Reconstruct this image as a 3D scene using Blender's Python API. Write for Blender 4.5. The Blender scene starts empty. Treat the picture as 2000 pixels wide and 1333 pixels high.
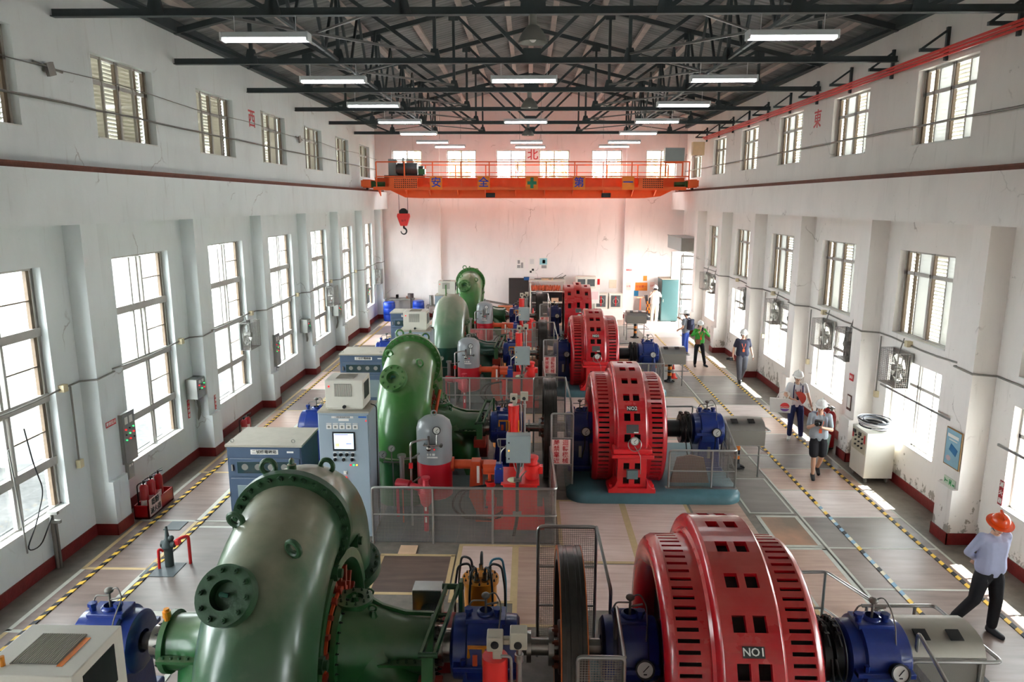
import bpy, math, random
from mathutils import Vector, Matrix, Euler
PI = math.pi
rnd = random.Random(7)
scene = bpy.context.scene
col = scene.collection

# ------------------------------------------------------------------ camera, sky, sun, exposure
cam_d = bpy.data.cameras.new('camera')
cam = bpy.data.objects.new('camera', cam_d)
col.objects.link(cam)
cam_d.sensor_width = 36.0
cam_d.lens = 1400.0 / 2000.0 * 36.0
cam_d.clip_start = 0.05
cam_d.clip_end = 400
_R = Matrix(((0.99973201, -0.00523463, 0.02254997),
             (0.02313412, 0.19033070, -0.98144742),
             (0.00084557, 0.98170608, 0.19040079)))
cam.matrix_world = Matrix.Translation((0, 0, 5.9)) @ _R.to_4x4()
scene.camera = cam

world = bpy.data.worlds.new('sky')
scene.world = world
world.use_nodes = True
_bg = world.node_tree.nodes['Background']
_bg.inputs['Color'].default_value = (0.96, 0.98, 1.0, 1)
_bg.inputs['Strength'].default_value = 11.0

sun_d = bpy.data.lights.new('sun', 'SUN')
sun = bpy.data.objects.new('sun', sun_d)
col.objects.link(sun)
sun_d.energy = 26.0
sun_d.angle = math.radians(0.55)
sun_d.color = (1.0, 0.94, 0.86)
# travels towards -x, down, a little towards the camera
sun.rotation_euler = Vector((-0.56, -0.10, -0.84)).to_track_quat('-Z', 'Y').to_euler()

scene.view_settings.view_transform = 'Standard'
scene.view_settings.look = 'None'
scene.view_settings.gamma = 1.0
scene.view_settings.use_curve_mapping = False
scene.view_settings.exposure = 1.1
scene.cycles.max_bounces = 8
scene.cycles.diffuse_bounces = 5
scene.cycles.glossy_bounces = 3
scene.cycles.transmission_bounces = 4
scene.cycles.transparent_max_bounces = 16
scene.cycles.use_denoising = True
scene.cycles.sample_clamp_indirect = 6.0
scene.cycles.caustics_reflective = False
scene.cycles.caustics_refractive = False

# ------------------------------------------------------------------ materials
def lin(c):
    return tuple((x / 12.92 if x <= 0.04045 else ((x + 0.055) / 1.055) ** 2.4) for x in c)
def rgb(r, g, b):
    return lin((r / 255.0, g / 255.0, b / 255.0))
_mats = {}
def mat(name, c, rough=0.5, metal=0.0, var=0.12, scale=6.0, bump=0.0, dust=0.0, emit=0.0, coat=0.0, spec=0.5):
    if name in _mats:
        return _mats[name]
    m = bpy.data.materials.new(name)
    m.use_nodes = True
    nt = m.node_tree; N = nt.nodes; L = nt.links
    p = N['Principled BSDF']
    p.inputs['Roughness'].default_value = rough
    p.inputs['Metallic'].default_value = metal
    p.inputs['Specular IOR Level'].default_value = spec
    if coat:
        p.inputs['Coat Weight'].default_value = coat
        p.inputs['Coat Roughness'].default_value = 0.15
    p.inputs['Base Color'].default_value = (*c, 1)
    if emit:
        p.inputs['Emission Color'].default_value = (*c, 1)
        p.inputs['Emission Strength'].default_value = emit
    tc = N.new('ShaderNodeTexCoord')
    nz = N.new('ShaderNodeTexNoise'); nz.inputs['Scale'].default_value = scale; nz.inputs['Detail'].default_value = 5
    L.new(tc.outputs['Object'], nz.inputs['Vector'])
    if var:
        mx = N.new('ShaderNodeMix'); mx.data_type = 'RGBA'
        mx.inputs['A'].default_value = (*[x * (1 - var) for x in c], 1)
        mx.inputs['B'].default_value = (*[min(1, x * (1 + var)) for x in c], 1)
        L.new(nz.outputs['Fac'], mx.inputs['Factor'])
        out = mx.outputs['Result']
        if dust:
            ge = N.new('ShaderNodeNewGeometry')
            sp = N.new('ShaderNodeSeparateXYZ'); L.new(ge.outputs['Normal'], sp.inputs[0])
            ma = N.new('ShaderNodeMath'); ma.operation = 'MULTIPLY_ADD'
            L.new(nz.outputs['Fac'], ma.inputs[0]); ma.inputs[1].default_value = 0.9; ma.inputs[2].default_value = -0.45
            ad = N.new('ShaderNodeMath'); ad.operation = 'ADD'
            L.new(sp.outputs['Z'], ad.inputs[0]); L.new(ma.outputs[0], ad.inputs[1])
            mr = N.new('ShaderNodeMapRange'); L.new(ad.outputs[0], mr.inputs['Value'])
            mr.inputs['From Min'].default_value = 0.45; mr.inputs['From Max'].default_value = 1.0
            mr.inputs['To Max'].default_value = dust
            m2 = N.new('ShaderNodeMix'); m2.data_type = 'RGBA'
            L.new(mr.outputs['Result'], m2.inputs['Factor']); L.new(out, m2.inputs['A'])
            m2.inputs['B'].default_value = (*rgb(170, 160, 140), 1)
            out = m2.outputs['Result']
            r2 = N.new('ShaderNodeMath'); r2.operation = 'MULTIPLY_ADD'
            L.new(mr.outputs['Result'], r2.inputs[0]); r2.inputs[1].default_value = 0.35; r2.inputs[2].default_value = rough
            L.new(r2.outputs[0], p.inputs['Roughness'])
        L.new(out, p.inputs['Base Color'])
    if bump:
        b = N.new('ShaderNodeBump'); b.inputs['Strength'].default_value = bump; b.inputs['Distance'].default_value = 0.02
        n2 = N.new('ShaderNodeTexNoise'); n2.inputs['Scale'].default_value = scale * 3; n2.inputs['Detail'].default_value = 3
        L.new(tc.outputs['Object'], n2.inputs['Vector'])
        L.new(n2.outputs['Fac'], b.inputs['Height']); L.new(b.outputs['Normal'], p.inputs['Normal'])
    _mats[name] = m
    return m

def wall_mat(name, base, peel):
    m = bpy.data.materials.new(name); m.use_nodes = True
    nt = m.node_tree; N = nt.nodes; L = nt.links; p = N['Principled BSDF']
    p.inputs['Roughness'].default_value = 0.75
    ge = N.new('ShaderNodeNewGeometry')
    def noise(scale, sc3, det=6, rough=.6):
        mp = N.new('ShaderNodeMapping'); mp.inputs['Scale'].default_value = sc3
        L.new(ge.outputs['Position'], mp.inputs['Vector'])
        n = N.new('ShaderNodeTexNoise'); n.inputs['Scale'].default_value = scale; n.inputs['Detail'].default_value = det
        n.inputs['Roughness'].default_value = rough
        L.new(mp.outputs[0], n.inputs['Vector']); return n.outputs['Fac']
    def rng(v, a, b, t0, t1):
        r = N.new('ShaderNodeMapRange'); L.new(v, r.inputs['Value'])
        for k, x in zip(('From Min', 'From Max', 'To Min', 'To Max'), (a, b, t0, t1)): r.inputs[k].default_value = x
        return r.outputs['Result']
    def mix(f, a, b):
        x = N.new('ShaderNodeMix'); x.data_type = 'RGBA'; L.new(f, x.inputs['Factor'])
        if isinstance(a, tuple): x.inputs['A'].default_value = (*a, 1)
        else: L.new(a, x.inputs['A'])
        x.inputs['B'].default_value = (*b, 1); return x.outputs['Result']
    c = mix(rng(noise(1.1, (1, 1, .5)), .45, .75, 0, .5), base, tuple(x * .82 for x in base))
    c = mix(rng(noise(3.0, (2.5, 2.5, .25)), .60, .78, 0, .35), c, rgb(165, 160, 150))      # rain streaks
    c = mix(rng(noise(9.0, (1, 1, 1), 8, .7), .66, .72, 0, .5 if peel else .22), c, rgb(120, 115, 108))   # scuffs
    # thin cracks
    v = N.new('ShaderNodeTexVoronoi'); v.feature = 'DISTANCE_TO_EDGE'; v.inputs['Scale'].default_value = .55
    nn = N.new('ShaderNodeTexNoise'); nn.inputs['Scale'].default_value = 1.6; nn.inputs['Detail'].default_value = 6
    L.new(ge.outputs['Position'], nn.inputs['Vector'])
    vm = N.new('ShaderNodeMix'); vm.data_type = 'RGBA'; vm.inputs['Factor'].default_value = .4
    L.new(ge.outputs['Position'], vm.inputs['A']); L.new(nn.outputs['Color'], vm.inputs['B'])
    L.new(vm.outputs['Result'], v.inputs['Vector'])
    cr = rng(v.outputs['Distance'], 0, .006, 1, 0)
    gate = rng(noise(.7, (1, 1, 1), 2), .55, .62, 0, .55)
    ml = N.new('ShaderNodeMath'); ml.operation = 'MULTIPLY'; L.new(cr, ml.inputs[0]); L.new(gate, ml.inputs[1])
    c = mix(ml.outputs[0], c, rgb(120, 105, 95))
    if peel:                                                # flaked paint low on the wall
        sp = N.new('ShaderNodeSeparateXYZ'); L.new(ge.outputs['Position'], sp.inputs[0])
        z = rng(sp.outputs['Z'], 0, 1.9, .22, -.12)
        ad = N.new('ShaderNodeMath'); ad.operation = 'ADD'; L.new(noise(4.5, (1, 1, .8), 8, .65), ad.inputs[0]); L.new(z, ad.inputs[1])
        c = mix(rng(ad.outputs[0], .70, .73, 0, .85), c, rgb(150, 143, 132))
    L.new(c, p.inputs['Base Color'])
    b = N.new('ShaderNodeBump'); b.inputs['Strength'].default_value = .25; b.inputs['Distance'].default_value = .01
    L.new(noise(14, (1, 1, 1), 4), b.inputs['Height']); L.new(b.outputs['Normal'], p.inputs['Normal'])
    return m

def mesh_mat(name, c, pitch=0.03, wire=0.2, metal=0.6):
    """woven wire or perforated sheet: real holes through a procedural grid in the object's own coordinates"""
    m = bpy.data.materials.new(name); m.use_nodes = True
    nt = m.node_tree; N = nt.nodes; L = nt.links; p = N['Principled BSDF']
    p.inputs['Base Color'].default_value = (*c, 1); p.inputs['Metallic'].default_value = metal; p.inputs['Roughness'].default_value = .5
    tc = N.new('ShaderNodeTexCoord'); sp = N.new('ShaderNodeSeparateXYZ'); L.new(tc.outputs['Object'], sp.inputs[0])
    s = N.new('ShaderNodeMath'); s.operation = 'ADD'; L.new(sp.outputs['X'], s.inputs[0]); L.new(sp.outputs['Y'], s.inputs[1])
    outs = []
    for o in (s.outputs[0], sp.outputs['Z']):
        d = N.new('ShaderNodeMath'); d.operation = 'DIVIDE'; L.new(o, d.inputs[0]); d.inputs[1].default_value = pitch
        f = N.new('ShaderNodeMath'); f.operation = 'FRACT'; L.new(d.outputs[0], f.inputs[0])
        g = N.new('ShaderNodeMath'); g.operation = 'LESS_THAN'; L.new(f.outputs[0], g.inputs[0]); g.inputs[1].default_value = wire
        outs.append(g.outputs[0])
    mx = N.new('ShaderNodeMath'); mx.operation = 'MAXIMUM'; L.new(outs[0], mx.inputs[0]); L.new(outs[1], mx.inputs[1])
    tr = N.new('ShaderNodeBsdfTransparent'); ms = N.new('ShaderNodeMixShader')
    L.new(mx.outputs[0], ms.inputs[0]); L.new(tr.outputs[0], ms.inputs[1]); L.new(p.outputs[0], ms.inputs[2])
    L.new(ms.outputs[0], N['Material Output'].inputs['Surface'])
    return m

def glass_mat(name, tint, gloss=.06, frost=0.0):
    m = bpy.data.materials.new(name); m.use_nodes = True
    nt = m.node_tree; N = nt.nodes; L = nt.links; N.remove(N['Principled BSDF'])
    tr = N.new('ShaderNodeBsdfTransparent'); tr.inputs[0].default_value = (*tint, 1)
    gl = N.new('ShaderNodeBsdfGlossy'); gl.inputs['Roughness'].default_value = .05
    ms = N.new('ShaderNodeMixShader'); ms.inputs[0].default_value = gloss
    L.new(tr.outputs[0], ms.inputs[1]); L.new(gl.outputs[0], ms.inputs[2]); last = ms.outputs[0]
    if frost:
        tl = N.new('ShaderNodeBsdfTranslucent'); tl.inputs[0].default_value = (*tint, 1)
        m2 = N.new('ShaderNodeMixShader'); m2.inputs[0].default_value = frost
        L.new(last, m2.inputs[1]); L.new(tl.outputs[0], m2.inputs[2]); last = m2.outputs[0]
    L.new(last, N['Material Output'].inputs['Surface'])
    return m

WHITE_L = wall_mat('plaster_west', rgb(226, 231, 231), False)  # cool cast painted into west plaster, warm bounce light into east and north
WHITE_R = wall_mat('plaster_east', rgb(238, 233, 228), True)
WHITE_N = wall_mat('plaster_north', rgb(240, 233, 230), False)
BASE = mat('maroon_skirting', rgb(122, 34, 32), .45, var=.35, scale=9, bump=.3)
STEEL = mat('dark_roof_steel', rgb(70, 78, 80), .55, .1, .25, 4, spec=.3)
PURLIN = mat('dusty_purlin', rgb(176, 164, 158), .8, 0, .25, 3)
ALU = mat('window_aluminium', rgb(178, 174, 168), .5, 0, .12, 8)
ALUD = mat('window_track_dark', rgb(105, 88, 70), .6, .1, .3, 9)
GLASS = glass_mat('clear_glass', (.93, .96, .96))
FROST = glass_mat('frosted_glass', (.5, .52, .52), .03, .8)
FROSTW = glass_mat('frosted_glass_beige', (.50, .485, .44), .03, .85)
LOUV = mat('louvre_slats', rgb(176, 172, 160), .6, 0, .2, 7)
ORANGE = mat('crane_orange', rgb(252, 106, 46), .45, 0, .12, 5)
ORANGE2 = mat('sign_orange', rgb(248, 138, 40), .5, 0, .06, 5)
BLUEINK = mat('blue_lettering', rgb(30, 60, 190), .5, 0, 0)
GREENX = mat('green_cross', rgb(30, 130, 95), .5, 0, 0)
REDINK = mat('red_lettering', rgb(200, 45, 50), .55, 0, 0)
BLACKINK = mat('black_lettering', rgb(25, 25, 28), .6, 0, 0)
WHITEINK = mat('white_lettering', rgb(235, 235, 230), .5, 0, 0)
SIGNRED = mat('sign_red', rgb(205, 30, 34), .4, 0, .05)
SIGNWHITE = mat('sign_white', rgb(236, 232, 226), .5, 0, .04)
PINKW = mat('sign_pale_pink', rgb(236, 205, 196), .5, 0, .04)
GREEN1 = mat('turbine_green_dusty', rgb(62, 98, 68), .28, 0, .22, 2.5, .12, dust=.75, coat=.35)
GREEN2 = mat('turbine_green_bright', rgb(66, 122, 58), .28, 0, .20, 2.5, .12, dust=.6, coat=.35)
GREEN3 = mat('turbine_green_pale', rgb(96, 130, 100), .3, 0, .12, 2.5, .1, dust=.65, coat=.3)
GREEND = mat('turbine_green_deep', rgb(28, 78, 62), .28, 0, .2, 3, .1, coat=.4)
GREEND2 = mat('flange_green', rgb(38, 74, 44), .4, 0, .25, 8, .15)
GREENM = mat('draft_green', rgb(40, 96, 50), .28, 0, .2, 3, .12, dust=.25, coat=.4)
GRED = mat('generator_red', rgb(190, 26, 36), .25, 0, .18, 3, .12, dust=.22, coat=.6)
GREDB = mat('pedestal_red', rgb(220, 30, 40), .28, 0, .12, 4, .08, coat=.5)
BLACKV = mat('opening_shade_black', rgb(10, 9, 10), .9, 0, 0)  # black that stands in for the shade inside generator openings
BLUE = mat('bearing_blue', rgb(28, 52, 128), .28, 0, .25, 5, .12, coat=.4)
TEAL = mat('plinth_teal', rgb(76, 116, 126), .4, 0, .2, 5, .15)
PITB = mat('pit_brown', rgb(120, 84, 66), .6, 0, .25, 6)
IRON = mat('shaft_black', rgb(30, 31, 33), .35, .4, .2, 6)
POLISH = mat('shaft_steel', rgb(150, 146, 140), .25, .9, .15, 12)
RIM = mat('flywheel_rim', rgb(72, 68, 64), .3, .7, .25, 10)
RIMO = mat('flywheel_orange_edge', rgb(190, 92, 30), .5, .1, .3, 10)
STAIN = mat('stainless_tube', rgb(168, 166, 162), .3, .85, .1, 10)
WIRE = mesh_mat('wire_mesh', rgb(160, 154, 148), .026, .12)
PERF = mesh_mat('perforated_sheet', rgb(150, 146, 138), .022, .62, .5)
GREY = mat('tank_grey', rgb(150, 154, 156), .35, 0, .08, 4, .04, coat=.3)
TANKRED = mat('tank_red', rgb(200, 24, 44), .3, 0, .08, 5, coat=.4)
RED = mat('governor_red', rgb(238, 44, 40), .35, 0, .1, 5, coat=.3)
SERVO = mat('servo_orange_red', rgb(212, 82, 44), .4, 0, .2, 6, .1)
BOXG = mat('box_grey', rgb(148, 158, 158), .45, 0, .06, 5)
CAB = mat('cabinet_bluegrey', rgb(158, 172, 184), .4, .1, .06, 3)
CABTOP = mat('cabinet_dusty_top', rgb(172, 166, 152), .7, 0, .12, 6)
CREAM = mat('cooler_cream', rgb(222, 218, 206), .45, 0, .06, 5)
EXC = mat('switch_cabinet_blue', rgb(74, 92, 116), .45, .1, .12, 5, dust=.5)
SLATE = mat('instrument_black', rgb(24, 25, 27), .4, 0, .1)
DIAL = mat('gauge_dial', rgb(232, 232, 226), .4, 0, 0)
RUBBER = mat('hose_rubber', rgb(26, 26, 28), .55, 0, .1)
YEL = mat('filter_orange', rgb(226, 140, 24), .4, 0, .15, 6, coat=.3)
YEL2 = mat('hazard_yellow', rgb(238, 192, 76), .6, 0, .2, 14)
BLK2 = mat('hazard_black', rgb(38, 38, 42), .6, 0, .2, 14)
CREAMT = mat('worn_tape_pale', rgb(220, 210, 186), .6, 0, .15, 14)
BLUET = mat('worn_tape_blue', rgb(130, 165, 190), .6, 0, .15, 14)
TUBE = mat('fluorescent_tube', (1.0, 1.0, 1.0), .5, 0, 0, emit=14.0)
LAMPW = mat('lamp_white', rgb(214, 220, 222), .45, 0, .04)
LAMPG = mat('pendant_grey', rgb(140, 140, 134), .4, .3, .1)
SCREEN = mat('screen_glow', rgb(205, 225, 245), .4, 0, 0, emit=.8)
LEDR = mat('led_red', rgb(220, 30, 30), .4, 0, 0, emit=1.0)
LEDG = mat('led_green', rgb(60, 220, 120), .4, 0, 0, emit=1.0)
LEDO = mat('led_amber', rgb(240, 160, 50), .4, 0, 0, emit=1.0)
WOOD = mat('plywood_pale', rgb(214, 178, 146), .6, 0, .15, 5)
CONC = mat('concrete', rgb(150, 150, 142), .8, 0, .2, 5, .2)
REXT = mat('extinguisher_red', rgb(176, 20, 28), .3, 0, .1, 6, coat=.4)
BDRUM = mat('drum_blue', rgb(24, 64, 176), .4, 0, .12, 4)
TEALC = mat('locker_teal', rgb(44, 78, 80), .3, .1, .15, 2)
CONER = mat('cone_red', rgb(232, 62, 44), .45, 0, .05)
COPPER = mat('orange_hose', rgb(206, 92, 52), .5, 0, .25, 20)

# ------------------------------------------------------------------ mesh builder
class MB:
    def __init__(s):
        s.v = []; s.f = []; s.mi = []; s.cur = 0; s.T = Matrix.Identity(4)
    def mat(s, i): s.cur = i; return s
    def at(s, M=None): s.T = M if M is not None else Matrix.Identity(4); return s
    def add(s, vs, fs):
        b = len(s.v)
        s.v += [s.T @ Vector(p) for p in vs]
        s.f += [tuple(b + i for i in f) for f in fs]
        s.mi += [s.cur] * len(fs)
        return s
    def box(s, c, d, rot=None):
        R = Euler(rot).to_matrix() if rot else None
        vs = []
        for i in (-.5, .5):
            for j in (-.5, .5):
                for k in (-.5, .5):
                    p = Vector((i * d[0], j * d[1], k * d[2]))
                    vs.append((R @ p if R else p) + Vector(c))
        return s.add(vs, [(0, 1, 3, 2), (4, 6, 7, 5), (0, 4, 5, 1), (2, 3, 7, 6), (0, 2, 6, 4), (1, 5, 7, 3)])
    def bb(s, x0, x1, y0, y1, z0, z1):
        return s.box(((x0 + x1) / 2, (y0 + y1) / 2, (z0 + z1) / 2), (abs(x1 - x0), abs(y1 - y0), abs(z1 - z0)))
    def beam(s, p0, p1, w, h, up=(0, 0, 1)):
        p0, p1 = Vector(p0), Vector(p1); d = p1 - p0; L = d.length
        if L < 1e-6: return s
        z = d.normalized(); x = z.cross(Vector(up))
        if x.length < 1e-4: x = z.cross(Vector((0, 1, 0)))
        x.normalize(); y = x.cross(z)
        vs = [p + x * (i * w / 2) + y * (j * h / 2) for p in (p0, p1) for (i, j) in ((-1, -1), (1, -1), (1, 1), (-1, 1))]
        return s.add(vs, [(0, 3, 2, 1), (4, 5, 6, 7), (0, 1, 5, 4), (1, 2, 6, 5), (2, 3, 7, 6), (3, 0, 4, 7)])
    def tube(s, pts, r, seg=8, closed=False):
        P = [Vector(p) for p in pts]; n = len(P)
        rs = r if isinstance(r, (list, tuple)) else [r] * n
        T = []
        for i in range(n):
            a = P[i - 1] if (i > 0 or closed) else P[i]; b = P[(i + 1) % n] if (i < n - 1 or closed) else P[i]
            t = (b - a); T.append(t.normalized() if t.length > 1e-9 else Vector((0, 0, 1)))
        u = T[0].orthogonal().normalized(); vs = []
        for i in range(n):
            u = (u - T[i] * u.dot(T[i]))
            u = u.normalized() if u.length > 1e-6 else T[i].orthogonal().normalized()
            w = T[i].cross(u)
            vs += [P[i] + (u * math.cos(2 * PI * k / seg) + w * math.sin(2 * PI * k / seg)) * rs[i] for k in range(seg)]
        fs = []
        for i in range(n if closed else n - 1):
            j = (i + 1) % n
            for k in range(seg):
                k2 = (k + 1) % seg
                fs.append((i * seg + k, i * seg + k2, j * seg + k2, j * seg + k))
        if not closed:
            fs.append(tuple(range(seg))[::-1]); fs.append(tuple((n - 1) * seg + k for k in range(seg)))
        return s.add(vs, fs)
    def cyl(s, p0, p1, r, r1=None, seg=16):
        return s.tube([p0, p1], [r, r if r1 is None else r1], seg)
    def lathe(s, prof, c=(0, 0, 0), axis='z', seg=32, a0=0, a1=2 * PI):
        """prof: (along, radius) pairs"""
        full = abs(a1 - a0 - 2 * PI) < 1e-6; ns = seg if full else seg + 1; vs = []
        for (a, r) in prof:
            for k in range(ns):
                t = a0 + (a1 - a0) * k / seg; q, w = r * math.cos(t), r * math.sin(t)
                vs.append({'z': (c[0] + q, c[1] + w, c[2] + a), 'x': (c[0] + a, c[1] + q, c[2] + w), 'y': (c[0] + w, c[1] + a, c[2] + q)}[axis])
        fs = []
        for i in range(len(prof) - 1):
            for k in range(seg):
                k2 = (k + 1) % ns
                fs.append((i * ns + k, i * ns + k2, (i + 1) * ns + k2, (i + 1) * ns + k))
        return s.add(vs, fs)
    def prism(s, pts, d0, d1, axis='z'):
        n = len(pts)
        def P(a, b, d): return {'z': (a, b, d), 'y': (a, d, b), 'x': (d, a, b)}[axis]
        vs = [P(a, b, d0) for a, b in pts] + [P(a, b, d1) for a, b in pts]
        fs = [tuple(range(n))[::-1], tuple(range(n, 2 * n))] + [(i, (i + 1) % n, n + (i + 1) % n, n + i) for i in range(n)]
        return s.add(vs, fs)
    def torus(s, c, R, r, n, seg=20, rs=8):
        n = Vector(n).normalized(); u = n.orthogonal().normalized(); w = n.cross(u); c = Vector(c)
        return s.tube([c + (u * math.cos(2 * PI * k / seg) + w * math.sin(2 * PI * k / seg)) * R for k in range(seg)], r, rs, True)
    def ball(s, c, r, seg=12, rings=8):
        rx, ry, rz = r if isinstance(r, (tuple, list)) else (r, r, r)
        vs = [(c[0], c[1], c[2] - rz)]
        for i in range(1, rings):
            a = -PI / 2 + PI * i / rings
            vs += [(c[0] + rx * math.cos(a) * math.cos(2 * PI * k / seg), c[1] + ry * math.cos(a) * math.sin(2 * PI * k / seg), c[2] + rz * math.sin(a)) for k in range(seg)]
        vs.append((c[0], c[1], c[2] + rz)); fs = []
        for k in range(seg):
            fs.append((0, 1 + (k + 1) % seg, 1 + k)); t = 1 + (rings - 2) * seg
            fs.append((t + k, t + (k + 1) % seg, len(vs) - 1))
        for i in range(rings - 2):
            for k in range(seg):
                a = 1 + i * seg; b = a + seg
                fs.append((a + k, a + (k + 1) % seg, b + (k + 1) % seg, b + k))
        return s.add(vs, fs)
    def caps(s, p0, p1, r0, r1, seg=12):
        """round-ended tapered limb"""
        p0, p1 = Vector(p0), Vector(p1); d = (p1 - p0); L = d.length or 1e-6; z = d / L
        P = []; R = []
        for a in (-80, -55, -28, 0): P.append(p0 + z * (r0 * math.sin(math.radians(a)))); R.append(r0 * math.cos(math.radians(a)))
        for a in (0, 28, 55, 80): P.append(p1 + z * (r1 * math.sin(math.radians(a)))); R.append(r1 * math.cos(math.radians(a)))
        return s.tube(P, R, seg)
    def text(s, body, size, M, depth=.004, align='CENTER', sx=1.0):
        cu = bpy.data.curves.new('lettering', 'FONT'); cu.body = body; cu.size = size; cu.align_x = align; cu.align_y = 'CENTER'
        cu.extrude = depth / 2; cu.resolution_u = 2; cu.offset = size * .012
        ob = bpy.data.objects.new('lettering', cu); col.objects.link(ob)
        dg = bpy.context.evaluated_depsgraph_get(); me = bpy.data.meshes.new_from_object(ob.evaluated_get(dg))
        old = s.T; s.T = old @ M @ Matrix.Diagonal((sx, 1, 1, 1))
        s.add([v.co.copy() for v in me.vertices], [tuple(p.vertices) for p in me.polygons])
        s.T = old
        bpy.data.objects.remove(ob); bpy.data.curves.remove(cu); bpy.data.meshes.remove(me)
        return s
    def mesh(s, name, mats, sharp=38):
        me = bpy.data.meshes.new(name)
        me.from_pydata([tuple(p) for p in s.v], [], s.f)
        for m in (mats if isinstance(mats, (list, tuple)) else [mats]): me.materials.append(m)
        me.polygons.foreach_set('material_index', s.mi)
        me.polygons.foreach_set('use_smooth', [True] * len(s.f))
        me.update()
        me.set_sharp_from_angle(angle=math.radians(sharp))
        return me
    def build(s, name, mats, parent=None, bevel=0.0, sharp=38):
        ob = bpy.data.objects.new(name, s.mesh(name, mats, sharp)); col.objects.link(ob)
        if parent is not None: ob.parent = parent
        if bevel:
            b = ob.modifiers.new('edge', 'BEVEL'); b.width = bevel; b.segments = 2; b.limit_method = 'ANGLE'; b.angle_limit = math.radians(40)
        return ob

def FACE(x, y, z, d='s', tilt=0.0):
    """frame for flat lettering on a vertical face: d = side it faces (s towards the camera, e, w)"""
    rz = {'s': 0, 'e': PI / 2, 'w': -PI / 2, 'n': PI}[d]
    return Matrix.Translation((x, y, z)) @ Matrix.Rotation(rz, 4, 'Z') @ Matrix.Rotation(PI / 2 - tilt, 4, 'X')

def tag(o, label, cat, group=None, kind=None):
    o['label'] = label; o['category'] = cat
    if group: o['group'] = group
    if kind: o['kind'] = kind
    return o
def thing(name, label, cat, loc=(0, 0, 0), rz=0.0, group=None):
    o = bpy.data.objects.new(name, None); col.objects.link(o); o.empty_display_size = .1
    o.location = loc; o.rotation_euler = (0, 0, rz)
    return tag(o, label, cat, group)
def solo(name, mb, mats, label, cat, loc=(0, 0, 0), rz=0.0, group=None, bevel=0):
    o = mb.build(name, mats, None, bevel); o.location = loc; o.rotation_euler = (0, 0, rz)
    return tag(o, label, cat, group)
def struct(name, mb, mats, bevel=0):
    o = mb.build(name, mats, None, bevel); o['kind'] = 'structure'; return o
def dup(o, loc, label=None, rz=None, parent=None):
    c = o.copy(); col.objects.link(c)
    if parent is None:
        c.location = loc
        if rz is not None: c.rotation_euler = (0, 0, rz)
        if label: c['label'] = label
    else:
        c.parent = parent
    for ch in [x for x in bpy.data.objects if x.parent == o]:
        dup(ch, None, parent=c)
    return c
ORD = ['first', 'second', 'third', 'fourth', 'fifth', 'sixth', 'seventh', 'eighth', 'ninth']
def arc(c, R, a0, a1, n, plane='yz'):
    out = []
    for i in range(n + 1):
        t = math.radians(a0 + (a1 - a0) * i / n); p, q = R * math.cos(t), R * math.sin(t)
        out.append({'yz': (c[0], c[1] + p, c[2] + q), 'xz': (c[0] + p, c[1], c[2] + q), 'xy': (c[0] + p, c[1] + q, c[2])}[plane])
    return out
def round_path(pts, r, n=4):
    """polyline with rounded corners"""
    P = [Vector(p) for p in pts]; out = [P[0]]
    for i in range(1, len(P) - 1):
        a = (P[i - 1] - P[i]); b = (P[i + 1] - P[i]); k = min(r, a.length * .49, b.length * .49)
        p0 = P[i] + a.normalized() * k; p1 = P[i] + b.normalized() * k
        for j in range(n + 1):
            t = j / n; out.append(p0 * (1 - t) ** 2 + P[i] * 2 * t * (1 - t) + p1 * t * t)
    out.append(P[-1]); return out

# ------------------------------------------------------------------ the hall
XL, XR, YN, YS = -7.75, 7.85, 37.0, -1.2
BAY0, BAY = 12.09, 4.08                       # pilaster centres
PIL = [BAY0 + BAY * k for k in range(-3, 7)]
WIN = [(BAY0 + BAY * k + 1.1, BAY0 + BAY * k + 3.2) for k in range(-3, 6)]
TRUSS = [12.25 + 4.1 * k for k in range(6)]
ZW = 9.75
def apex(x): return ZW + (7.8 - abs(x - .05)) * .245

def solid_wall(mb, fixed0, fixed1, y0, y1, z0, z1, holes, axis='x'):
    ys = sorted({y0, y1, *[h[0] for h in holes], *[h[1] for h in holes]})
    for a, b in zip(ys, ys[1:]):
        hs = sorted([(h[2], h[3]) for h in holes if h[0] <= a + 1e-6 and h[1] >= b - 1e-6])
        z = z0
        for (p, q) in hs + [(z1, z1)]:
            if p > z + 1e-4:
                if axis == 'x': mb.bb(fixed0, fixed1, a, b, z, p)
                else: mb.bb(a, b, fixed0, fixed1, z, p)
            z = q
DOOR = (33.2, 36.2, 0.0, 3.6)
hl = [(a, b, .87, 4.88) for a, b in WIN] + [(a, b, 7.03, 8.5) for a, b in WIN]
hr = []
for i, (a, b) in enumerate(WIN):
    a2, b2 = a + .22, b + .12
    hr.append((a2, b2, 7.03, 8.5))
    if i < 8:
        hr += [(a2, b2, 3.15, 4.92), (a2, b2, .93, 2.68)]
hr.append(DOOR)
for side in ('left', 'right'):
    m = MB(); sx = -1 if side == 'left' else 1
    X = XL if side == 'left' else XR
    solid_wall(m, X, X + sx * .28, YS - .3, YN + .3, -.2, ZW, hl if side == 'left' else hr)
    for k, y in enumerate(PIL):
        if side == 'right' and k == 9: continue
        if side == 'left': m.bb(X, -7.44, y - .23, y + .23, 0, 5.6); m.bb(X, -7.36, y - .235, y + .235, 0, 1.0)
        else: m.bb(X, 7.45, y - .23, y + .23, 0, 5.6); m.bb(X, 7.35, y - .235, y + .235, 0, 1.0)
        m.bb(X + sx * .28, X + sx * .85, y - .2, y + .2, -.2, ZW)          # outside piers
    m.bb(X, sx * 7.2, YS, YN, 5.54, 6.38)                                    # crane runway beam
    struct('wall_' + side, m, WHITE_L if side == 'left' else WHITE_R)
m = MB()
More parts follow.
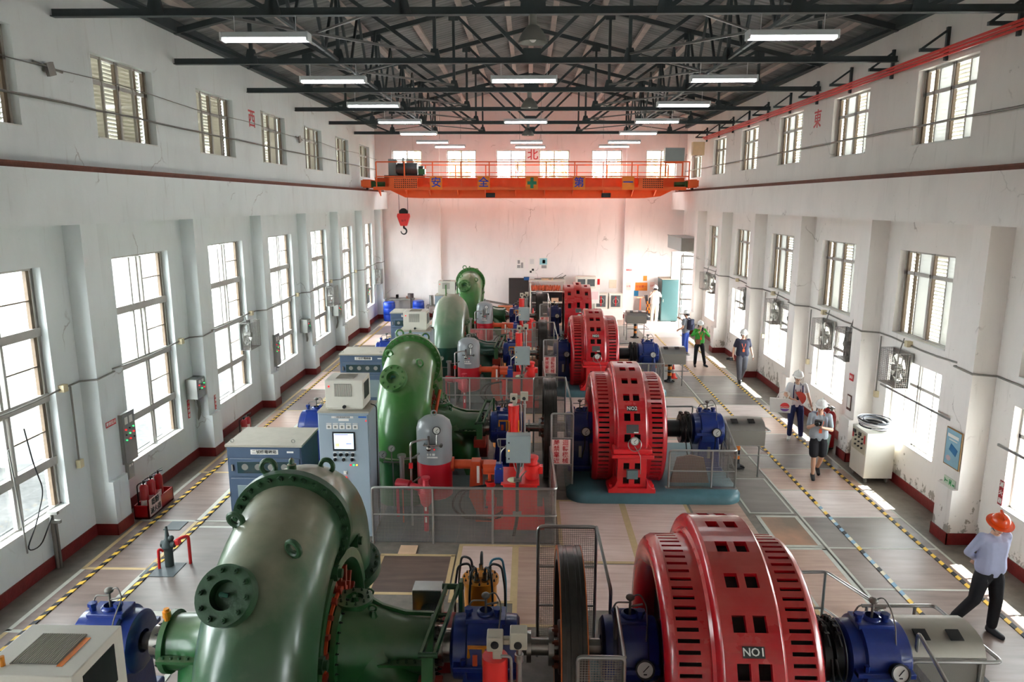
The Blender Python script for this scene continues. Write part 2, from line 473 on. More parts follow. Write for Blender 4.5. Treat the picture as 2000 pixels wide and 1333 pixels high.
nw = [(-6.9, -5.4), (-4.15, -2.66), (-1.65, -.16), (.5, 2.02), (3.13, 4.65), (5.85, 7.36)]
solid_wall(m, YN, YN + .28, XL - .2, XR + .2, -.2, ZW, [(a, b, 6.95, 8.46) for a, b in nw], 'y')
for a, b in ((-5.1, -4.5), (4.85, 5.42)): m.bb(a, b, YN - .22, YN, 0, 10.3)
m.prism([(XL - .28, ZW), (XR + .28, ZW), (.05, apex(.05) + .05)], YN, YN + .28, 'y')
struct('wall_north', m, WHITE_N)
m = MB(); m.bb(XL - .28, XR + .28, YS - .3, YS, -.2, ZW); m.prism([(XL - .28, ZW), (XR + .28, ZW), (.05, apex(.05) + .05)], YS - .3, YS, 'y')
struct('wall_south', m, WHITE_N)

# skirting
for side in ('left', 'right'):
    m = MB(); X, t = (XL, 1) if side == 'left' else (XR, -1)
    P = -7.36 if side == 'left' else 7.35
    segs = [(-1.2, PIL[0] - .24)] + [(PIL[i] + .24, PIL[i + 1] - .24) for i in range(len(PIL) - 1)] + [(PIL[-1] + .24, YN)]
    for i, (a, b) in enumerate(segs):
        if side == 'right' and b > 33: b = 33.2 if a < 33 else b
        if side == 'right' and a > 33: a = 36.25
        m.bb(X, X + t * .02, a, b, 0, .21)
    for k, y in enumerate(PIL):
        if side == 'right' and k == 9: continue
        m.bb(P, P + t * .02, y - .255, y + .255, 0, .21)
        for q in (-1, 1): m.bb(X, P + t * .02, y + q * .235, y + q * .255, 0, .21)
    struct('baseboard_' + side, m, BASE)
m = MB(); m.bb(XL, -5.1, YN - .02, YN, 0, .21); m.bb(-4.5, 4.85, YN - .02, YN, 0, .21); m.bb(5.42, XR, YN - .02, YN, 0, .21)
for a, b in ((-5.1, -4.5), (4.85, 5.42)): m.bb(a - .02, b + .02, YN - .24, YN - .22, 0, .21)
struct('baseboard_north', m, BASE)

# floor with its taped sheets
def floor_mat(name, c, c2, grain=(1, 12, 1), rough=.5):
    m = bpy.data.materials.new(name); m.use_nodes = True
    nt = m.node_tree; N = nt.nodes; L = nt.links; p = N['Principled BSDF']; p.inputs['Roughness'].default_value = rough
    tc = N.new('ShaderNodeTexCoord'); mp = N.new('ShaderNodeMapping'); mp.inputs['Scale'].default_value = grain
    L.new(tc.outputs['Object'], mp.inputs['Vector'])
    a = N.new('ShaderNodeTexNoise'); a.inputs['Scale'].default_value = 1.2; a.inputs['Detail'].default_value = 8; L.new(mp.outputs[0], a.inputs['Vector'])
    b = N.new('ShaderNodeTexNoise'); b.inputs['Scale'].default_value = .9; b.inputs['Detail'].default_value = 5; L.new(tc.outputs['Object'], b.inputs['Vector'])
    mx = N.new('ShaderNodeMath'); mx.operation = 'ADD'; L.new(a.outputs['Fac'], mx.inputs[0]); L.new(b.outputs['Fac'], mx.inputs[1])
    mr = N.new('ShaderNodeMapRange'); L.new(mx.outputs[0], mr.inputs['Value']); mr.inputs['From Min'].default_value = .75; mr.inputs['From Max'].default_value = 1.25
    r = N.new('ShaderNodeMix'); r.data_type = 'RGBA'; r.inputs['A'].default_value = (*c, 1); r.inputs['B'].default_value = (*c2, 1)
    L.new(mr.outputs['Result'], r.inputs['Factor']); L.new(r.outputs['Result'], p.inputs['Base Color'])
    return m
F_BASE = floor_mat('terrazzo_grey', rgb(104, 98, 90), rgb(132, 124, 114), (5, 5, 1), .45)
F_MAUVE = floor_mat('board_mauve', rgb(108, 91, 85), rgb(142, 123, 115), (1, 7, 1), .38)
F_PINK = floor_mat('board_pink', rgb(206, 176, 164), rgb(230, 206, 196), (1, 14, 1))
F_PALE = floor_mat('board_pale', rgb(186, 168, 162), rgb(214, 200, 194), (1, 9, 1), .4)
F_SLATE = floor_mat('board_slate', rgb(108, 100, 96), rgb(130, 120, 114), (1, 5, 1), .38)
F_RUST = floor_mat('board_rust', rgb(120, 104, 88), rgb(186, 138, 110), (1.4, 1.1, 1))
F_DARK = floor_mat('board_dark_brown', rgb(82, 66, 60), rgb(112, 92, 82), (1, 9, 1))
F_TAN = floor_mat('board_tan', rgb(166, 136, 120), rgb(194, 164, 148), (1, 9, 1), .4)
F_BLUE = floor_mat('tile_bluegrey', rgb(74, 84, 88), rgb(96, 104, 106), (3, 3, 1))
F_TAPE = mat('masking_tape', rgb(198, 172, 128), .6, 0, .15, 8)
F_TAPW = mat('grey_tape', rgb(188, 188, 178), .6, 0, .15, 8)
FM = [F_BASE, F_MAUVE, F_PINK, F_PALE, F_SLATE, F_RUST, F_DARK, F_TAN, F_BLUE, F_TAPE, F_TAPW, WOOD]
m = MB(); m.bb(XL - .2, XR + .2, YS - .3, YN + .2, -.2, 0)
_lay = [0]
def sheet(x0, x1, y0, y1, i, tape=None, tw=.035):
    _lay[0] += 1; h = .0001 * _lay[0]
    m.mat(i).bb(x0 + .008, x1 - .008, y0 + .008, y1 - .008, -.01, .004 + h)
    if tape:
        m.mat(tape)
        for a, b, c, d in ((x0 - tw, x1 + tw, y0 - tw, y0 + tw), (x0 - tw, x1 + tw, y1 - tw, y1 + tw), (x0 - tw, x0 + tw, y0, y1), (x1 - tw, x1 + tw, y0, y1)):
            m.bb(a, b, c, d, -.01, .0055 + h)
# west aisle
ys = [-.5, 2.2, 4.9, 7.6, 8.9, 10.65, 12.45, 14.9, 17.3, 19.7, 22.1, 24.5, 26.9, 29.3, 31.7, 34.1, 36.4]
for i, (a, b) in enumerate(zip(ys, ys[1:])):
    sheet(-7.25, -6.2, a, b, [1, 1, 1, 1, 1, 1, 1, 1, 7, 1, 2, 1, 6, 2, 1, 2][i % 16], 9 if i % 2 else 10)
    if a > 12: sheet(-6.15, -5.6, a, b, [3, 2, 3, 2, 1, 2, 4, 2, 3, 2, 3][i % 11], 10, .02)
sheet(-6.15, -4.55, 7.0, 9.35, 1, 10); sheet(-6.1, -4.6, 9.4, 12.2, 4, 10); sheet(-4.5, -3.0, 7.4, 9.3, 1)
m.mat(8).bb(-6.65, -6.35, 12.05, 12.4, -.01, .017); m.bb(-6.2, -5.65, 10.4, 10.85, -.01, .017)
# between the machines
for k in range(4):
    y = 7.18 + 7.9 * k
    sheet(-2.75, 5.2, y - 3.4, y + 3.0, 0)
    m.mat(8).bb(-2.75, .5, y - 3.38, y - 1.9, -.01, .0185)
    for j in range(7): m.mat(0).bb(-2.75 + j * .5, -2.74 + j * .5, y - 3.38, y - 2.6, -.01, .0192)
for y, q in ((3.2, 0), (11.1, 1), (19.0, 2), (26.9, 3)):
    sheet(.6, 1.85, y - .05, y + 2.45, 2 if q < 3 else 7, 9); sheet(1.9, 3.12, y + .2, y + 2.5, 2 if q < 2 else 7, 9); sheet(3.2, 4.2, y + .1, y + 2.55, 7)
    sheet(.6, 1.85, y - 1.5, y - .12, 2); sheet(1.9, 4.1, y - 1.9, y + .12, 2 if q < 3 else 7)
    sheet(-1.15, -.22, y - 1.3, y + .5, 2, 9); sheet(-.18, .5, y - 1.9, y + .5, 7, 9); sheet(-2.45, -1.25, y - 1.1, y + .12, 6, 9)
m.mat(11).bb(-2.2, -1.9, 11.25, 11.55, -.01, .02)
# east aisle
ye = [-.6, 2.0, 4.4, 6.9, 8.1, 10.3, 11.65, 12.9, 14.2, 15.45, 16.35, 17.9, 19.4, 20.6, 21.85, 24.2, 26.6, 29.0, 31.4, 33.8, 36.4]
ce = [1, 1, 1, 4, 1, 1, 4, 3, 7, 4, 1, 7, 3, 4, 4, 7, 3, 7, 3, 3]
for i, (a, b) in enumerate(zip(ye, ye[1:])):
    sheet(5.22, 7.1, a, b, ce[i % len(ce)], 10, .022)
sheet(4.3, 5.12, 13.05, 14.8, 4, 10, .02); sheet(4.4, 5.12, 11.7, 12.9, 5, 10); sheet(4.3, 5.12, 9.4, 11.6, 7, 10)
sheet(3.1, 4.25, 9.2, 11.0, 1, 9); sheet(4.3, 5.15, 8.3, 9.3, 1); sheet(3.4, 5.1, 19.2, 21.4, 3, 9); sheet(3.4, 5.1, 17.4, 19.1, 7, 10)
sheet(-4.9, 5.1, 34.4, 36.6, 7, 10)
struct('floor', m, FM)

# roof
m = MB()
for sgn in (-1, 1):
    xe = .05 + sgn * 8.4; ze = apex(.05 + sgn * 7.8) - .6 * .245
    m.mat(0).add([(.05, YS - .4, apex(.05)), (.05, YN + .4, apex(.05)), (xe, YN + .4, ze), (xe, YS - .4, ze),
                  (.05, YS - .4, apex(.05) + .05), (.05, YN + .4, apex(.05) + .05), (xe, YN + .4, ze + .05), (xe, YS - .4, ze + .05)],
                 [(0, 1, 2, 3), (4, 7, 6, 5), (0, 3, 7, 4), (1, 5, 6, 2), (3, 2, 6, 7)])
ROOF = floor_mat('roof_sheet_grey', rgb(96, 100, 102), rgb(140, 142, 142), (.5, 9, 1), .8)
nt = ROOF.node_tree; wv = nt.nodes.new('ShaderNodeTexWave'); wv.bands_direction = 'Y'; wv.inputs['Scale'].default_value = 1.2
bp = nt.nodes.new('ShaderNodeBump'); bp.inputs['Strength'].default_value = .6; bp.inputs['Distance'].default_value = .04
tcn = nt.nodes.new('ShaderNodeTexCoord'); nt.links.new(tcn.outputs['Object'], wv.inputs['Vector'])
nt.links.new(wv.outputs['Fac'], bp.inputs['Height']); nt.links.new(bp.outputs['Normal'], nt.nodes['Principled BSDF'].inputs['Normal'])
struct('ceiling', m, ROOF)

# windows: frames, clear or frosted panes, louvres outside
SILL = mat('sill_plaster', rgb(222, 222, 218), .7, 0, .1, 8)
def window(n, X, sx, y0, y1, z0, z1, kind):
    root = bpy.data.objects.new('window_%d' % n, None); col.objects.link(root); root['kind'] = 'structure'
    root.location = (X + sx * .16, (y0 + y1) / 2, z0)
    W, H = y1 - y0, z1 - z0; f = MB(); g = MB(); l = MB(); fd = MB()
    t = .045
    def V(y, w=.04, a=0, b=H, o=0, mb=f): mb.bb(-.03 + o, .03 + o, y - w / 2, y + w / 2, a, b)
    def Hh(z, w=.04, a=-W / 2, b=W / 2, o=0, mb=f): mb.bb(-.03 + o, .03 + o, a, b, z - w / 2, z + w / 2)
    V(-W / 2 + t / 2, t); V(W / 2 - t / 2, t); Hh(t / 2, t); Hh(H - t / 2, t)
    MB().bb(-sx * .175, 0, -W / 2 + .001, W / 2 - .001, 0, .02).build('window_sill', SILL, root)
    if kind == 'tall':
        rows = [0, .80, 1.88, 2.97, H]
        for z in rows[1:-1]: f.bb(-.05, .05, -W / 2, W / 2, z - .07, z + .07)
        for r in range(4):
            a, b = rows[r] + .05, rows[r + 1] - .05
            V(.02, .06, a, b); V(.10 if r < 2 else .14, .05, a, b, .02); V(-.30 if r >= 2 else -.02, .045, a, b, .03)
            V(W / 2 - .13, .07, a, b, 0, fd); V(W / 2 - .05, .05, a, b)
            if r: Hh((a + b) / 2, .022, .14, W / 2 - .1, 0, fd)
        g.bb(-.004, .004, -W / 2 + .02, W / 2 - .02, .02, H - .02)
        g.build('pane', GLASS, root)
    elif kind == 'lowR':
        Hh(H - .5, .06); V(0, .05); V(-W * .27, .03, o=.02); V(W * .25, .03, o=.02); V(-W * .05, .03)
        g.bb(-.004, .004, -W / 2 + .02, W / 2 - .02, .02, H - .02); g.build('pane', GLASS, root)
    elif kind == 'north':
        Hh(H - .46, .07); V(0, .06); g.bb(-W / 2, W / 2, -.004, .004, .02, H - .02)
    else:
        zt = H - .47
        Hh(zt, .07); V(0, .06); V(-W * .26, .035, o=.02); V(W * .24, .035, o=.02); V(-.08, .03, mb=fd); V(W / 2 - .1, .07, mb=fd); V(W * .30, .03, mb=fd)
        c = MB()
        c.bb(-.004, .004, -W / 2 + .04, -W * .26, .02, H - .02); c.bb(-.004, .004, 0.03, W * .24, .02, H - .02)
        g.bb(-.004, .004, -W * .26, 0, .02, H - .02); g.bb(-.004, .004, W * .24, W / 2 - .02, .02, H - .02)
        c.build('frosted_pane', FROST if sx > 0 else FROSTW, root); g.build('pane', GLASS, root)
        k = 0.0
        while k < H:
            l.box((sx * .13, 0, k + .03), (.08, W - .04, .008), (0, sx * (.7 if sx > 0 else .85), 0)); k += .075
        l.build('louvre', LOUV, root)
    f.build('window_frame', ALU, root)
    if fd.v: fd.build('sash_track', ALUD, root)
n = 1
for i, (a, b) in enumerate(WIN): window(n, XL, -1, a, b, .87, 4.88, 'tall'); n += 1
for i, (a, b) in enumerate(WIN): window(n, XL, -1, a, b, 7.03, 8.5, 'up'); n += 1
for i, (a, b) in enumerate(WIN):
    a += .22; b += .12
    window(n, XR, 1, a, b, 7.03, 8.5, 'up'); n += 1
    if i < 8:
        window(n, XR, 1, a, b, 3.15, 4.92, 'up'); n += 1
        window(n, XR, 1, a, b, .93, 2.68, 'lowR'); n += 1
for a, b in nw:
    root = bpy.data.objects.new('window_%d' % n, None); col.objects.link(root); root['kind'] = 'structure'; root.location = ((a + b) / 2, YN + .14, 6.95); n += 1
    W, H = b - a, 1.51; f = MB(); g = MB()
    for x in (-W / 2 + .025, 0, W / 2 - .025): f.bb(x - .03, x + .03, -.03, .03, 0, H)
    for z in (.025, H - .47, H - .025): f.bb(-W / 2, W / 2, -.035, .035, z - .03, z + .03)
    g.bb(-W / 2, W / 2, -.004, .004, .01, H - .01)
    f.build('window_frame', ALU, root); g.build('pane', GLASS, root)
# unseen hood slabs added outside the east wall to shorten the sun patches
m = MB()
for i, (a, b) in enumerate(WIN[:8]):
    m.bb(XR + .28, XR + .95, a + .1, b + .25, 2.72, 2.82); m.bb(XR + .28, XR + .95, a + .1, b + .25, 4.96, 5.06)
struct('added_sun_hoods', m, CONC)

# tall folding door, north-east
root = bpy.data.objects.new('door_1', None); col.objects.link(root); root['kind'] = 'structure'; root.location = (XR, 34.7, 0)
def leaf(x0, y0, x1, y1):
    f = MB(); g = MB(); a, b = Vector((x0, y0, 0)), Vector((x1, y1, 0)); d = (b - a).normalized()
    for p in (a, b): f.beam(p, p + Vector((0, 0, 3.5)), .07, .05, d)
    for z in (.04, .75, 1.45, 2.15, 2.85, 3.46): f.beam(a + Vector((0, 0, z)), b + Vector((0, 0, z)), .05, .08)
    g.beam((a + b) / 2 + Vector((0, 0, .05)), (a + b) / 2 + Vector((0, 0, 3.45)), .008, (b - a).length - .05, d)
    o = f.build('door_leaf', ALU, root); g.build('pane', GLASS, o)
leaf(-.1, 1.45, -.75, 1.1); leaf(-.1, -1.45, -.75, -1.2)
f = MB(); f.bb(-.05, .1, -1.5, -1.42, 0, 3.6); f.bb(-.05, .1, 1.42, 1.5, 0, 3.6); f.bb(-.05, .1, -1.5, 1.5, 3.5, 3.6); f.build('door_frame', ALU, root)
t = thing('shutter_housing', 'grey sheet-metal roller housing above the tall north-east door', 'housing', (7.4, 34.7, 3.68))
MB().bb(-.45, .44, -1.6, 1.6, 0, .62).build('casing', BOXG, t, .02); MB().bb(-.47, -.44, -1.62, 1.62, .6, .64).bb(-.44, .44, -1.63, -1.6, .02, .6).build('end_plate', LAMPG, t)

# ------------------------------------------------------------------ roof steel
PIPEG0 = mat('chain_grey', rgb(120, 120, 118), .5, .5)
def make_truss(y, label):
    t = thing('roof_truss', label, 'roof truss', (0.05, y, 8.85), group='roof trusses')
    zt = lambda x: .66 + (7.75 - abs(x)) * .243
    MB().box((0, 0, 0), (15.6, .13, .014)).box((0, 0, .06), (15.6, .012, .12)).build('bottom_chord', STEEL, t)
    for s in (-1, 1): MB().beam((s * 7.75, 0, zt(7.75)), (0, 0, zt(0)), .12, .12).build('top_chord', STEEL, t)
    pts = [2.1, 4.2, 6.1]
    for s in (-1, 1):
        for x in pts: MB().beam((s * x, 0, 0), (s * x, 0, zt(x)), .07, .07).build('post', STEEL, t)
        pr = [0] + pts
        for a, b in zip(pr, pr[1:]): MB().beam((s * a, .02, .05), (s * b, .02, zt(b)), .075, .075).build('web_brace', STEEL, t)
        MB().beam((s * 6.1, .02, .05), (s * 7.6, .02, zt(7.6) - .05), .06, .06).build('web_brace', STEEL, t)
    for x in (-6.1, -4.2, -2.1, 0, 2.1, 4.2, 6.1):
        w = .42 if x == 0 else .3
        MB().prism([(x - w / 2, 0), (x + w / 2, 0), (x + w / 2 * (.9 if x == 0 else .5), .3), (x - w / 2 * (.9 if x == 0 else .5), .3)], -.035, .035, 'y').build('gusset_plate', STEEL, t)
        if x: MB().box((x, 0, zt(x) - .1), (.26, .05, .22)).build('gusset_plate', STEEL, t)
    return t
t0 = make_truss(TRUSS[0], 'dark steel roof truss, first counting from the camera end of the hall')
for i, y in enumerate(TRUSS[1:], 2):
    dup(t0, (.05, y, 8.85), 'dark steel roof truss, %s from the orange crane end' % ORD[6 - i] if i < 6 else 'dark steel roof truss directly above the orange overhead crane')
for i, x in enumerate([-7.1, -5.8, -4.5, -3.2, -1.9, -.65, .75, 2.0, 3.3, 4.6, 5.9, 7.2]):
    z = apex(x) - .09 - .0
    side = 'west' if x < 0 else 'east'; j = i if x < 0 else 11 - i
    solo('roof_purlin', MB().box((0, 0, 0), (.15, YN - 7.0, .14), (0, (.24 if x > 0 else -.24), 0)), PURLIN,
         'long dusty purlin under the grey roof, %s up from the %s wall' % (ORD[j], side), 'purlin', (x, (YN + 7) / 2, z), group='roof purlins')
solo('ridge_beam', MB().bb(-.09, .09, 0, YN - 7, -.12, .06), PURLIN, 'pale beam running along the ridge of the roof', 'beam', (.05, 7, apex(.05) - .16))
for sx, nm in ((-1, 'west'), (1, 'east')):
    solo('eave_beam', MB().bb(-.07, .07, 0, YN - 7, -.14, .1), STEEL, 'dark steel eave beam on top of the %s wall' % nm, 'beam', (XL + .07 if sx < 0 else XR - .07, 7, ZW - .12))
# bracing between trusses
for bi in range(5):
    y0, y1 = TRUSS[bi], TRUSS[bi + 1]
    for sx, nm in ((-4.15, 'west'), (4.25, 'east')):
        zt = 8.85 + .66 + (7.75 - 4.2) * .243
        t = thing('sway_brace', 'zigzag roof braces between the %s and %s trusses from the crane, %s side' % (ORD[5 - bi - 1], ORD[5 - bi], nm), 'brace', (sx, y0 + .04, 8.9), group='sway bracing')
        h = zt - 8.9; q = (y1 - y0 - .12) / 4
        for a, b in (((0, 0, h), (0, q, 0)), ((0, q, 0), (0, 2 * q, h)), ((0, 2 * q, h), (0, 3 * q, 0)), ((0, 3 * q, 0), (0, 4 * q, h))):
            MB().beam(a, b, .055, .055).build('brace_bar', STEEL, t)
        MB().beam((0, 0, .02), (0, 4 * q, .02), .06, .06).build('brace_bar', STEEL, t)
    for sx, nm in ((-1, 'west'), (1, 'east')):
        solo('wind_brace', MB().beam((sx * 6.0, .08, 0), (sx * 2.1, y1 - y0 - .08, 0), .045, .045).beam((sx * 6.0, y1 - y0 - .08, 0), (sx * 2.1, .08, 0.05), .035, .035), PIPEG0,
             'pale crossed tie bars between the %s and %s trusses from the crane, %s side' % (ORD[5 - bi - 1], ORD[5 - bi], nm), 'brace', (.05, y0, 9.02), group='wind bracing')

# fluorescent lamps
def lamp(x, y, z, label, first=[None]):
    if first[0] is None:
        t = thing('fluorescent_lamp', label, 'ceiling lamp', (x, y, z), group='fluorescent lamps'); first[0] = t
        MB().prism([(-.11, .0), (.11, 0), (.09, .09), (-.09, .09)], -.70, .70, 'x').build('lamp_housing', LAMPW, t, .01)
        for s in (-1, 1):
            MB().cyl((-.68, s * .05, -.025), (.68, s * .05, -.025), .022, seg=10).build('fluorescent_tube', TUBE, t)
            MB().bb(s * .70 - .02, s * .70 + .02, -.11, .11, -.05, .09).build('end_cap', LAMPW, t, .01)
            MB().cyl((s * .5, 0, .09), (s * .5, 0, .35), .006, seg=6).build('hanger', LAMPW, t)
        return t
    return dup(first[0], (x, y, z), label)
for i, y in enumerate(TRUSS):
    k = ORD[5 - i] + ' from the crane' if i < 5 else 'just above the crane'
    lamp(-4.28, y, 8.5, 'white twin-tube lamp in the row by the west wall, ' + k)
    lamp(4.18, y, 8.5, 'white twin-tube lamp in the row by the east wall, ' + k)
    if i in (1, 3, 5): lamp(-.12, y, 8.5, 'white twin-tube lamp in the middle row, ' + (k if i < 5 else 'over the green cross of the crane'))
lamp(-3.7, 34.6, 8.45, 'white twin-tube lamp hung closest to the north wall, west side')
lamp(3.95, 34.6, 8.45, 'white twin-tube lamp hung closest to the north wall, east side')
lamp(.05, 34.9, 8.45, 'white twin-tube lamp hung closest to the north wall, above the character 北')
for x, y in ((-3.7, 34.6), (3.95, 34.6), (.05, 34.9)):
    solo('lamp_chain', MB().cyl((-.5, 0, 0), (-.5, 0, apex(x - .5) - 8.84), .008, seg=6).cyl((.5, 0, 0), (.5, 0, apex(x + .5) - 8.84), .008, seg=6), PIPEG0,
         'pair of long thin chains holding the %s lamp closest to the north wall' % ('west' if x < -1 else 'east' if x > 1 else 'middle'), 'chain', (x, y, 8.8))
def pendant(x, y, z, label, first=[None]):
    if first[0]: return dup(first[0], (x, y, z), label)
    t = thing('pendant_lamp', label, 'pendant lamp', (x, y, z), group='bell pendant lamps'); first[0] = t
    MB().lathe([(0, .24), (.06, .225), (.16, .17), (.24, .10), (.27, .06), (.27, .05), (.23, .09), (.15, .15), (.06, .205), (0, .22)], seg=28).build('lamp_shade', LAMPG, t)
    MB().cyl((0, 0, .26), (0, 0, .42), .06).build('lamp_holder', LAMPG, t); MB().ball((0, 0, .1), (.07, .07, .1)).build('bulb', mat('bulb_pearl', rgb(240, 240, 235), .3, 0, 0), t)
    return t
pendant(.05, 12.25, 8.422, 'grey bell-shaped pendant lamp on the truss farthest from the crane')
pendant(.0, 20.45, 8.422, 'grey bell-shaped pendant lamp below the fourth truss from the crane')
pendant(-.05, 28.65, 8.422, 'grey bell-shaped pendant lamp on the second truss from the crane')

# ------------------------------------------------------------------ crane runway, crane
RAILM = mat('rusty_rail', rgb(112, 62, 44), .7, .2, .4, 8, .3)
for sx, nm in ((-7.36, 'west'), (7.36, 'east')):
    solo('crane_rail', MB().bb(-.06, .06, YS, YN - .1, 0, .02).bb(-.018, .018, YS, YN - .1, .02, .07).bb(-.035, .035, YS, YN - .1, .07, .1), RAILM, 'rusty crane rail along the ledge of the %s wall' % nm, 'rail', (sx, 0, 6.38))
CY = 33.0
cr = thing('overhead_crane', 'orange overhead travelling crane with sign boards spanning the hall', 'crane', (0, CY, 6.46))
def crp(mb, name, m, par=None, bevel=0): return mb.build(name, m, par or cr, bevel)
gp = [(-6.95, .28), (-5.6, -.36), (-5.2, -.38), (5.2, -.38), (5.9, -.3), (6.95, .22), (6.95, .5), (-6.95, .5)]
for yy, nm in ((0, 'girder'), (1.6, 'girder')):
    crp(MB().prism(gp, yy, yy + .35, 'y').box((0, yy + .17, .5), (13.9, .5, .03)).box((0, yy - .03, -.02), (13.0, .05, .05)), nm, ORANGE)
for s in (-7.2, 7.2):
    e = crp(MB().bb(s - .16, s + .16, -.7, 2.6, .06, .42).bb(s - .2, s + .2, -.86, -.7, .1, .38).bb(s - .2, s + .2, 2.6, 2.76, .1, .38), 'end_carriage', ORANGE, None, .01)
    for yy in (-.4, 2.3): crp(MB().cyl((s - .05, yy, .1), (s + .05, yy, .1), .14, seg=20), 'wheel', RIM, e)
    mt = crp(MB().cyl((s - math.copysign(.75, s), -.28, .22), (s - math.copysign(.25, s), -.28, .22), .11, seg=16).bb(s - math.copysign(.3, s), s - math.copysign(.16, s), -.42, -.14, .08, .36), 'travel_motor', GREENM)
    for j in range(6): mt  # cooling fins are the mesh above
crp(MB().bb(-6.9, 6.9, -.62, -.05, -.02, .02).bb(-6.9, 6.9, -.66, -.62, -.04, .1), 'walkway', ORANGE)
for x in [-6.7, -5.5, -4.45, -3.2, -1.95, -.6, .7, 1.95, 3.3, 4.6, 5.6]:
    crp(MB().prism([(-.62, -.02), (-.05, -.02), (-.02, -.3)], x - .02, x + .02, 'x'), 'bracket', ORANGE)
def railing(yy, zz, h, x0, x1, n, mid=True):
    r = MB().bb(x0, x1, yy - .02, yy + .02, zz + h - .03, zz + h + .02).bb(x0, x1, yy - .015, yy + .015, zz + h * .45, zz + h * .45 + .03)
    o = crp(r, 'handrail', ORANGE)
    for i in range(n + 1):
        x = x0 + (x1 - x0) * i / n; crp(MB().bb(x - .025, x + .025, yy - .025, yy + .025, zz, zz + h), 'handrail_post', ORANGE, o)
railing(-.64, 0.02, 1.16, -6.75, 7.0, 11); railing(2.1, .5, .68, -6.4, 6.6, 9)
crp(MB().bb(-6.75, 7.0, -.67, -.62, .52, .56), 'toe_bar', ORANGE)
for x, ch in ((-4.1, '安'), (-2.0, '全'), (.13, '+'), (2.2, '第'), (4.35, '一')):
    b = crp(MB().bb(x - .27, x + .27, -.70, -.68, -.02, .56), 'sign_board', ORANGE2)
    if ch == '+': crp(MB().bb(x - .2, x + .2, -.715, -.70, .2, .34).bb(x - .07, x + .07, -.7155, -.70, .04, .5), 'green_cross', GREENX, b)
    else: crp(MB().text(ch, .46, FACE(x, -.706, .27), .012), 'lettering', BLUEINK, b)
for x, w in ((-5.55, 1.25), (5.35, 1.1)):
    b = crp(MB().bb(x - w / 2, x + w / 2, -.70, -.68, .02, .5), 'notice_board', ORANGE)
    mm = MB()
    for r in range(5):
        for c in range(11): mm.bb(x - w * .32 + c * w * .075, x - w * .32 + c * w * .075 + w * .045, -.706, -.70, .06 + r * .085, .11 + r * .085 - .01)
    crp(mm, 'small_print', BLACKINK, b)
crp(MB().bb(-1.9, -1.5, -.72, -.55, -.36, -.16), 'floodlight', SLATE, None, .02); crp(MB().bb(3.2, 3.6, -.72, -.55, -.36, -.16), 'floodlight', SLATE, None, .02)
hz = thing('crane_hoist', 'dark hoist trolley with drum motor standing on the orange crane girders', 'hoist', (-5.6, CY + .55, 6.97))
MB().bb(-.95, .9, -.45, 1.3, 0, .12).build('trolley_frame', STEEL, hz)
MB().cyl((-.35, -.25, .40), (.55, -.25, .40), .27, seg=28).cyl((-.42, -.25, .40), (-.35, -.25, .40), .2, seg=20).build('hoist_motor', mat('motor_grey', rgb(84, 86, 88), .45, .2, .15), hz)
MB().cyl((-.6, .6, .34), (.7, .6, .34), .24, seg=24).build('rope_drum', RIM, hz)
MB().bb(-.8, -.42, -.2, .1, .1, .85).build('resistor_cabinet', BOXG, hz, .01); MB().bb(.05, .35, -.35, -.1, .62, .85).bb(-.15, -.05, -.3, -.2, .6, .9).build('terminal_box', BOXG, hz, .01)
MB().bb(.6, .9, -.45, -.15, .15, .4).build('brake', GREENM, hz, .01)
cb = thing('crane_control_box', 'grey switch box on a stand at the east end of the orange crane', 'box', (6.35, CY - .45, 6.98))
MB().bb(-.42, .42, -.2, .2, .65, 1.25).build('box', BOXG, cb, .01); MB().bb(-.4, -.34, -.15, -.1, 0, .65).bb(.34, .4, -.15, -.1, 0, .65).bb(-.4, .4, -.15, .15, .6, .65).build('stand', ORANGE, cb)
cb2 = solo('junction_box', MB().bb(-.25, .25, -.15, .15, 0, .55), mat('beige_box', rgb(214, 180, 140), .5), 'beige junction box hanging from the red conductor bar near the crane', 'box', (7.3, 32.2, 7.9))
hk = thing('crane_hook', 'red hook block with black hook hanging below the orange crane', 'hook', (-5.75, CY + .3, 5.0))
MB().prism([(-.27, .38), (.27, .38), (.3, .26), (.15, -.18), (-.15, -.18), (-.3, .26)], -.1, .1, 'y').build('block_cheek', RED, hk, .02)
MB().cyl((0, -.07, .42), (0, .07, .42), .2, seg=24).build('sheave', IRON, hk)
MB().tube([(0, 0, -.18), (0, 0, -.28)] + [(-.01 + .13 * math.cos(math.radians(a)), 0, -.42 + .14 * math.sin(math.radians(a))) for a in range(80, -200, -20)], [.05, .045] + [.045 - .0018 * i for i in range(14)], 10).build('hook', IRON, hk)
for x in (-.2, .2): MB().cyl((x, 0, .42), (x, 0, 1.5), .012, seg=6).build('rope', IRON, hk)
mm = MB().text('15 T', .12, FACE(0, -.105, .05), .006); mm.build('lettering', BLACKINK, hk)

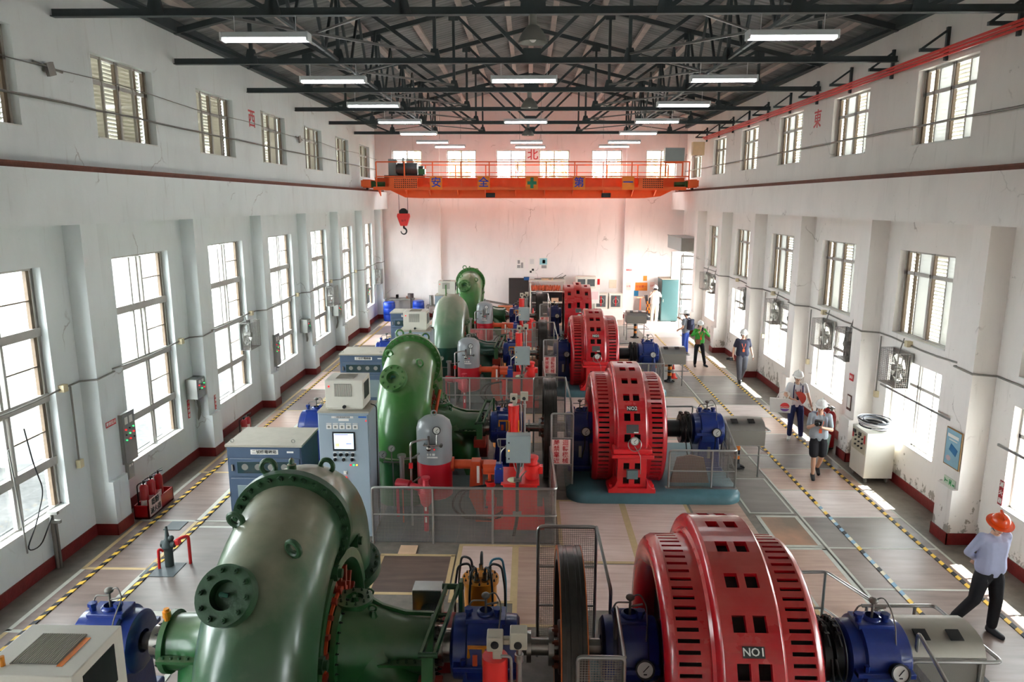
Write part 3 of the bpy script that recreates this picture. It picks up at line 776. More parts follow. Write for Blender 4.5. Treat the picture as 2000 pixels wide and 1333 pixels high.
cbar = thing('conductor_bar', 'red conductor bars running along the top of the east wall', 'conductor bar', (7.62, 8, 8.62))
for dz, dx in ((0, 0), (-.04, .06), (.04, -.05)): MB().bb(dx - .015, dx + .015, 0, 24.6, dz - .02, dz + .02).build('bar', mat('conductor_red', rgb(214, 44, 28), .45), cbar)
for i in range(12): MB().bb(-.3, .23, 2.3 + 2.05 * i, 2.36 + 2.05 * i, .06, .12).beam((-.25, 2.33 + 2.05 * i, .12), (.2, 2.33 + 2.05 * i, .45), .04, .04).bb(.17, .23, 2.3 + 2.05 * i, 2.36 + 2.05 * i, -.1, .5).build('bracket', STEEL, cbar)
def wavy(X, y0, y1, z, amp=.015, n=40, r=.014): return MB().tube([(X + rnd.uniform(-.4, .4) * amp, y0 + (y1 - y0) * i / n, z + rnd.uniform(-1, 1) * amp) for i in range(n + 1)], r, 6)
PIPEG = mat('galvanised_pipe', rgb(128, 124, 118), .5, .4, .2, 8)
solo('cable', MB().tube([(-7.68, y, 8.02 - .0 * y + .03 * math.sin(y)) for y in range(6, 38)], .009, 6).add([], []), PIPEG, 'upper thin cable strung across the west clerestory windows', 'cable')
solo('conduit_pipe', wavy(-7.68, 6, 36.8, 7.5, .01, 30, .022), PIPEG, 'straight pipe strung across the lower half of the west clerestory windows', 'pipe')
solo('conduit_pipe', wavy(7.78, 6, 36.8, 7.4, .01, 30, .022), PIPEG, 'thin brown pipe crossing the east clerestory windows', 'pipe')
t = solo('cable_anchor', MB().box((0, 0, 0), (.05, .18, .2), (.3, 0, 0)).cyl((0, -.4, .05), (0, .3, 0), .02, seg=6), PIPEG, 'grey clamp on the upper cable nearest the camera, west wall', 'clamp', (-7.66, 11.9, 7.98))
t = solo('cable_anchor', MB().box((0, 0, 0), (.05, .18, .2), (.3, 0, 0)).cyl((0, -.4, .05), (0, .3, 0), .02, seg=6), PIPEG, 'grey clamp on the upper cable past the west wall character 西', 'clamp', (-7.66, 24.6, 7.95))
for ch, X, y, z, d in (('西', XL + .004, 20.65, 8.15, 'e'), ('東', XR - .004, 20.5, 8.1, 'w')):
    solo('wall_lettering', MB().text(ch, .52, FACE(X, y, z, d), .004), REDINK, 'red painted character %s high on the %s wall' % (ch, 'west' if d == 'e' else 'east'), 'lettering')
solo('wall_lettering', MB().text('北', .55, FACE(.18, YN - .004, 8.2), .004), REDINK, 'red painted character 北 between the north windows', 'lettering')

# hazard tape along both aisles
def hazard(x, y0, y1, label, cols=(0, 1)):
    m = MB(); y = y0; i = 0
    while y < y1:
        far = y > 9.9 and y < 13.5 and x > 5 and x < 6
        m.mat((2 if i % 2 else (3 if rnd.random() < .6 else 1)) if far and rnd.random() < .7 else i % 2)
        z1, z0 = .022, .0
        m.add([(x - .035, y, z1), (x + .035, y + .05, z1), (x + .035, y + .17, z1), (x - .035, y + .12, z1),
               (x - .035, y, z0), (x + .035, y + .05, z0), (x + .035, y + .17, z0), (x - .035, y + .12, z0)], [(0, 1, 2, 3), (4, 7, 6, 5), (0, 4, 5, 1), (2, 6, 7, 3), (1, 5, 6, 2), (0, 3, 7, 4)])
        y += .12; i += 1
    solo('hazard_tape', m, [YEL2, BLK2, CREAMT, BLUET], label, 'floor tape')
hazard(-7.0, 6.0, 36, 'black and yellow floor tape line closest to the west wall')
hazard(-6.1, 6.0, 36, 'black and yellow floor tape line on the machine side of the west aisle')
hazard(5.75, 6.5, 32, 'black and yellow floor tape line on the machine side of the east aisle')
hazard(6.88, 6.5, 32, 'black and yellow floor tape line closest to the east wall')

# ------------------------------------------------------------------ generating sets, local frame: x as in the hall, y from the shaft line
AX = 1.05
UN = ['NO1', 'NO2', 'NO3', 'unnumbered']
def UY(k): return 7.18 + 7.9 * k
def bolts(mb, c, R, n, axis, r=.03, h=.035, a0=0, a1=360, out=1):
    """hexagon heads on a bolt circle; axis may be 'x','y','z' or a Matrix whose z is the flange normal"""
    M = axis if isinstance(axis, Matrix) else Matrix.Translation(c) @ {'z': Matrix.Identity(4), 'x': Matrix.Rotation(PI / 2, 4, 'Y'), 'y': Matrix.Rotation(-PI / 2, 4, 'X')}[axis]
    old = mb.T; mb.T = old @ M
    for i in range(n):
        t = math.radians(a0 + (a1 - a0) * i / n)
        p = (R * math.cos(t), R * math.sin(t), 0)
        mb.tube([p, (p[0], p[1], h * out)], r, 6)
        mb.tube([p, (p[0], p[1], (h + .02) * out)], r * .5, 8)
    mb.T = old; return mb
_bm = {}
def bolts_sep(parent, R, n, M, r, h, m):
    key = (r, h, m.name)
    if key not in _bm: _bm[key] = MB().tube([(0, 0, 0), (0, 0, h)], r, 6).tube([(0, 0, h), (0, 0, h + .018)], r * .5, 8).mesh('bolt', m)
    for i in range(n):
        t_ = 2 * PI * i / n; o = bpy.data.objects.new('bolt', _bm[key]); col.objects.link(o); o.parent = parent
        o.matrix_basis = M @ Matrix.Translation((R * math.cos(t_), R * math.sin(t_), 0)) @ Matrix.Rotation(i * 1.3, 4, 'Z')
def eye(parent, c, n, m, R=.085, r=.022, up=(0, 0, 1)):
    c = Vector(c); up = Vector(up).normalized()
    MB().torus(c + up * (R + .04), R, r, n).tube([c - up * .08, c + up * .05], [.07, .03], 8).build('lifting_eye', m, parent)
def nmat(c, n):
    n = Vector(n).normalized(); return Matrix.Translation(c) @ n.to_track_quat('Z', 'Y').to_matrix().to_4x4()

def turbine(k):
    G = [GREEN1, GREEN2, GREEN3, GREEN2][k]; GF = [GREEND2, GREEN2, GREEN3, GREEN2][k]
    extra = ['with dusty bolted upper flange', 'with bright bolted upper flange', 'as a smooth flangeless two-tone bend', 'standing closest to the north wall'][k]
    t = thing('turbine_casing', 'green spiral turbine casing of the %s set, %s' % (UN[k], extra), 'turbine', (0, UY(k), 0), group='turbine casings')
    X = -2.50
    # spiral: up the front leg, over the shaft, down behind
    pts = [(X, -1.42, 1.02)]; rs = [.545]
    for i in range(0, 61):
        a = 180 - i * (250 / 60.0); th = math.radians(a)
        rho = 1.42 + .04 * math.sin(math.radians(min(180, 250 * i / 60))) - .12 * i / 60; r = (.555 - .02 * i / 20) if a > 96 else (.61 - .16 * (96 - a) / 96 if a > 0 else .45 - .1 * (-a) / 70)
        pts.append((X, rho * math.cos(th), AX + .0 + rho * math.sin(th))); rs.append(r)
    if k == 2:
        rs = [.505] * len(rs)
    b = MB().tube(pts, rs, 40)
    if k == 2:
        cut = 14
    b.build('spiral_case', G, t, sharp=50)
    # front leg under the flange
    MB().cyl((X, -1.42, 0), (X, -1.42, .98), .50, seg=36).build('inlet_pipe', GREEND if k == 2 else GREENM, t)
    if k != 2:
        f = MB().lathe([(-.07, .5), (-.07, .62), (0, .62), (0, .5)], (X, -1.42, 1.02), 'z', 40).build('inlet_flange', GF, t)
        bolts(MB(), (X, -1.42, .95), .555, 20, 'z', .03, .03, out=-1).build('bolt_circle', GF, f)
        # upper flange
        a = math.radians(96); c = Vector((X, 1.44 * math.cos(a), AX + 1.47 * math.sin(a))); n = Vector((0, -math.sin(a), math.cos(a))); n = -n if n.y > 0 else n
        M = nmat(c, n)
        fl = MB().at(M); fl.lathe([(-.09, .44), (-.09, .632), (0, .632), (.0, .44)], seg=48)
        o = fl.build('upper_flange', GF, t)
        bolts_sep(o, .577, 30, M, .032, .04, GF)
        # rear flange
        a = math.radians(9); c = Vector((X, 1.33 * math.cos(a), AX + 1.33 * math.sin(a))); n = Vector((0, math.sin(a), -math.cos(a)))
        M = nmat(c, -n); fl = MB().at(M).lathe([(-.06, .36), (-.06, .60), (.06, .60), (.06, .36)], seg=40); o = fl.build('rear_flange', GF, t)
        bolts_sep(o, .55, 24, M @ Matrix.Translation((0, 0, .06)), .026, .035, GF)
        # manhole stub on the shoulder
        n = Vector((-.12, -.80, .58)); c = Vector((-2.64, -1.54, 2.54)); M = nmat(c, n)
        st = MB().at(M).lathe([(-.35, .2), (-.14, .205), (-.12, .265), (-.0, .265), (0, .13), (-.09, .12), (-.09, 0)], seg=36)
        o = st.build('manhole', GF, t); bolts_sep(o, .215, 10, M, .026, .03, GF)
        MB().at(M).tube([(-.05, 0, -.06), (0, 0, .04), (.06, 0, .02)], .022, 8).build('manhole_handle', GREEND, o)
        # seam ribs
        MB().tube([(X - .02, -1.95, 1.05)] + [(X - .02, (1.42 + .52) * math.cos(math.radians(q)), AX + (1.42 + .512) * math.sin(math.radians(q))) for q in range(175, 142, -4)], .016, 6).build('seam_rib', G, t)
        MB().tube([(X + .02, (1.42 + .505) * math.cos(math.radians(q)), AX + (1.41 + .497) * math.sin(math.radians(q))) for q in range(128, 103, -4)], .014, 6).build('seam_rib', G, t)
        for (c, n, up) in (((-2.85, -.62, 2.72), (.2, 1, .3), (-.15, -.35, 1)), ((-2.2, -.98, 2.62), (.5, 1, .2), (.2, -.5, 1)), ((-2.74, -.02, 3.02), (0, 1, 0), (-.1, 0, 1)), ((-2.28, .42, 2.86), (.2, 1, 0), (.12, .3, 1))):
            eye(t, c, n, GREEND2 if k == 0 else G, .075, .028 if k == 0 else .02, up)
        MB().lathe([(0, .035), (.03, .05), (.09, .05), (.1, .03), (.14, .03), (.16, .015), (.17, 0)], (-2.55, .12, 3.02), 'z', 12).build('vent_plug', G, t)
    else:
        for c in ((-2.62, -.35, 3.02), (-2.3, .1, 3.02)): MB().bb(c[0] - .015, c[0] + .015, c[1] - .07, c[1] + .07, c[2] - .05, c[2] + .3).build('lifting_lug', GREEN2, t)
        MB().lathe([(0, .512), (.68, .512)], (X, -1.42, .9), 'z', 40).build('lower_band', GREEND, t)
        MB().torus((X, -1.42, 1.3), .505, .008, (0, 0, 1), 40, 6).build('seam_rib', GREEND, t)
    # big nuts on the side of the case
    for (y, z) in ((.62, 1.98), (-.28, 2.06), (-.95, 1.45)):
        MB().cyl((-2.16, y, z), (-1.98, y, z), .085, seg=6).cyl((-1.98, y, z), (-1.94, y, z), .05, seg=12).build('hexagon_nut', GREEND2 if k == 0 else G, t)
    # discs between spiral and draft bends, both sides
    for s in (1, -1):
        g = (lambda a: X + s * a)
        ring = MB()
        prof = [(.1, 1.32), (.26, 1.2), (.30, 1.2), (.30, 1.1), (.36, 1.08), (.44, 1.04), (.48, 1.04), (.48, .93), (.44, .90), (.34, .88), (.32, .5)]
        ring.lathe([(s * a, r) for a, r in (prof if s == 1 else prof)], (X, 0, AX), 'x', 56)
        ring.build('head_cover', GREENM if k in (0, 2) else G, t)
        if s == 1:
            vn = MB()
            for i in range(20):
                a = math.radians(i * 18); M = Matrix.Translation((X + .36, 0, AX)) @ Matrix.Rotation(a, 4, 'X')
                vn.at(M).box((0.02, 0, .72), (.05, .06, .26), (.45, 0, 0)).box((.06, .03, .63), (.06, .05, .09), (.3, 0, 0))
            vn.build('guide_vane_link', mat('link_rust', rgb(150, 52, 36), .4, .1, .25, 10), t)
            MB().lathe([(.40, .62), (.43, .62), (.43, .58), (.40, .58)], (X, 0, AX), 'x', 40).build('regulating_ring', SERVO, t)
        # draft bend: cone towards the gland, elbow to the floor
        DG = GREENM if k != 2 else GREEND
        cone = MB().lathe([(s * a, r) for a, r in [(.44, .56), (.50, .56), (.52, .52), (.62, .50), (.75, .46), (.9, .40), (1.05, .34), (1.2, .31), (1.44, .30), (1.44, .34), (1.5, .34), (1.5, .12)]], (X, 0, AX), 'x', 44)
        cone.tube([(g(.55), 0, AX - .05), (g(.8), 0, AX - .1), (g(1.0), 0, AX - .35), (g(1.05), 0, AX - .7), (g(1.05), 0, 0)], [.45, .46, .42, .4, .4], 28)
        o = cone.build('draft_bend', DG, t)
        MB().bb(g(.62), g(1.46), -.42, -.31, AX + .0, AX + .03).build('split_flange', DG, o); MB().bb(g(.62), g(1.46), .31, .42, AX, AX + .03).build('split_flange', DG, o)
        bm = MB()
        for i in range(9):
            for yy in (-.37, .37): bm.cyl((g(.68 + .09 * i), yy, AX + .03), (g(.68 + .09 * i), yy, AX + .06), .018, seg=6)
        bm.build('flange_bolts', GREEND2, o)
        bolts(MB(), (g(.50), 0, AX), .535, 32, 'x', .014, .02, out=s).build('bolt_circle', IRON, o)
        bolts(MB(), (g(1.5), 0, AX), .3, 16, 'x', .018, .03, out=s).build('bolt_circle', IRON, o)
        MB().lathe([(s * 1.5, .22), (s * 1.58, .22), (s * 1.58, .18), (s * 1.66, .18), (s * 1.66, .1)], (X, 0, AX), 'x', 24).build('shaft_gland', POLISH, o)
        if s == 1:
            mh = MB().lathe([(-.1, .14), (0, .14), (0.0, .2), (.045, .2), (.045, .1), (.0, .09), (.0, 0)], (g(.58) + .02, 0, AX + .52), 'z', 32)
            q = mh.build('inspection_cover', DG, t); bolts(MB(), (g(.58) + .02, 0, AX + .565), .155, 10, 'z', .014, .016).build('bolt_circle', GREEND2, q)
            eye(t, (g(.60), 0, AX + .53), (0, 1, 0), DG, .03, .008)
            eye(t, (g(.82), -.1, AX + .42), (0, 1, .2), DG, .04, .013); eye(t, (g(.7), .3, AX + .38), (0, 1, .2), DG, .04, .013)
            MB().tube([(g(.56), .1, AX + .53), (g(.72), .12, AX + .50), (g(.88), .12, AX + .40), (g(1.15), .1, AX + .33), (g(1.46), .1, AX + .32)], .03, 4).build('ledge_rib', DG, t)
        else:
            eye(t, (g(.86), -.1, AX + .42), (0, 1, .2), DG, .045, .014)
            MB().cyl((g(1.46), -.1, AX + .32), (g(1.46), -.1, AX + .46), .03, seg=10).cyl((g(1.46), -.1, AX + .36), (g(1.46), -.1, AX + .43), .045, seg=12).build('oil_cup', YEL, t)
    MB().prism([(-3.4, 0), (-1.3, 0), (-1.45, .42), (-3.3, .42)], -1.05, 1.6, 'y').build('foundation_block', mat('foundation_grey', rgb(92, 104, 104), .7, 0, .15), t)
    MB().prism([(-2.1, 0), (-.95, 0), (-1.1, .36), (-1.95, .36)], -2.35, -1.1, 'y').build('foundation_block', mat('foundation_grey', (0, 0, 0)), t)
    return t
for k in range(4): turbine(k)

def gauge(parent, c, n, R=.1, dark=True):
    """round dial gauge; n: direction it faces"""
    M = nmat(c, n)
    o = MB().at(M).lathe([(-.06, 0), (-.06, R * .9), (0, R), (.03, R), (.03, R * .84), (.012, R * .82)], seg=28).build('gauge', SLATE if dark else STAIN, parent)
    MB().at(M).lathe([(.013, R * .83), (.014, 0.0001)], seg=28).build('dial', DIAL, o)
    MB().at(M).box((R * .1, R * .1, .018), (R * .9, .008, .004), (0, 0, .8)).box((0, -R * .45, .018), (R * .35, R * .12, .003)).build('pointer', BLACKINK, o)
    return o

def bearing(name, label, x0, x1, k, big=True, left=False):
    t = thing(name, label, 'bearing', ((x0 + x1) / 2, UY(k), 0), group='blue shaft bearings')
    w = (x1 - x0) / 2
    MB().lathe([(-w, .13), (-w, .30), (-w + .03, .34), (-w * .55, .35), (-w * .5, .39), (w * .5, .39), (w * .55, .35), (w - .03, .34), (w, .30), (w, .13)], (0, 0, AX), 'x', 40).build('bearing_shell', BLUE, t)
    MB().prism([(-w * .75, .2), (w * .75, .2), (w * .62, .95), (-w * .62, .95)], -.34, .34, 'y').bb(-w * .85, w * .85, -.44, .44, .2, .3).build('pedestal', BLUE, t, .03)
    MB().bb(-w * .9, w * .9, -.44, .44, AX - .03, AX + .03).build('split_flange', BLUE, t, .01)
    for x in (-w * .6, w * .6):
        for y in (-.40, .40): MB().cyl((x, y, AX), (x, y, AX + .1), .03, seg=6).build('flange_bolt', BLUE, t)
    MB().lathe([(0, .1), (.05, .1), (.07, .07)], (0, 0, AX + .37), 'z', 20).bb(-w * .6, w * .6, -.14, .14, AX + .34, AX + .40).build('oil_cap', BLUE, t, .01)
    for x in (-w * .5, w * .35): MB().cyl((x, -.05, AX + .34), (x, -.05, AX + .48), .035, seg=12).cyl((x, -.05, AX + .45), (x, -.05, AX + .49), .05, seg=6).build('filler_neck', BLUE, t)
    pr = MB().cyl((0, 0, AX + .4), (0, 0, AX + .58), .014, seg=8).ball((0, 0, AX + .61), (.05, .05, .035)).cyl((0, 0, AX + .5), (.14, 0, AX + .53), .012, seg=6)
    pr.tube(round_path([(0, 0, AX + .6), (.1, 0, AX + .66), (.17, -.05, AX + .55), (.16, -.2, AX + .42), (.12, -.36, AX + .1)], .05), .008, 6).tube(round_path([(-.2, 0, AX + .45), (-.15, 0, AX + .55), (0, 0, AX + .55)], .03), .01, 6)
    pr.build('temperature_probe', PIPEG, t)
    if not left:
        gauge(t, (w * .35 if big else -w * .2, -.45, AX + .05), (.0, -1, .35), .10)
        MB().tube(round_path([(w * .3, -.42, AX), (w * .3, -.45, .8), (w * .1, -.42, .5)], .05), .012, 6).build('gauge_line', IRON, t)
    MB().bb(-.03, .03, -.37, -.33, .5, .75).build('oil_sight', STAIN, t)
    return t
for k in range(4):
    nm = UN[k] + ' set'
    bearing('turbine_bearing', 'blue bearing housing between green turbine and flywheel, %s' % nm, -.82, -.08, k, left=True)
    bearing('generator_bearing', 'blue bearing pedestal between flywheel and red generator, %s' % nm, .82, 1.44, k)
    if k < 3: bearing('end_bearing', 'blue bearing pedestal at the east end of the shaft, %s' % nm, 3.55 - (0 if k else .13), 4.22 - (0 if k else .13), k)
    if k < 3: bearing('outboard_bearing', 'blue bearing at the west end of the shaft, beyond the green turbine, %s' % nm, -4.98, -4.3, k, left=True)
    # pipes on the turbine bearing
    t = thing('cooling_manifold', 'small orange pipe manifold in front of the blue turbine bearing, %s' % nm, 'pipe', (-.45, UY(k) - .43, AX), group='bearing pipe manifolds')
    MB().tube([(-.16, 0, .15), (-.16, -.02, .28), (.16, -.02, .28), (.16, 0, .15)], .02, 8).cyl((0, -.02, .27), (0, 0, .05), .018).build('manifold_pipe', YEL, t)
    for x in (-.09, .09): MB().bb(x - .025, x + .025, -.05, -.03, .08, .2).build('valve_tag', SERVO, t)
    sh = MB()
    sh.cyl((-4.4 if k < 3 else -1.2, 0, AX), (.95, 0, AX), .095, seg=24)
    sh.lathe([(0, .1), (0, .17), (.05, .17), (.05, .1)], (.0, 0, AX), 'x', 24).lathe([(0, .1), (0, .2), (.06, .2), (.06, .1)], (.24, 0, AX), 'x', 24)
    t = solo('turbine_shaft', sh, POLISH, 'bright steel shaft passing through the flywheel, %s' % nm, 'shaft', (0, UY(k), 0), group='turbine shafts')
    # flywheel
    t = thing('flywheel', '%s flywheel with ribbed rim, %s' % ('dark orange-edged' if k == 0 else 'dark grey', nm), 'flywheel', (.47, UY(k), AX), group='flywheels')
    R = 1.09
    rim = MB().lathe([(-.13, R - .16), (-.13, R - .01), (-.12, R), (-.08, R), (-.075, R - .008), (-.04, R - .008), (-.035, R), (.035, R), (.04, R - .008), (.075, R - .008), (.08, R), (.12, R), (.13, R - .01), (.13, R - .16), (-.13, R - .16)], (0, 0, 0), 'x', 80)
    rim.build('rim', RIM, t)
    MB().lathe([(-.05, R - .15), (-.03, .3), (-.12, .28), (-.12, .1)], (0, 0, 0), 'x', 60).lathe([(.05, R - .15), (.03, .3), (.12, .28), (.12, .1)], (0, 0, 0), 'x', 60).build('web', IRON if k else mat('web_brown', rgb(70, 36, 28), .5, .2, .25), t)
    for s in (-1, 1): MB().lathe([(s * .125, R - .05), (s * .136, R - .05), (s * .136, R - .002), (s * .125, R - .002)], (0, 0, 0), 'x', 80).build('rim_edge', RIMO if k == 0 else RIM, t)
    bolts(MB(), (-.12, 0, 0), .2, 8, 'x', .03, .05, out=-1).build('hub_bolts', RAILM, t)
    # guard frames round the flywheel
    t = thing('flywheel_guard', 'tall stainless mesh guard behind the flywheel, %s' % nm, 'guard', (.5, UY(k) + 1.33, 0), group='rear flywheel guards')
    MB().tube(round_path([(-.36, 0, 0), (-.36, 0, 1.85), (.38, 0, 1.85), (.38, 0, 0)], .07), .022, 8).build('guard_frame', STAIN, t)
    MB().tube(round_path([(.38, 0, 1.85), (.47, -.9, 1.5), (.47, -.9, 0)], .06), .02, 8).build('guard_frame', STAIN, t)
    MB().cyl((-.36, 0, 1.3), (.38, 0, 1.3), .015, seg=8).cyl((-.36, 0, .75), (.38, 0, .75), .015, seg=8).build('cross_bar', STAIN, t)
    MB().bb(-.35, .37, -.004, .004, .03, 1.84).build('mesh_panel', WIRE, t)
    t = thing('flywheel_guard', 'stainless mesh guard with red lettered warning plate before the flywheel, %s' % nm, 'guard', (.68, UY(k) - 1.12, 0), group='front flywheel guards')
    MB().tube(round_path([(-.2, 0, 0), (-.2, 0, 1.70), (.24, 0, 1.70), (.24, 0, 0)], .05), .02, 8).cyl((-.2, 0, 1.18), (.24, 0, 1.18), .014).cyl((-.2, 0, .62), (.24, 0, .62), .014).build('guard_frame', STAIN, t)
    MB().tube(round_path([(.24, 0, 1.7), (.27, .9, 1.7), (.27, .9, .2)], .08), .02, 8).build('guard_frame', STAIN, t)
    MB().bb(-.19, .23, -.004, .004, .03, 1.68).bb(.24, .246, .02, .88, .3, 1.68).build('mesh_panel', WIRE, t)
    sg = MB().bb(-.19, .19, -.03, -.022, .64, 1.16).build('warning_plate', PINKW, t)
    tx = MB()
    for i, ch in enumerate('迴轉機械'): tx.text(ch, .125, FACE(.09, -.033, 1.09 - i * .128), .004)
    for i, ch in enumerate('嚴禁靠近'): tx.text(ch, .125, FACE(-.09, -.033, 1.09 - i * .128), .004)
    tx.build('lettering', REDINK, sg)

# red generators
def ringgrid(mb, R, x0, x1, xs, n, h, depth, inner_mat, a0=0.0, off=0.0, sub=3):
    """cylindrical band from x0 to x1 with n rows of rectangular holes (x intervals xs, angular height h)"""
    cuts = [x0]
    for a, b in xs: cuts += [a, b]
    cuts.append(x1)
    hole = [(i % 2 == 1) for i in range(len(cuts) - 1)]
    st = 2 * PI / n
    P = lambda x, a, r: (x, -r * math.cos(a), AX + r * math.sin(a))
    for i in range(n):
        b0 = off + i * st; angs = [b0 + (st - h) * j / sub for j in range(sub + 1)]
        for c in range(len(cuts) - 1):
            for a, b in zip(angs, angs[1:]):
                mb.add([P(cuts[c], a, R), P(cuts[c + 1], a, R), P(cuts[c + 1], b, R), P(cuts[c], b, R)], [(0, 3, 2, 1)])
            a, b = angs[-1], b0 + st
            if not hole[c]: mb.add([P(cuts[c], a, R), P(cuts[c + 1], a, R), P(cuts[c + 1], b, R), P(cuts[c], b, R)], [(0, 3, 2, 1)])
            else:
                x, y = cuts[c], cuts[c + 1]; r = R - depth
                mb.add([P(x, a, R), P(y, a, R), P(y, b, R), P(x, b, R), P(x, a, r), P(y, a, r), P(y, b, r), P(x, b, r)],
                       [(0, 1, 5, 4), (1, 2, 6, 5), (2, 3, 7, 6), (3, 0, 4, 7)])
def generator(k):
    extra = ['white plate reading NO1', 'white plate reading NO2', 'white plate reading NO3', 'tall rectangular openings and no number plate'][k]
    t = thing('generator', 'glossy red ring-shaped generator with %s' % extra, 'generator', (2.08, UY(k), 0), group='red generators')
    if k < 3:
        RB, RS = 1.46, 1.235
        b = MB(); ringgrid(b, RB, -.27, .27, [(-.16, -.035), (.035, .16)], 22, .105, .06, 1, off=math.radians(-3.5))
        b.lathe([(-.27, RB), (-.295, RB - .02), (-.31, RB - .05), (-.31, RS - .02)], (0, 0, AX), 'x', 88)
        b.lathe([(.27, RB), (.295, RB - .02), (.31, RB - .05), (.31, RS - .02)], (0, 0, AX), 'x', 88)
        b.build('stator_band', GRED, t, sharp=45)
        b = MB()
        for s in (-1, 1): b.lathe([(s * .312, RS), (s * .34, RS + .03), (s * .34, RS + .05), (s * .312, RS + .08)], (0, 0, AX), 'x', 88)
        for s in (-1, 1):
            for i in range(40):
                a = 2 * PI * i / 40; b.box((s * .313, -(RS + .13) * math.cos(a), AX + (RS + .13) * math.sin(a)), (.004, .035, .07), (-a + 0, 0, 0)) if False else None
        b.build('stator_collar', GRED, t)
        for s in (-1, 1):
            b = MB(); xa, xb = (.43, .64)
            ringgrid(b, RS, min(s * .31, s * .66), max(s * .31, s * .66), [(min(s * xa, s * xb), max(s * xa, s * xb))], 76, .030, .035, 1, sub=1)
            b.lathe([(s * .66, RS), (s * .71, RS - .025), (s * .745, RS - .07), (s * .76, RS - .13), (s * .75, RS - .22), (s * .71, RS - .30), (s * .62, RS - .36), (s * .5, RS - .37)], (0, 0, AX), 'x', 76)
            b.build('end_housing', GRED, t, sharp=45)
        MB().lathe([(-.26, 1.385), (.26, 1.385)], (0, 0, AX), 'x', 60).lathe([(-.66, 1.19), (.66, 1.19)], (0, 0, AX), 'x', 60).build('dark_inner_core', BLACKV, t)  # black drums behind the holes, painting the shade inside
        MB().lathe([(-.5, .2), (-.52, .86)], (0, 0, AX), 'x', 48).lathe([(.5, .2), (.52, .86)], (0, 0, AX), 'x', 48).lathe([(-.66, .12), (-.66, .3), (.66, .3), (.66, .12)], (0, 0, AX), 'x', 32).build('rotor', IRON, t)
    else:
        for (x0, x1, R, rot) in ((-.16, .16, 1.46, 0), (-.56, -.16, 1.36, .0), (.16, .56, 1.36, .0)):
            b = MB(); xs = (x0 + x1) / 2
            ringgrid(b, R, x0, x1, [(xs - .065, xs + .065)], 14, .17, .06, 1, off=.1)
            b.lathe([(x0, R), (x0, 1.0)], (0, 0, AX), 'x', 56).lathe([(x1, R), (x1, 1.0)], (0, 0, AX), 'x', 56)
            b.build('stator_band' if xs == 0 else 'end_housing', GRED, t, sharp=45)
        MB().lathe([(-.55, 1.0), (-.55, 1.3), (.55, 1.3), (.55, 1.0)], (0, 0, AX), 'x', 56).build('dark_inner_core', BLACKV, t)  # black drum giving the openings their inner shade by colour
        MB().lathe([(-.5, .1), (-.5, 1.02)], (0, 0, AX), 'x', 48).lathe([(.5, .1), (.5, 1.02)], (0, 0, AX), 'x', 48).build('rotor', IRON, t)
    # feet, front and rear
    for s in (-1, 1):
        f = MB()
        f.bb(-.38, .38, s * 1.56, s * 1.05, 1.0, 1.10).build('foot_flange', GREDB, t, .02)
        f = MB().bb(-.42, .42, s * 1.60, s * 1.05, .92, 1.0); f.build('foot_flange', GREDB, t, .02)
        c = MB(); c.add([], [])
        # column with openings: frame of bars round a black block that paints the hollow's shade
        ys = s * 1.5
        for x0, x1 in ((-.29, -.17), (-.055, .055), (.17, .29)): c.bb(x0, x1, ys, s * 1.05, .3, .93)
        for z0, z1 in ((.3, .36), (.50, .66), (.80, .93)): c.bb(-.29, .29, ys + s * -.001, s * 1.05, z0, z1)
        c.prism([(-.46, .2), (.46, .2), (.46, .27), (.40, .29), (.33, .36), (.29, .5), (-.29, .5), (-.33, .36), (-.40, .29), (-.46, .27)], ys * 1.0 - s * .002, s * 1.42, 'y') if False else None
        c.prism([(-.47, .2), (.47, .2), (.47, .28), (.40, .30), (.34, .36), (.30, .46), (.29, .46), (.29, .3), (-.29, .3), (-.29, .46), (-.30, .46), (-.34, .36), (-.40, .30), (-.47, .28)], s * 1.58, s * 1.1, 'y')
        o = c.build('foot_column', GREDB, t, .012)
        MB().bb(-.25, .25, s * 1.44, s * 1.1, .36, .9).build('recess_shade_block', BLACKV, o)
        for x in (-.41, .41): MB().cyl((x, s * 1.5, .26), (x, s * 1.5, .36), .035, seg=6).cyl((x, s * 1.5, .26), (x, s * 1.5, .3), .055, seg=12).build('anchor_bolt', GREDB, o)
    MB().bb(-.11, .11, -1.60, -1.5, .5, .68).build('terminal_box', mat('terminal_grey', rgb(96, 116, 120), .5), t, .008)
    a = math.radians(17); n = (0, -math.cos(a), math.sin(a)); M = nmat((0, -1.465 * math.cos(a), AX + 1.465 * math.sin(a)), n)
    Mt = Matrix.Translation((0, -1.47 * math.cos(a), AX + 1.47 * math.sin(a))) @ Matrix.Rotation(PI / 2 - a, 4, 'X')
    MB().at(Mt).box((0, 0, 0), (.24, .17, .012)).build('rating_plate', mat('rating_plate_grey', rgb(92, 88, 88), .4, .4, .1), t)
    MB().at(Mt).box((.07, -.07, .008), (.09, .025, .004)).build('sticker', SIGNWHITE, t)
    if k < 3:
        a = math.radians(33)
        Mt = Matrix.Translation((0, -1.468 * math.cos(a), AX + 1.468 * math.sin(a))) @ Matrix.Rotation(PI / 2 - a, 4, 'X')
        o = MB().at(Mt).box((0, 0, 0), (.20, .10, .014)).build('number_plate', mat('plate_black', rgb(48, 50, 50), .5), t)
        MB().at(Mt).text(['NO1', 'NO2', 'NO3'][k], .10, Matrix.Translation((0, 0, .009)), .006).build('lettering', WHITEINK, o)
    z0 = AX + .2
    gauge(t, (.03, -1.53, z0 + .02), (0, -1, .25), .085, False)
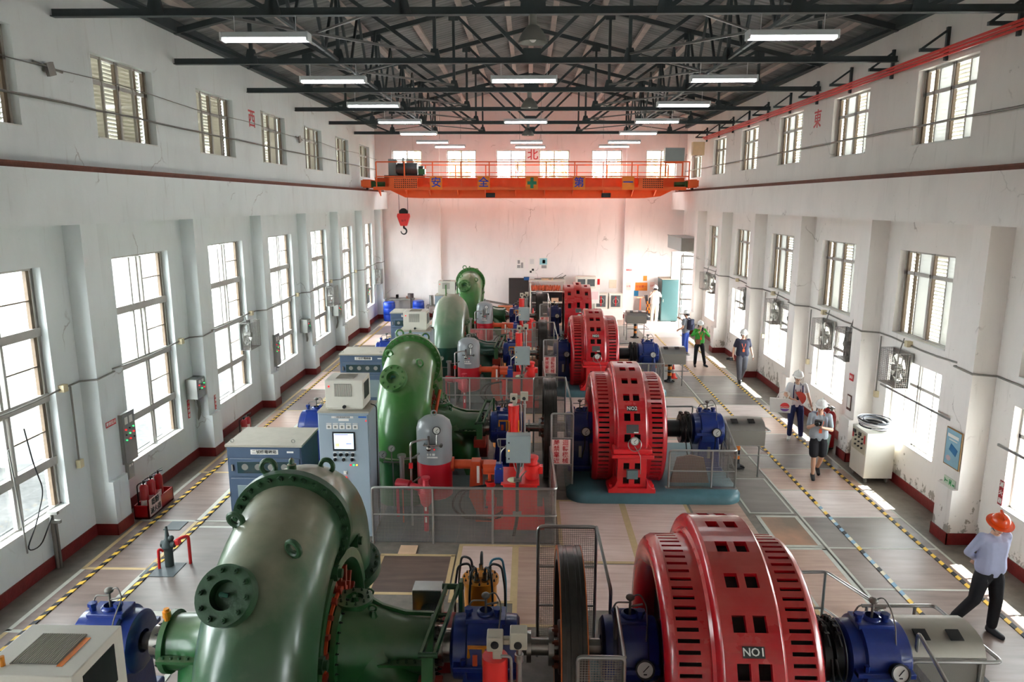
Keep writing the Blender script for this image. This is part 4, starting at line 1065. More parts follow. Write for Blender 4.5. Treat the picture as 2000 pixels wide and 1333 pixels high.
    MB().torus((.03, -1.56, z0 - .04), .13, .008, (0, -1, .25), 28, 6).tube(round_path([(.03, -1.54, z0 - .08), (.14, -1.62, z0 - .25), (.15, -1.62, .62)], .06), .006, 6).build('gauge_wire', STAIN, t)
    return t
for k in range(4): generator(k)

# base plinths, shafts to the end bearing, exciter covers, posts, rails
for k in range(4):
    nm = UN[k] + ' set'; x1 = 4.3 if k < 3 else 3.0
    def rr(x0, x1_, y0, y1, r):
        p = []
        for cx, cy, a in ((x1_ - r, y1 - r, 0), (x0 + r, y1 - r, 90), (x0 + r, y0 + r, 180), (x1_ - r, y0 + r, 270)):
            for i in range(7): t_ = math.radians(a + 15 * i); p.append((cx + r * math.cos(t_), cy + r * math.sin(t_)))
        return p
    t = thing('machine_plinth', 'rounded teal base plinth under the red generator, %s' % nm, 'plinth', (0, UY(k), 0), group='teal plinths')
    A, B = rr(.8, x1, -1.66, 1.6, .38), rr(.88, x1 - .08, -1.58, 1.52, .32)
    n = len(A)
    MB().add([(a, b, 0) for a, b in A] + [(a, b, .13) for a, b in A] + [(a, b, .2) for a, b in B],
             [(i, (i + 1) % n, n + (i + 1) % n, n + i) for i in range(n)] + [(n + i, n + (i + 1) % n, 2 * n + (i + 1) % n, 2 * n + i) for i in range(n)] + [tuple(range(2 * n, 3 * n))]).build('plinth_body', TEAL, t, sharp=60)
    if k < 3:
        MB().prism([(2.95, .2), (3.75, .2), (3.62, .74), (3.35, .8), (3.08, .74)], -1.0, -.94, 'y').build('pit_screen', PITB, t)
        MB().cyl((2.84, 0, AX), (3.3, 0, AX), .19, seg=28).build('generator_shaft', IRON, None) if False else None
        s = thing('generator_shaft', 'thick black shaft with slip rings east of the red generator, %s' % nm, 'shaft', (0, UY(k), 0), group='generator shafts')
        s.location.x = 0 if k else -.13
        MB().cyl((2.6, 0, AX), (3.3, 0, AX), .185, seg=28).build('shaft_body', IRON, s)
        for j, x in enumerate((3.34, 3.46)):
            MB().lathe([(-.04, .2), (-.04, .31), (.04, .31), (.04, .2)], (x, 0, AX), 'x', 32).build('slip_ring', IRON, s)
            br = MB()
            for a in range(60, 130, 15): br.box((x, .34 * math.cos(math.radians(a)), AX + .34 * math.sin(math.radians(a))), (.05, .04, .07))
            br.tube(arc((x, 0, AX), .36, 40, 140, 10), .014, 6).build('brush_holder', SLATE, s)
        MB().tube(round_path([(3.4, -.3, AX + .1), (3.5, -.42, AX - .3), (3.58, -.4, .3)], .1), .012, 6).tube(round_path([(3.36, -.3, AX + .1), (3.4, -.42, AX - .4), (3.5, -.45, .3)], .1), .012, 6).tube(arc((3.5, 0, AX), .36, 80, 200, 10), .012, 6).build('brush_cable', RUBBER, s)
    if k < 4:
        xo = 0 if k < 3 else 0
        e = thing('exciter_cover', 'rounded stainless cover with perforated sides at the shaft end, %s' % nm, 'cover', (4.68 if k else 4.53, UY(k) + (.1 if k else .2), 0), group='exciter covers')
        prof = [(-.34, 1.08), (-.30, 1.17), (-.22, 1.24), (-.1, 1.27), (.1, 1.27), (.22, 1.24), (.30, 1.17), (.34, 1.08)]
        v = [(x, a, b) for x in (-.42, .42) for a, b in prof]; q = len(prof)
        MB().add(v, [(i, i + 1, q + i + 1, q + i) for i in range(q - 1)] + [tuple(range(q))[::-1], tuple(range(q, 2 * q))]).build('top_shell', STAIN if k else mat('cover_steel', rgb(150, 144, 134), .45, .6, .12), e)
        MB().bb(-.42, .42, -.345, -.335, .76, 1.08).bb(-.42, .42, .335, .345, .76, 1.08).bb(.415, .425, -.34, .34, .76, 1.08).bb(-.425, -.415, -.34, .34, .76, 1.08).build('perforated_side', PERF, e)
        MB().bb(-.42, .42, -.34, .34, .74, .76).build('bottom_plate', STAIN, e)
        for x in (-.22, .14): MB().box((x, -.2, 1.262), (.14, .14, .012), (.35, 0, 0)).build('hinged_flap', SLATE, e)
        p = thing('striped_post', 'black and orange striped post under the exciter cover, %s' % nm, 'post', (4.73, UY(k) + .45, 0), group='striped posts')
        pm = MB()
        for j in range(6): pm.mat(j % 2).cyl((0, 0, .1 + j * .107), (0, 0, .1 + (j + 1) * .107), .065, seg=20)
        pm.build('post', [BLK2, ORANGE2], p)
        MB().lathe([(0, .17), (.03, .17), (.03, .11), (.1, .075), (.1, .06)], seg=24).build('post_base', BLK2, p)
        for dx, dy in ((-.17, -.1), (-.22, -.03), (.15, -.12), (-.1, -.2)): MB().tube([(dx * .5, dy * .5, .05), (dx, dy, .03)], .02, 6).build('spring_clip', SLATE, p)
    # handrails round the exciter end
    if k < 4:
        h = thing('guard_rail', 'stainless handrail around the exciter cover, %s' % nm, 'railing', (0 if k else -.13, UY(k), 0), group='exciter handrails')
        lo = [(4.27, -.15), (5.2, -.15), (5.12, .95), (4.25, .95)]
        MB().tube(round_path([(4.27, -.15, 0), (4.27, -.15, 1.04), (5.25, -.15, 1.04), (5.14, .97, 1.03), (4.24, .93, 1.04)], .08), .022, 8).build('top_rail', STAIN, h)
        MB().tube(round_path([(4.27, -.15, .5), (5.25, -.15, .5), (5.14, .97, .5), (4.24, .93, .5)], .05), .016, 8).build('mid_rail', STAIN, h)
        for x, y in ((5.02, -.15), (4.9, .96), (4.3, .93)): MB().cyl((x, y, 0), (x, y, 1.04), .02, seg=8).build('rail_post', STAIN, h)
    if k < 3:
        h = thing('guard_rail', 'stainless handrail behind the generator shaft, %s' % nm, 'railing', (0, UY(k), 0), group='rear handrails')
        MB().tube(round_path([(2.95, 1.68, 1.05), (4.0, 1.73, 1.05), (4.3, .95, 1.05), (4.32, .95, 0)], .06), .022, 8).build('top_rail', STAIN, h)
        MB().tube(round_path([(2.95, 1.68, .52), (4.0, 1.73, .52), (4.3, .95, .52)], .05), .016, 8).build('mid_rail', STAIN, h)
        for x, y in ((3.98, 1.71), (3.0, 1.68)): MB().cyl((x, y, 0), (x, y, 1.05), .02, seg=8).build('rail_post', STAIN, h)
        h = thing('guard_rail', 'stainless mesh-filled handrail in front of the generator shaft, %s' % nm, 'railing', (0, UY(k), 0), group='front handrails')
        MB().tube(round_path([(2.86, -1.28, .2), (2.86, -1.28, 1.0), (4.2, -1.28, 1.0), (4.22, -.1, 1.35), (4.22, -.1, .2)], .06), .022, 8).build('top_rail', STAIN, h)
        MB().tube(round_path([(2.86, -1.28, .56), (4.2, -1.28, .56), (4.22, -.1, .9)], .05), .016, 8).build('mid_rail', STAIN, h)
        for x, y in ((4.2, -1.28), (3.72, -1.28), (4.21, -.7)): MB().cyl((x, y, .2), (x, y, 1.0 if y < -1 else 1.16), .02, seg=8).build('rail_post', STAIN, h)
        MB().bb(2.87, 4.19, -1.284, -1.276, .24, .99).bb(4.206, 4.214, -1.27, -.12, .3, 1.0).build('mesh_panel', WIRE, h)
        MB().bb(2.8, 4.24, -1.34, -1.22, .2, .215).build('foot_strip', STAIN, h)

# ------------------------------------------------------------------ governor equipment in front of each turbine
for k in range(4):
    nm = UN[k] + ' set'; Y0 = UY(k)
    if k > 0:
        t = thing('guard_rail', 'long stainless railing with wire mesh round the governor equipment, %s' % nm, 'railing', (0, Y0, 0), group='governor railings')
        MB().tube(round_path([(-2.7, -3.42, 0), (-2.7, -3.42, 1.04), (.5, -3.42, 1.04), (.46, -1.2, 1.04), (.46, -1.2, 0)], .06), .022, 8).build('top_rail', STAIN, t)
        MB().tube(round_path([(-2.7, -3.42, .54), (.5, -3.42, .54), (.46, -1.2, .54)], .03), .018, 8).build('mid_rail', STAIN, t)
        for x, y in ((-1.64, -3.42), (-.6, -3.42), (.48, -3.40), (.47, -2.3)): MB().cyl((x, y, 0), (x, y, 1.04), .02, seg=8).build('rail_post', STAIN, t)
        MB().bb(-2.68, .48, -3.424, -3.416, .03, 1.03).build('mesh_panel', WIRE, t); MB().bb(.476, .484, -3.4, -1.22, .03, 1.03).build('mesh_panel', WIRE, t)
        # air vessel
        t = thing('pressure_vessel', 'tall grey and red air pressure vessel with dial gauge, %s' % nm, 'tank', (-1.77, Y0 - 2.12, 0), group='pressure vessels')
        MB().lathe([(1.08, .335), (1.72, .335), (1.84, .30), (1.92, .20), (1.95, .08), (1.95, 0)], seg=44).build('vessel_top', GREY, t)
        MB().lathe([(.36, .28), (.40, .335), (1.08, .336)], seg=44).build('vessel_bottom', TANKRED, t)
        for a in (45, 135, 225, 315): MB().bb(-.04, .04, -.04, .04, 0, .5).build('leg', TANKRED, t) if False else MB().cyl((.26 * math.cos(math.radians(a)), .26 * math.sin(math.radians(a)), 0), (.26 * math.cos(math.radians(a)), .26 * math.sin(math.radians(a)), .45), .04, seg=8).build('leg', TANKRED, t)
        MB().torus((0, 0, 2.0), .045, .014, (0, 1, 0), 16, 6).build('lifting_eye', GREY, t)
        gauge(t, (.09, -.33, 1.76), (0, -1, .2), .075)
        v = MB().cyl((-.14, -.42, 1.5), (.18, -.42, 1.5), .014, seg=8).cyl((-.05, -.42, 1.44), (-.05, -.42, 1.68), .02, seg=8).ball((-.05, -.43, 1.44), (.05, .05, .05)).cyl((.09, -.4, 1.5), (.09, -.36, 1.7), .01, seg=6)
        v.cyl((-.14, -.42, 1.5), (-.14, -.30, 1.5), .014, seg=6).cyl((.18, -.46, 1.5), (.18, -.38, 1.5), .03, seg=8).build('valve_set', POLISH, t)
        MB().bb(-.1, .1, -.337, -.333, 1.22, 1.25).bb(-.1, -.07, -.337, -.333, 1.27, 1.31).bb(-.05, -.02, -.337, -.333, 1.27, 1.31).bb(0, .05, -.337, -.333, 1.27, 1.31).build('stencil', WHITEINK, t)
        MB().cyl((.04, -.335, 1.39), (.04, -.34, 1.39), .012, seg=10).build('red_dot', LEDR, t)
        t = thing('air_pipe', 'thin stainless pipe looping from the grey pressure vessel to the floor, %s' % nm, 'pipe', (-2.12, Y0 - 2.75, 0), group='air pipes')
        MB().tube(round_path([(0, 0, 0), (0, 0, 1.62), (.2, .1, 1.65), (.3, .28, 1.6)], .06), .02, 8).build('pipe', STAIN, t); MB().bb(-.03, .04, -.06, -.02, 1.15, 1.25).build('valve', SIGNRED, t)
        # level glass
        t = thing('level_gauge', 'stainless level glass column left of the grey pressure vessel, %s' % nm, 'gauge', (-2.31, Y0 - 2.62, 0), group='level gauges')
        MB().cyl((0, 0, .75), (0, 0, 1.32), .045, seg=16).cyl((0, 0, 1.30), (0, 0, 1.35), .08, seg=16).cyl((0, 0, .70), (0, 0, .75), .08, seg=16).cyl((.03, -.05, .75), (.03, -.05, 1.3), .008).build('glass_column', STAIN, t)
        MB().tube([(0, 0, 1.27), (.2, .05, 1.27), (.28, .3, 1.27)], .016, 6).tube([(0, 0, .8), (.2, .05, .8), (.28, .3, .8)], .016, 6).build('pipe', PIPEG, t)
        MB().cyl((0, 0, 0), (0, 0, .72), .014, seg=8).build('drain_pipe', COPPER, t)
        t = thing('gauge_stand', 'pair of small dial gauges on thin tubes beside the turbine inlet flange, %s' % nm, 'gauge', (-2.62, Y0 - 2.3, 0), group='gauge stands')
        MB().tube(round_path([(.08, 0, 0), (.08, 0, 1.08), (-.08, 0, 1.1), (-.08, 0, 1.2)], .03), .012, 6).cyl((.06, 0, 1.08), (.06, 0, 1.3), .012, seg=6).tube([(-.1, 0, 1.08), (.25, 0, 1.08)], .016, 6).build('tube', PIPEG, t)
        gauge(t, (-.1, -.03, 1.24), (0, -1, .3), .075, False); gauge(t, (.07, -.03, 1.36), (0, -1, .3), .065, False)
        # red valve in front
        t = thing('drain_valve', 'red cast valve on a standpipe in front of the red vessel base, %s' % nm, 'valve', (-1.83, Y0 - 2.95, 0), group='drain valves')
        MB().cyl((0, 0, 0), (0, 0, .5), .045, seg=12).lathe([(.5, .06), (.56, .1), (.7, .12), (.84, .1), (.9, .06), (1.0, .05), (1.02, .08), (1.05, .08), (1.05, 0)], seg=20).cyl((0, 0, .8), (-.28, .1, .85), .06, seg=12).cyl((-.55, .2, .2), (-.55, .2, .9), .03, seg=8).cyl((-.3, .1, .85), (-.55, .2, .85), .09, seg=12).build('valve_body', mat('valve_red', rgb(196, 34, 52), .4), t)
        MB().bb(-.02, .02, -.05, -.045, .42, .56).bb(-.02, .02, -.05, -.045, .2, .3).build('tag_plate', SIGNWHITE, t)
        # servomotor
        t = thing('servomotor', 'orange-red servomotor shaft with crank and red hydraulic cylinder, %s' % nm, 'servomotor', (-.95, Y0 - 2.35, 0), group='servomotors')
        MB().cyl((-.55, .25, .98), (.3, .25, .98), .09, seg=20).cyl((-.55, .25, .98), (-.45, .25, .98), .14, seg=20).build('rocker_shaft', SERVO, t)
        MB().prism([(-.18, 0), (.12, 0), (.08, .85), (.06, 1.08), (-.12, 1.08), (-.14, .85)], .1, .36, 'y').build('bearing_stand', SERVO, t, .015)
        MB().box((.24, .05, 1.0), (.24, .26, .2)).cyl((.12, -.02, .98), (.38, -.02, .98), .08, seg=14).box((.24, .0, .85), (.06, .08, .2)).build('crank', SERVO, t, .01)
        MB().cyl((.25, 0, .35), (.25, 0, .74), .075, seg=18).cyl((.25, 0, .66), (.25, 0, .74), .1, seg=18).cyl((.25, 0, .38), (.25, 0, .45), .09, seg=18).cyl((.25, 0, .08), (.25, 0, .35), .05, seg=12).bb(.17, .33, -.09, .09, .28, .36).build('hydraulic_cylinder', RED, t)
        MB().cyl((.25, 0, .74), (.25, 0, .88), .03, seg=10).build('piston_rod', POLISH, t)
        MB().bb(-.02, .55, -.2, .25, 0, .08).build('base_plate', SERVO, t)
        MB().bb(.0, .05, -.05, -.03, .72, 1.05).build('scale', SIGNWHITE, t)
        for a, b in ((-.5, .0), (-.35, .1)): MB().tube(round_path([(.2, -.05, .68), (a * .6, -.12, .62), (a, -.15, .3), (a * .5, -.2, .08), (.45, -.2, .05 + b), (.6, 0, .35), (.75, .1, .5)], .2, 6), .022, 8).build('hose', RUBBER, t)
        # oil tank
        t = thing('oil_tank', 'bright red governor oil tank standing in its red tray, %s' % nm, 'tank', (-.14, Y0 - 2.45, 0), group='governor oil tanks')
        MB().bb(-.3, .32, -.38, .45, .06, .88).bb(-.34, .36, -.4, .47, .86, .89).build('tank_box', RED, t, .01)
        MB().bb(-.48, .46, -.44, .55, 0, .04).bb(-.48, .46, -.44, -.42, 0, .22).bb(-.48, -.46, -.44, .55, 0, .22).bb(.44, .46, -.44, .55, 0, .22).build('drip_tray', RED, t)
        m_ = MB().lathe([(.89, .1), (.92, .1), (.92, .13), (1.12, .13), (1.12, .15), (1.17, .15), (1.18, .1), (1.26, .1), (1.27, .12), (1.32, .12), (1.34, .08), (1.34, 0)], (.22, -.12, 0), 'z', 24); m_.bb(.33, .42, -.18, -.04, 1.0, 1.14).build('pump_motor', RED, t)
        MB().bb(-.46, -.30, -.3, -.12, .85, 1.12).bb(-.44, -.32, -.28, -.14, 1.14, 1.22).build('solenoid_valve', BLUE, t, .01)
        MB().tube(round_path([(-.36, -.2, 1.22), (-.36, -.1, 1.4), (-.2, .1, 1.5)], .05), .014, 6).tube(round_path([(.02, -.3, .9), (.02, -.32, 1.0), (.12, -.28, 1.1)], .03), .012, 6).build('small_pipe', STAIN, t)
        MB().ball((-.1, -.3, .93), (.13, .08, .05)).build('rag', mat('rag_pale', rgb(200, 205, 170), .8), t)
        # control box on its conduit
        t = thing('control_box', 'grey steel control box on a black conduit above the red oil tank, %s' % nm, 'box', (-.165, Y0 - 2.83, 0), group='governor control boxes')
        MB().bb(-.22, .22, 0, .2, 1.28, 1.80).build('box_body', BOXG, t, .008); MB().bb(-.205, .205, -.012, 0, 1.295, 1.785).build('box_door', BOXG, t, .004)
        for z, mm in ((1.37, SLATE), (1.52, LEDO), (1.67, SLATE)): MB().cyl((-.17, -.012, z), (-.17, -.024, z), .014, seg=12).build('lock', mm, t)
        MB().tube(round_path([(0, .05, 1.28), (0, .05, 1.12), (-.02, -.05, 1.02), (-.02, -.1, .25), (-.08, -.3, 0)], .06), .03, 10).build('conduit', RUBBER, t)
        MB().bb(-.08, .04, -.14, -.02, .98, 1.02).bb(-.1, .06, -.17, -.09, .36, .40).build('conduit_clamp', STAIN, t)
        for a in (-.09, -.03, .04, .1): MB().tube(round_path([(a, .08, 1.28), (a * .7, .05, 1.16), (0, .02, 1.05)], .05), .009, 6).build('cable', STAIN, t)
        MB().tube(round_path([(-.22, .1, 1.70), (-.38, .1, 1.70), (-.36, .1, 1.55), (-.22, .1, 1.55)], .03), .014, 6).tube(round_path([(-.33, .12, 1.7), (-.33, .12, .9)], .03), .014, 6).build('side_bracket', STAIN, t)
    # red accumulator
    t = thing('accumulator', 'slim bright red cylinder with grey filter heads above the oil tank, %s' % nm, 'cylinder', (-.275, Y0 - 1.55, 0), group='red accumulators')
    MB().cyl((0, 0, 1.35), (0, 0, 2.0), .112, seg=28).cyl((0, 0, .2), (0, 0, 1.35), .09, seg=20).bb(-.13, .13, -.13, .13, 1.28, 1.42).build('cylinder', RED, t)
    MB().bb(-.02, .06, -.05, .05, 1.99, 2.08).bb(-.07, .07, -.07, .07, 2.08, 2.22).bb(.07, .13, -.03, .03, 2.12, 2.18).bb(.13, .28, -.07, .07, 2.1, 2.26).build('filter_head', mat('filter_head_grey', rgb(186, 178, 160), .5), t, .01)
    for x in (0, .2): MB().cyl((x, -.072, 2.15), (x, -.08, 2.15), .035, seg=14).build('filter_dial', SLATE, t)
    MB().cyl((.21, 0, 0), (.21, 0, 2.1), .025, seg=10).cyl((.21, 0, 1.95), (.21, 0, 2.02), .04, seg=10).build('pipe', STAIN, t)
    MB().tube(round_path([(.05, -.05, 2.03), (.14, -.05, 2.03), (.15, -.05, 1.4)], .04), .014, 8).build('pipe', STAIN, t)
    MB().bb(-.1, -.08, -.12, -.10, 1.42, 1.7).bb(.09, .11, -.12, -.10, 1.42, 1.72).build('sight_strip', YEL, t)
    # filter tank behind
    if k < 3:
        t = thing('filter_tank', 'orange cylindrical filter tank with black hoses behind the blue turbine bearing, %s' % nm, 'tank', (-.63, Y0 + 1.75, 0), group='orange filter tanks')
        MB().lathe([(0, .22), (.84, .22), (.84, .25), (.90, .25), (.90, .1), (.95, .09), (.95, 0)], seg=32).build('tank_body', YEL, t)
        bolts(MB(), (0, 0, .90), .22, 12, 'z', .014, .015).build('lid_bolts', SLATE, t)
        for i, (a, q) in enumerate(((200, .95), (250, .9), (300, .85), (340, .95), (20, 1.0), (90, 1.0), (150, 1.0))):
            ca, sa = math.cos(math.radians(a)), math.sin(math.radians(a))
            MB().cyl((.13 * ca, .13 * sa, .9), (.13 * ca, .13 * sa, 1.02), .03, seg=8).cyl((.13 * ca, .13 * sa, .9), (.13 * ca, .13 * sa, .93), .045, seg=8).build('hose_fitting', POLISH, t)
            MB().tube(round_path([(.13 * ca, .13 * sa, 1.0), (.15 * ca, .15 * sa, 1.13), (.31 * ca, .31 * sa, 1.13), (.36 * ca, .36 * sa, .8), (.36 * ca, .36 * sa, .1)], .1, 5), .016, 8).build('hose', RUBBER if i != 4 else mat('hose_blue', rgb(60, 130, 160), .5), t)
        t = thing('grease_pump', 'small grey motor pump with steel box on a red base, %s' % nm, 'pump', (-1.25, Y0 + 1.25, 0), group='grease pumps')
        MB().bb(-.28, .3, -.3, .3, 0, .5).build('base', mat('pump_base_red', rgb(150, 44, 44), .5), t, .01)
        MB().bb(-.24, .14, .05, .3, .5, .95).build('steel_box', STAIN, t, .01)
        mo = MB().cyl((.0, -.2, .66), (.0, .04, .66), .12, seg=24)
        for i in range(9): mo.cyl((0, -.18 + i * .024, .66), (0, -.17 + i * .024, .66), .135, seg=24)
        mo.build('motor', mat('motor_grey', (0, 0, 0)), t)
        MB().cyl((-.17, -.18, .5), (-.17, -.18, .66), .06, seg=16).cyl((-.17, -.18, .66), (-.17, -.18, .70), .075, seg=16).build('filter_cup', YEL, t)
        t = thing('control_lever', 'pair of green lever bars rising over the draft bend, %s' % nm, 'lever', (-.98, Y0, 0), group='green control levers')
        for x in (-.07, .07): MB().beam((x + .12, .42, 1.52), (x - .04, -.55, 1.3), .03, .07).build('lever_bar', GREENM, t)
        MB().cyl((.0, .42, 1.52), (.25, .42, 1.52), .035, seg=12).cyl((-.14, -.55, 1.3), (.06, -.55, 1.3), .03, seg=12).cyl((-.0, 0, 1.42), (.12, 0, 1.42), .02, seg=8).build('pivot_pin', GREEND2, t)
        MB().prism([(.3, 1.0), (.6, 1.0), (.47, 1.6), (.37, 1.6)], .20, .24, 'x').build('lever_stand', GREENM, t)
        MB().prism([(-.66, .95), (-.44, .95), (-.50, 1.3), (-.6, 1.3)], -.1, .02, 'x').build('lever_fork', GREENM, t)
        MB().bb(-.16, .1, -.68, -.42, .8, .98).build('lever_block', mat('link_rust', (0, 0, 0)), t, .01)

solo('orange_bar', MB().cyl((0, 0, 0), (-.12, -.1, -.62), .035, seg=12), SERVO, 'slanted orange bar against the side of the NO2 turbine casing', 'bar', (-1.86, UY(1) - .42, 2.0))
# control cabinets with their coolers
for k in range(4):
    nm = UN[k] + ' set'; Y0 = UY(k)
    t = thing('control_cabinet', 'tall grey-blue control cabinet with a lit screen, %s' % nm, 'cabinet', (-3.205, Y0 - 3.18, 0), group='tall control cabinets')
    MB().bb(-.445, .445, 0, .72, .06, 2.30).bb(-.44, .44, .01, .71, 0, .06).build('cabinet_body', CAB, t, .006)
    MB().bb(-.45, .45, -.005, .725, 2.30, 2.33).build('top_plate', CABTOP, t)
    d = MB().bb(-.43, .43, -.02, 0, .09, 2.27).build('door', CAB, t, .005)
    MB().bb(-.2, .2, -.032, -.02, 1.62, 1.97).build('screen_bezel', SLATE, d, .005); MB().bb(-.17, .17, -.036, -.032, 1.66, 1.94).build('screen', SCREEN, d)
    sc = MB().bb(-.16, .08, -.038, -.036, 1.915, 1.93).bb(.04, .13, -.038, -.036, 1.75, 1.765); sc.build('screen_bar', mat('screen_blue', rgb(90, 90, 220), .4, emit=.5), d)
    MB().bb(-.15, -.08, -.038, -.036, 1.70, 1.76).build('screen_field', mat('screen_green', rgb(200, 230, 150), .4, emit=.5), d)
    MB().bb(-.2, .18, -.026, -.02, 2.215, 2.25).bb(-.08, .1, -.026, -.02, 2.165, 2.205).build('name_plate', SIGNWHITE, d)
    MB().text('%s號機調速器控制盤' % '一二三四'[k], .03, FACE(-.01, -.027, 2.232), .001).build('lettering', BLACKINK, d)
    MB().bb(.27, .41, -.026, -.02, 2.225, 2.25).build('maker_strip', mat('maker_blue', rgb(30, 100, 190), .4), d)
    MB().cyl((.40, -.03, 2.17), (.40, -.02, 2.17), .012, seg=12).build('indicator', LEDR, d)
    for i in range(5): x = -.25 + i * .115; MB().bb(x - .045, x + .045, -.035, -.02, 2.02, 2.10).bb(x - .045, x + .045, -.026, -.02, 2.11, 2.125).build('panel_meter', SIGNWHITE, d, .004); MB().bb(x - .02, x + .02, -.038, -.035, 2.04, 2.08).build('meter_scale', LAMPG, d)
    for r, n_ in ((1.55, 4), (1.46, 3)):
        for i in range(n_):
            x = -.17 + i * (.105 if n_ == 4 else .15); MB().cyl((x, -.045, r), (x, -.02, r), .028, seg=14).bb(x - .006, x + .006, -.06, -.045, r - .025, r + .025).build('selector_switch', SLATE, d); MB().bb(x - .03, x + .03, -.024, -.02, r + .035, r + .048).build('switch_label', SIGNWHITE, d)
    for i, mm in enumerate((LEDR, LEDG, LEDO)): MB().cyl((.1 + i * .055, -.03, 1.36), (.1 + i * .055, -.02, 1.36), .016, seg=12).build('lamp', mm, d)
    MB().cyl((0, -.05, 1.22), (0, -.02, 1.22), .025, seg=12).bb(-.03, .03, -.03, -.02, 1.19, 1.25).build('selector_switch', SIGNWHITE, d); MB().cyl((0, -.05, 1.12), (0, -.02, 1.12), .028, seg=14).build('stop_button', LEDR, d)
    MB().tube(round_path([(.43, .25, 2.4), (.52, .3, 2.35), (.50, .3, 1.2), (.49, .35, .05)], .08), .01, 6).build('cable', RUBBER, t)
    t = thing('cabinet_cooler', 'cream boxy cooling unit standing on top of the control cabinet, %s' % nm, 'cooler', (-3.2 if k else -3.29, Y0 - 3.08, 2.33), group='cabinet coolers')
    MB().bb(-.33, .33, 0, .58, .03, .53).bb(-.31, .31, .02, .56, 0, .03).build('cooler_body', CREAM, t, .008)
    g = MB(); g.mat(0).bb(-.17, .13, -.004, 0, .24, .47); g.mat(1)
    for i in range(15): g.bb(-.165 + i * .02, -.157 + i * .02, -.012, -.004, .245, .465)
    g.build('front_grille', [LAMPG, CREAM], t)
    g = MB(); g.mat(0).bb(-.17, .15, .12, .46, .53, .534); g.mat(1)
    for i in range(20): g.bb(-.165 + i * .016, -.157 + i * .016, .125, .455, .534, .54)
    g.build('top_grille', [LAMPG, CABTOP], t)
    MB().bb(.33, .336, .1, .46, .17, .46).build('side_filter', SLATE, t)
    MB().cyl((-.26, -.012, .42), (-.26, 0, .42), .016, seg=12).build('indicator', LEDR, t); MB().cyl((.0, -.04, .06), (.0, 0, .06), .03, seg=12).build('drain_plug', SLATE, t)
    if k == 0: MB().bb(.16, .2, .1, .42, .53, .533).build('tape_strip', ORANGE2, t); MB().cyl((-.2, .1, .53), (-.2, .1, .6), .015, seg=8).build('knob', YEL, t)
for k in (1, 2, 3):
    nm = UN[k] + ' set'; Y0 = UY(k); xc = -4.77 if k < 3 else -4.8
    t = thing('switch_cabinet', 'blue-grey low exciter cabinet with glazed doors beside the west aisle, %s' % nm, 'cabinet', (xc, Y0 - 2.83, 0), group='blue exciter cabinets')
    MB().bb(-.68, .68, 0, 1.0, 0, 1.55).build('cabinet_body', mat('switch_cabinet_body', rgb(74, 92, 116), .45, .1, .12), t, .006)
    MB().bb(-.70, .70, -.03, 1.02, 1.55, 1.59).build('top_plate', CABTOP, t)
    MB().bb(-.66, .66, -.012, 0, 1.35, 1.54).build('header_panel', EXC, t)
    p = MB().bb(-.24, .26, -.018, -.012, 1.41, 1.50).build('name_plate', SIGNWHITE, t); MB().text('%s號機電磁箱' % '一二三四'[k], .075, FACE(.01, -.02, 1.455), .002).build('lettering', BLACKINK, p)
    MB().bb(.42, .54, -.018, -.012, 1.44, 1.47).build('sticker', SIGNWHITE, t)
    d = MB().bb(-.64, .64, -.02, 0, .98, 1.33).build('upper_door', EXC, t, .01)
    MB().bb(-.5, .5, -.026, -.02, 1.05, 1.27).build('door_glass', mat('dark_glass', rgb(40, 62, 66), .08, 0, 0), d, .02)
    for i in range(4): MB().cyl((-.36 + i * .24, -.03, 1.17), (-.36 + i * .24, -.026, 1.17), .06, seg=18).build('inner_dial', LAMPG, d)
    MB().bb(-.60, -.57, -.05, -.02, 1.1, 1.22).build('handle', STAIN, d)
    for x0, x1 in ((-.64, -.01), (.01, .64)):
        d = MB().bb(x0, x1, -.02, 0, .06, .95).build('lower_door', EXC, t, .01); MB().bb(x0 + .12, x1 - .12, -.026, -.02, .3, .82).build('door_glass', mat('door_glass_grey', rgb(130, 146, 150), .08, 0, .1), d, .02)
    for x in (-.62, .5): MB().torus((x, .12, 1.62), .03, .007, (0, 1, 0), 12, 5).build('lifting_eye', LAMPG, t)

# small valve standing in the west aisle floor, twice
def hydrant(y, label, x=-5.88):
    t = thing('floor_valve', label, 'valve', (x, y, 0), group='aisle floor valves')
    MB().cyl((0, 0, 0), (0, 0, .3), .07, seg=12).lathe([(.3, .07), (.36, .1), (.44, .08), (.5, .04), (.62, .025), (.7, .02)], seg=14).cyl((-.1, 0, .4), (.12, 0, .4), .06, seg=10).ball((.06, 0, .5), .05).build('valve_body', mat('valve_dark', rgb(60, 72, 72), .5), t)
    MB().tube(round_path([(.1, 0, .42), (.2, 0, .5), (.3, .1, .5), (.3, .1, 0)], .05), .026, 8).tube(round_path([(-.05, -.05, .3), (-.12, -.08, .35), (-.12, -.1, 0)], .04), .022, 8).bb(.15, .2, -.05, .05, .4, .48).build('red_pipe', SIGNRED, t)
hydrant(10.75, 'grey valve with red pipes standing in the west aisle floor, nearer the fire extinguisher box')
hydrant(18.35, 'grey valve with red pipes behind the NO2 control cabinet', -4.6)

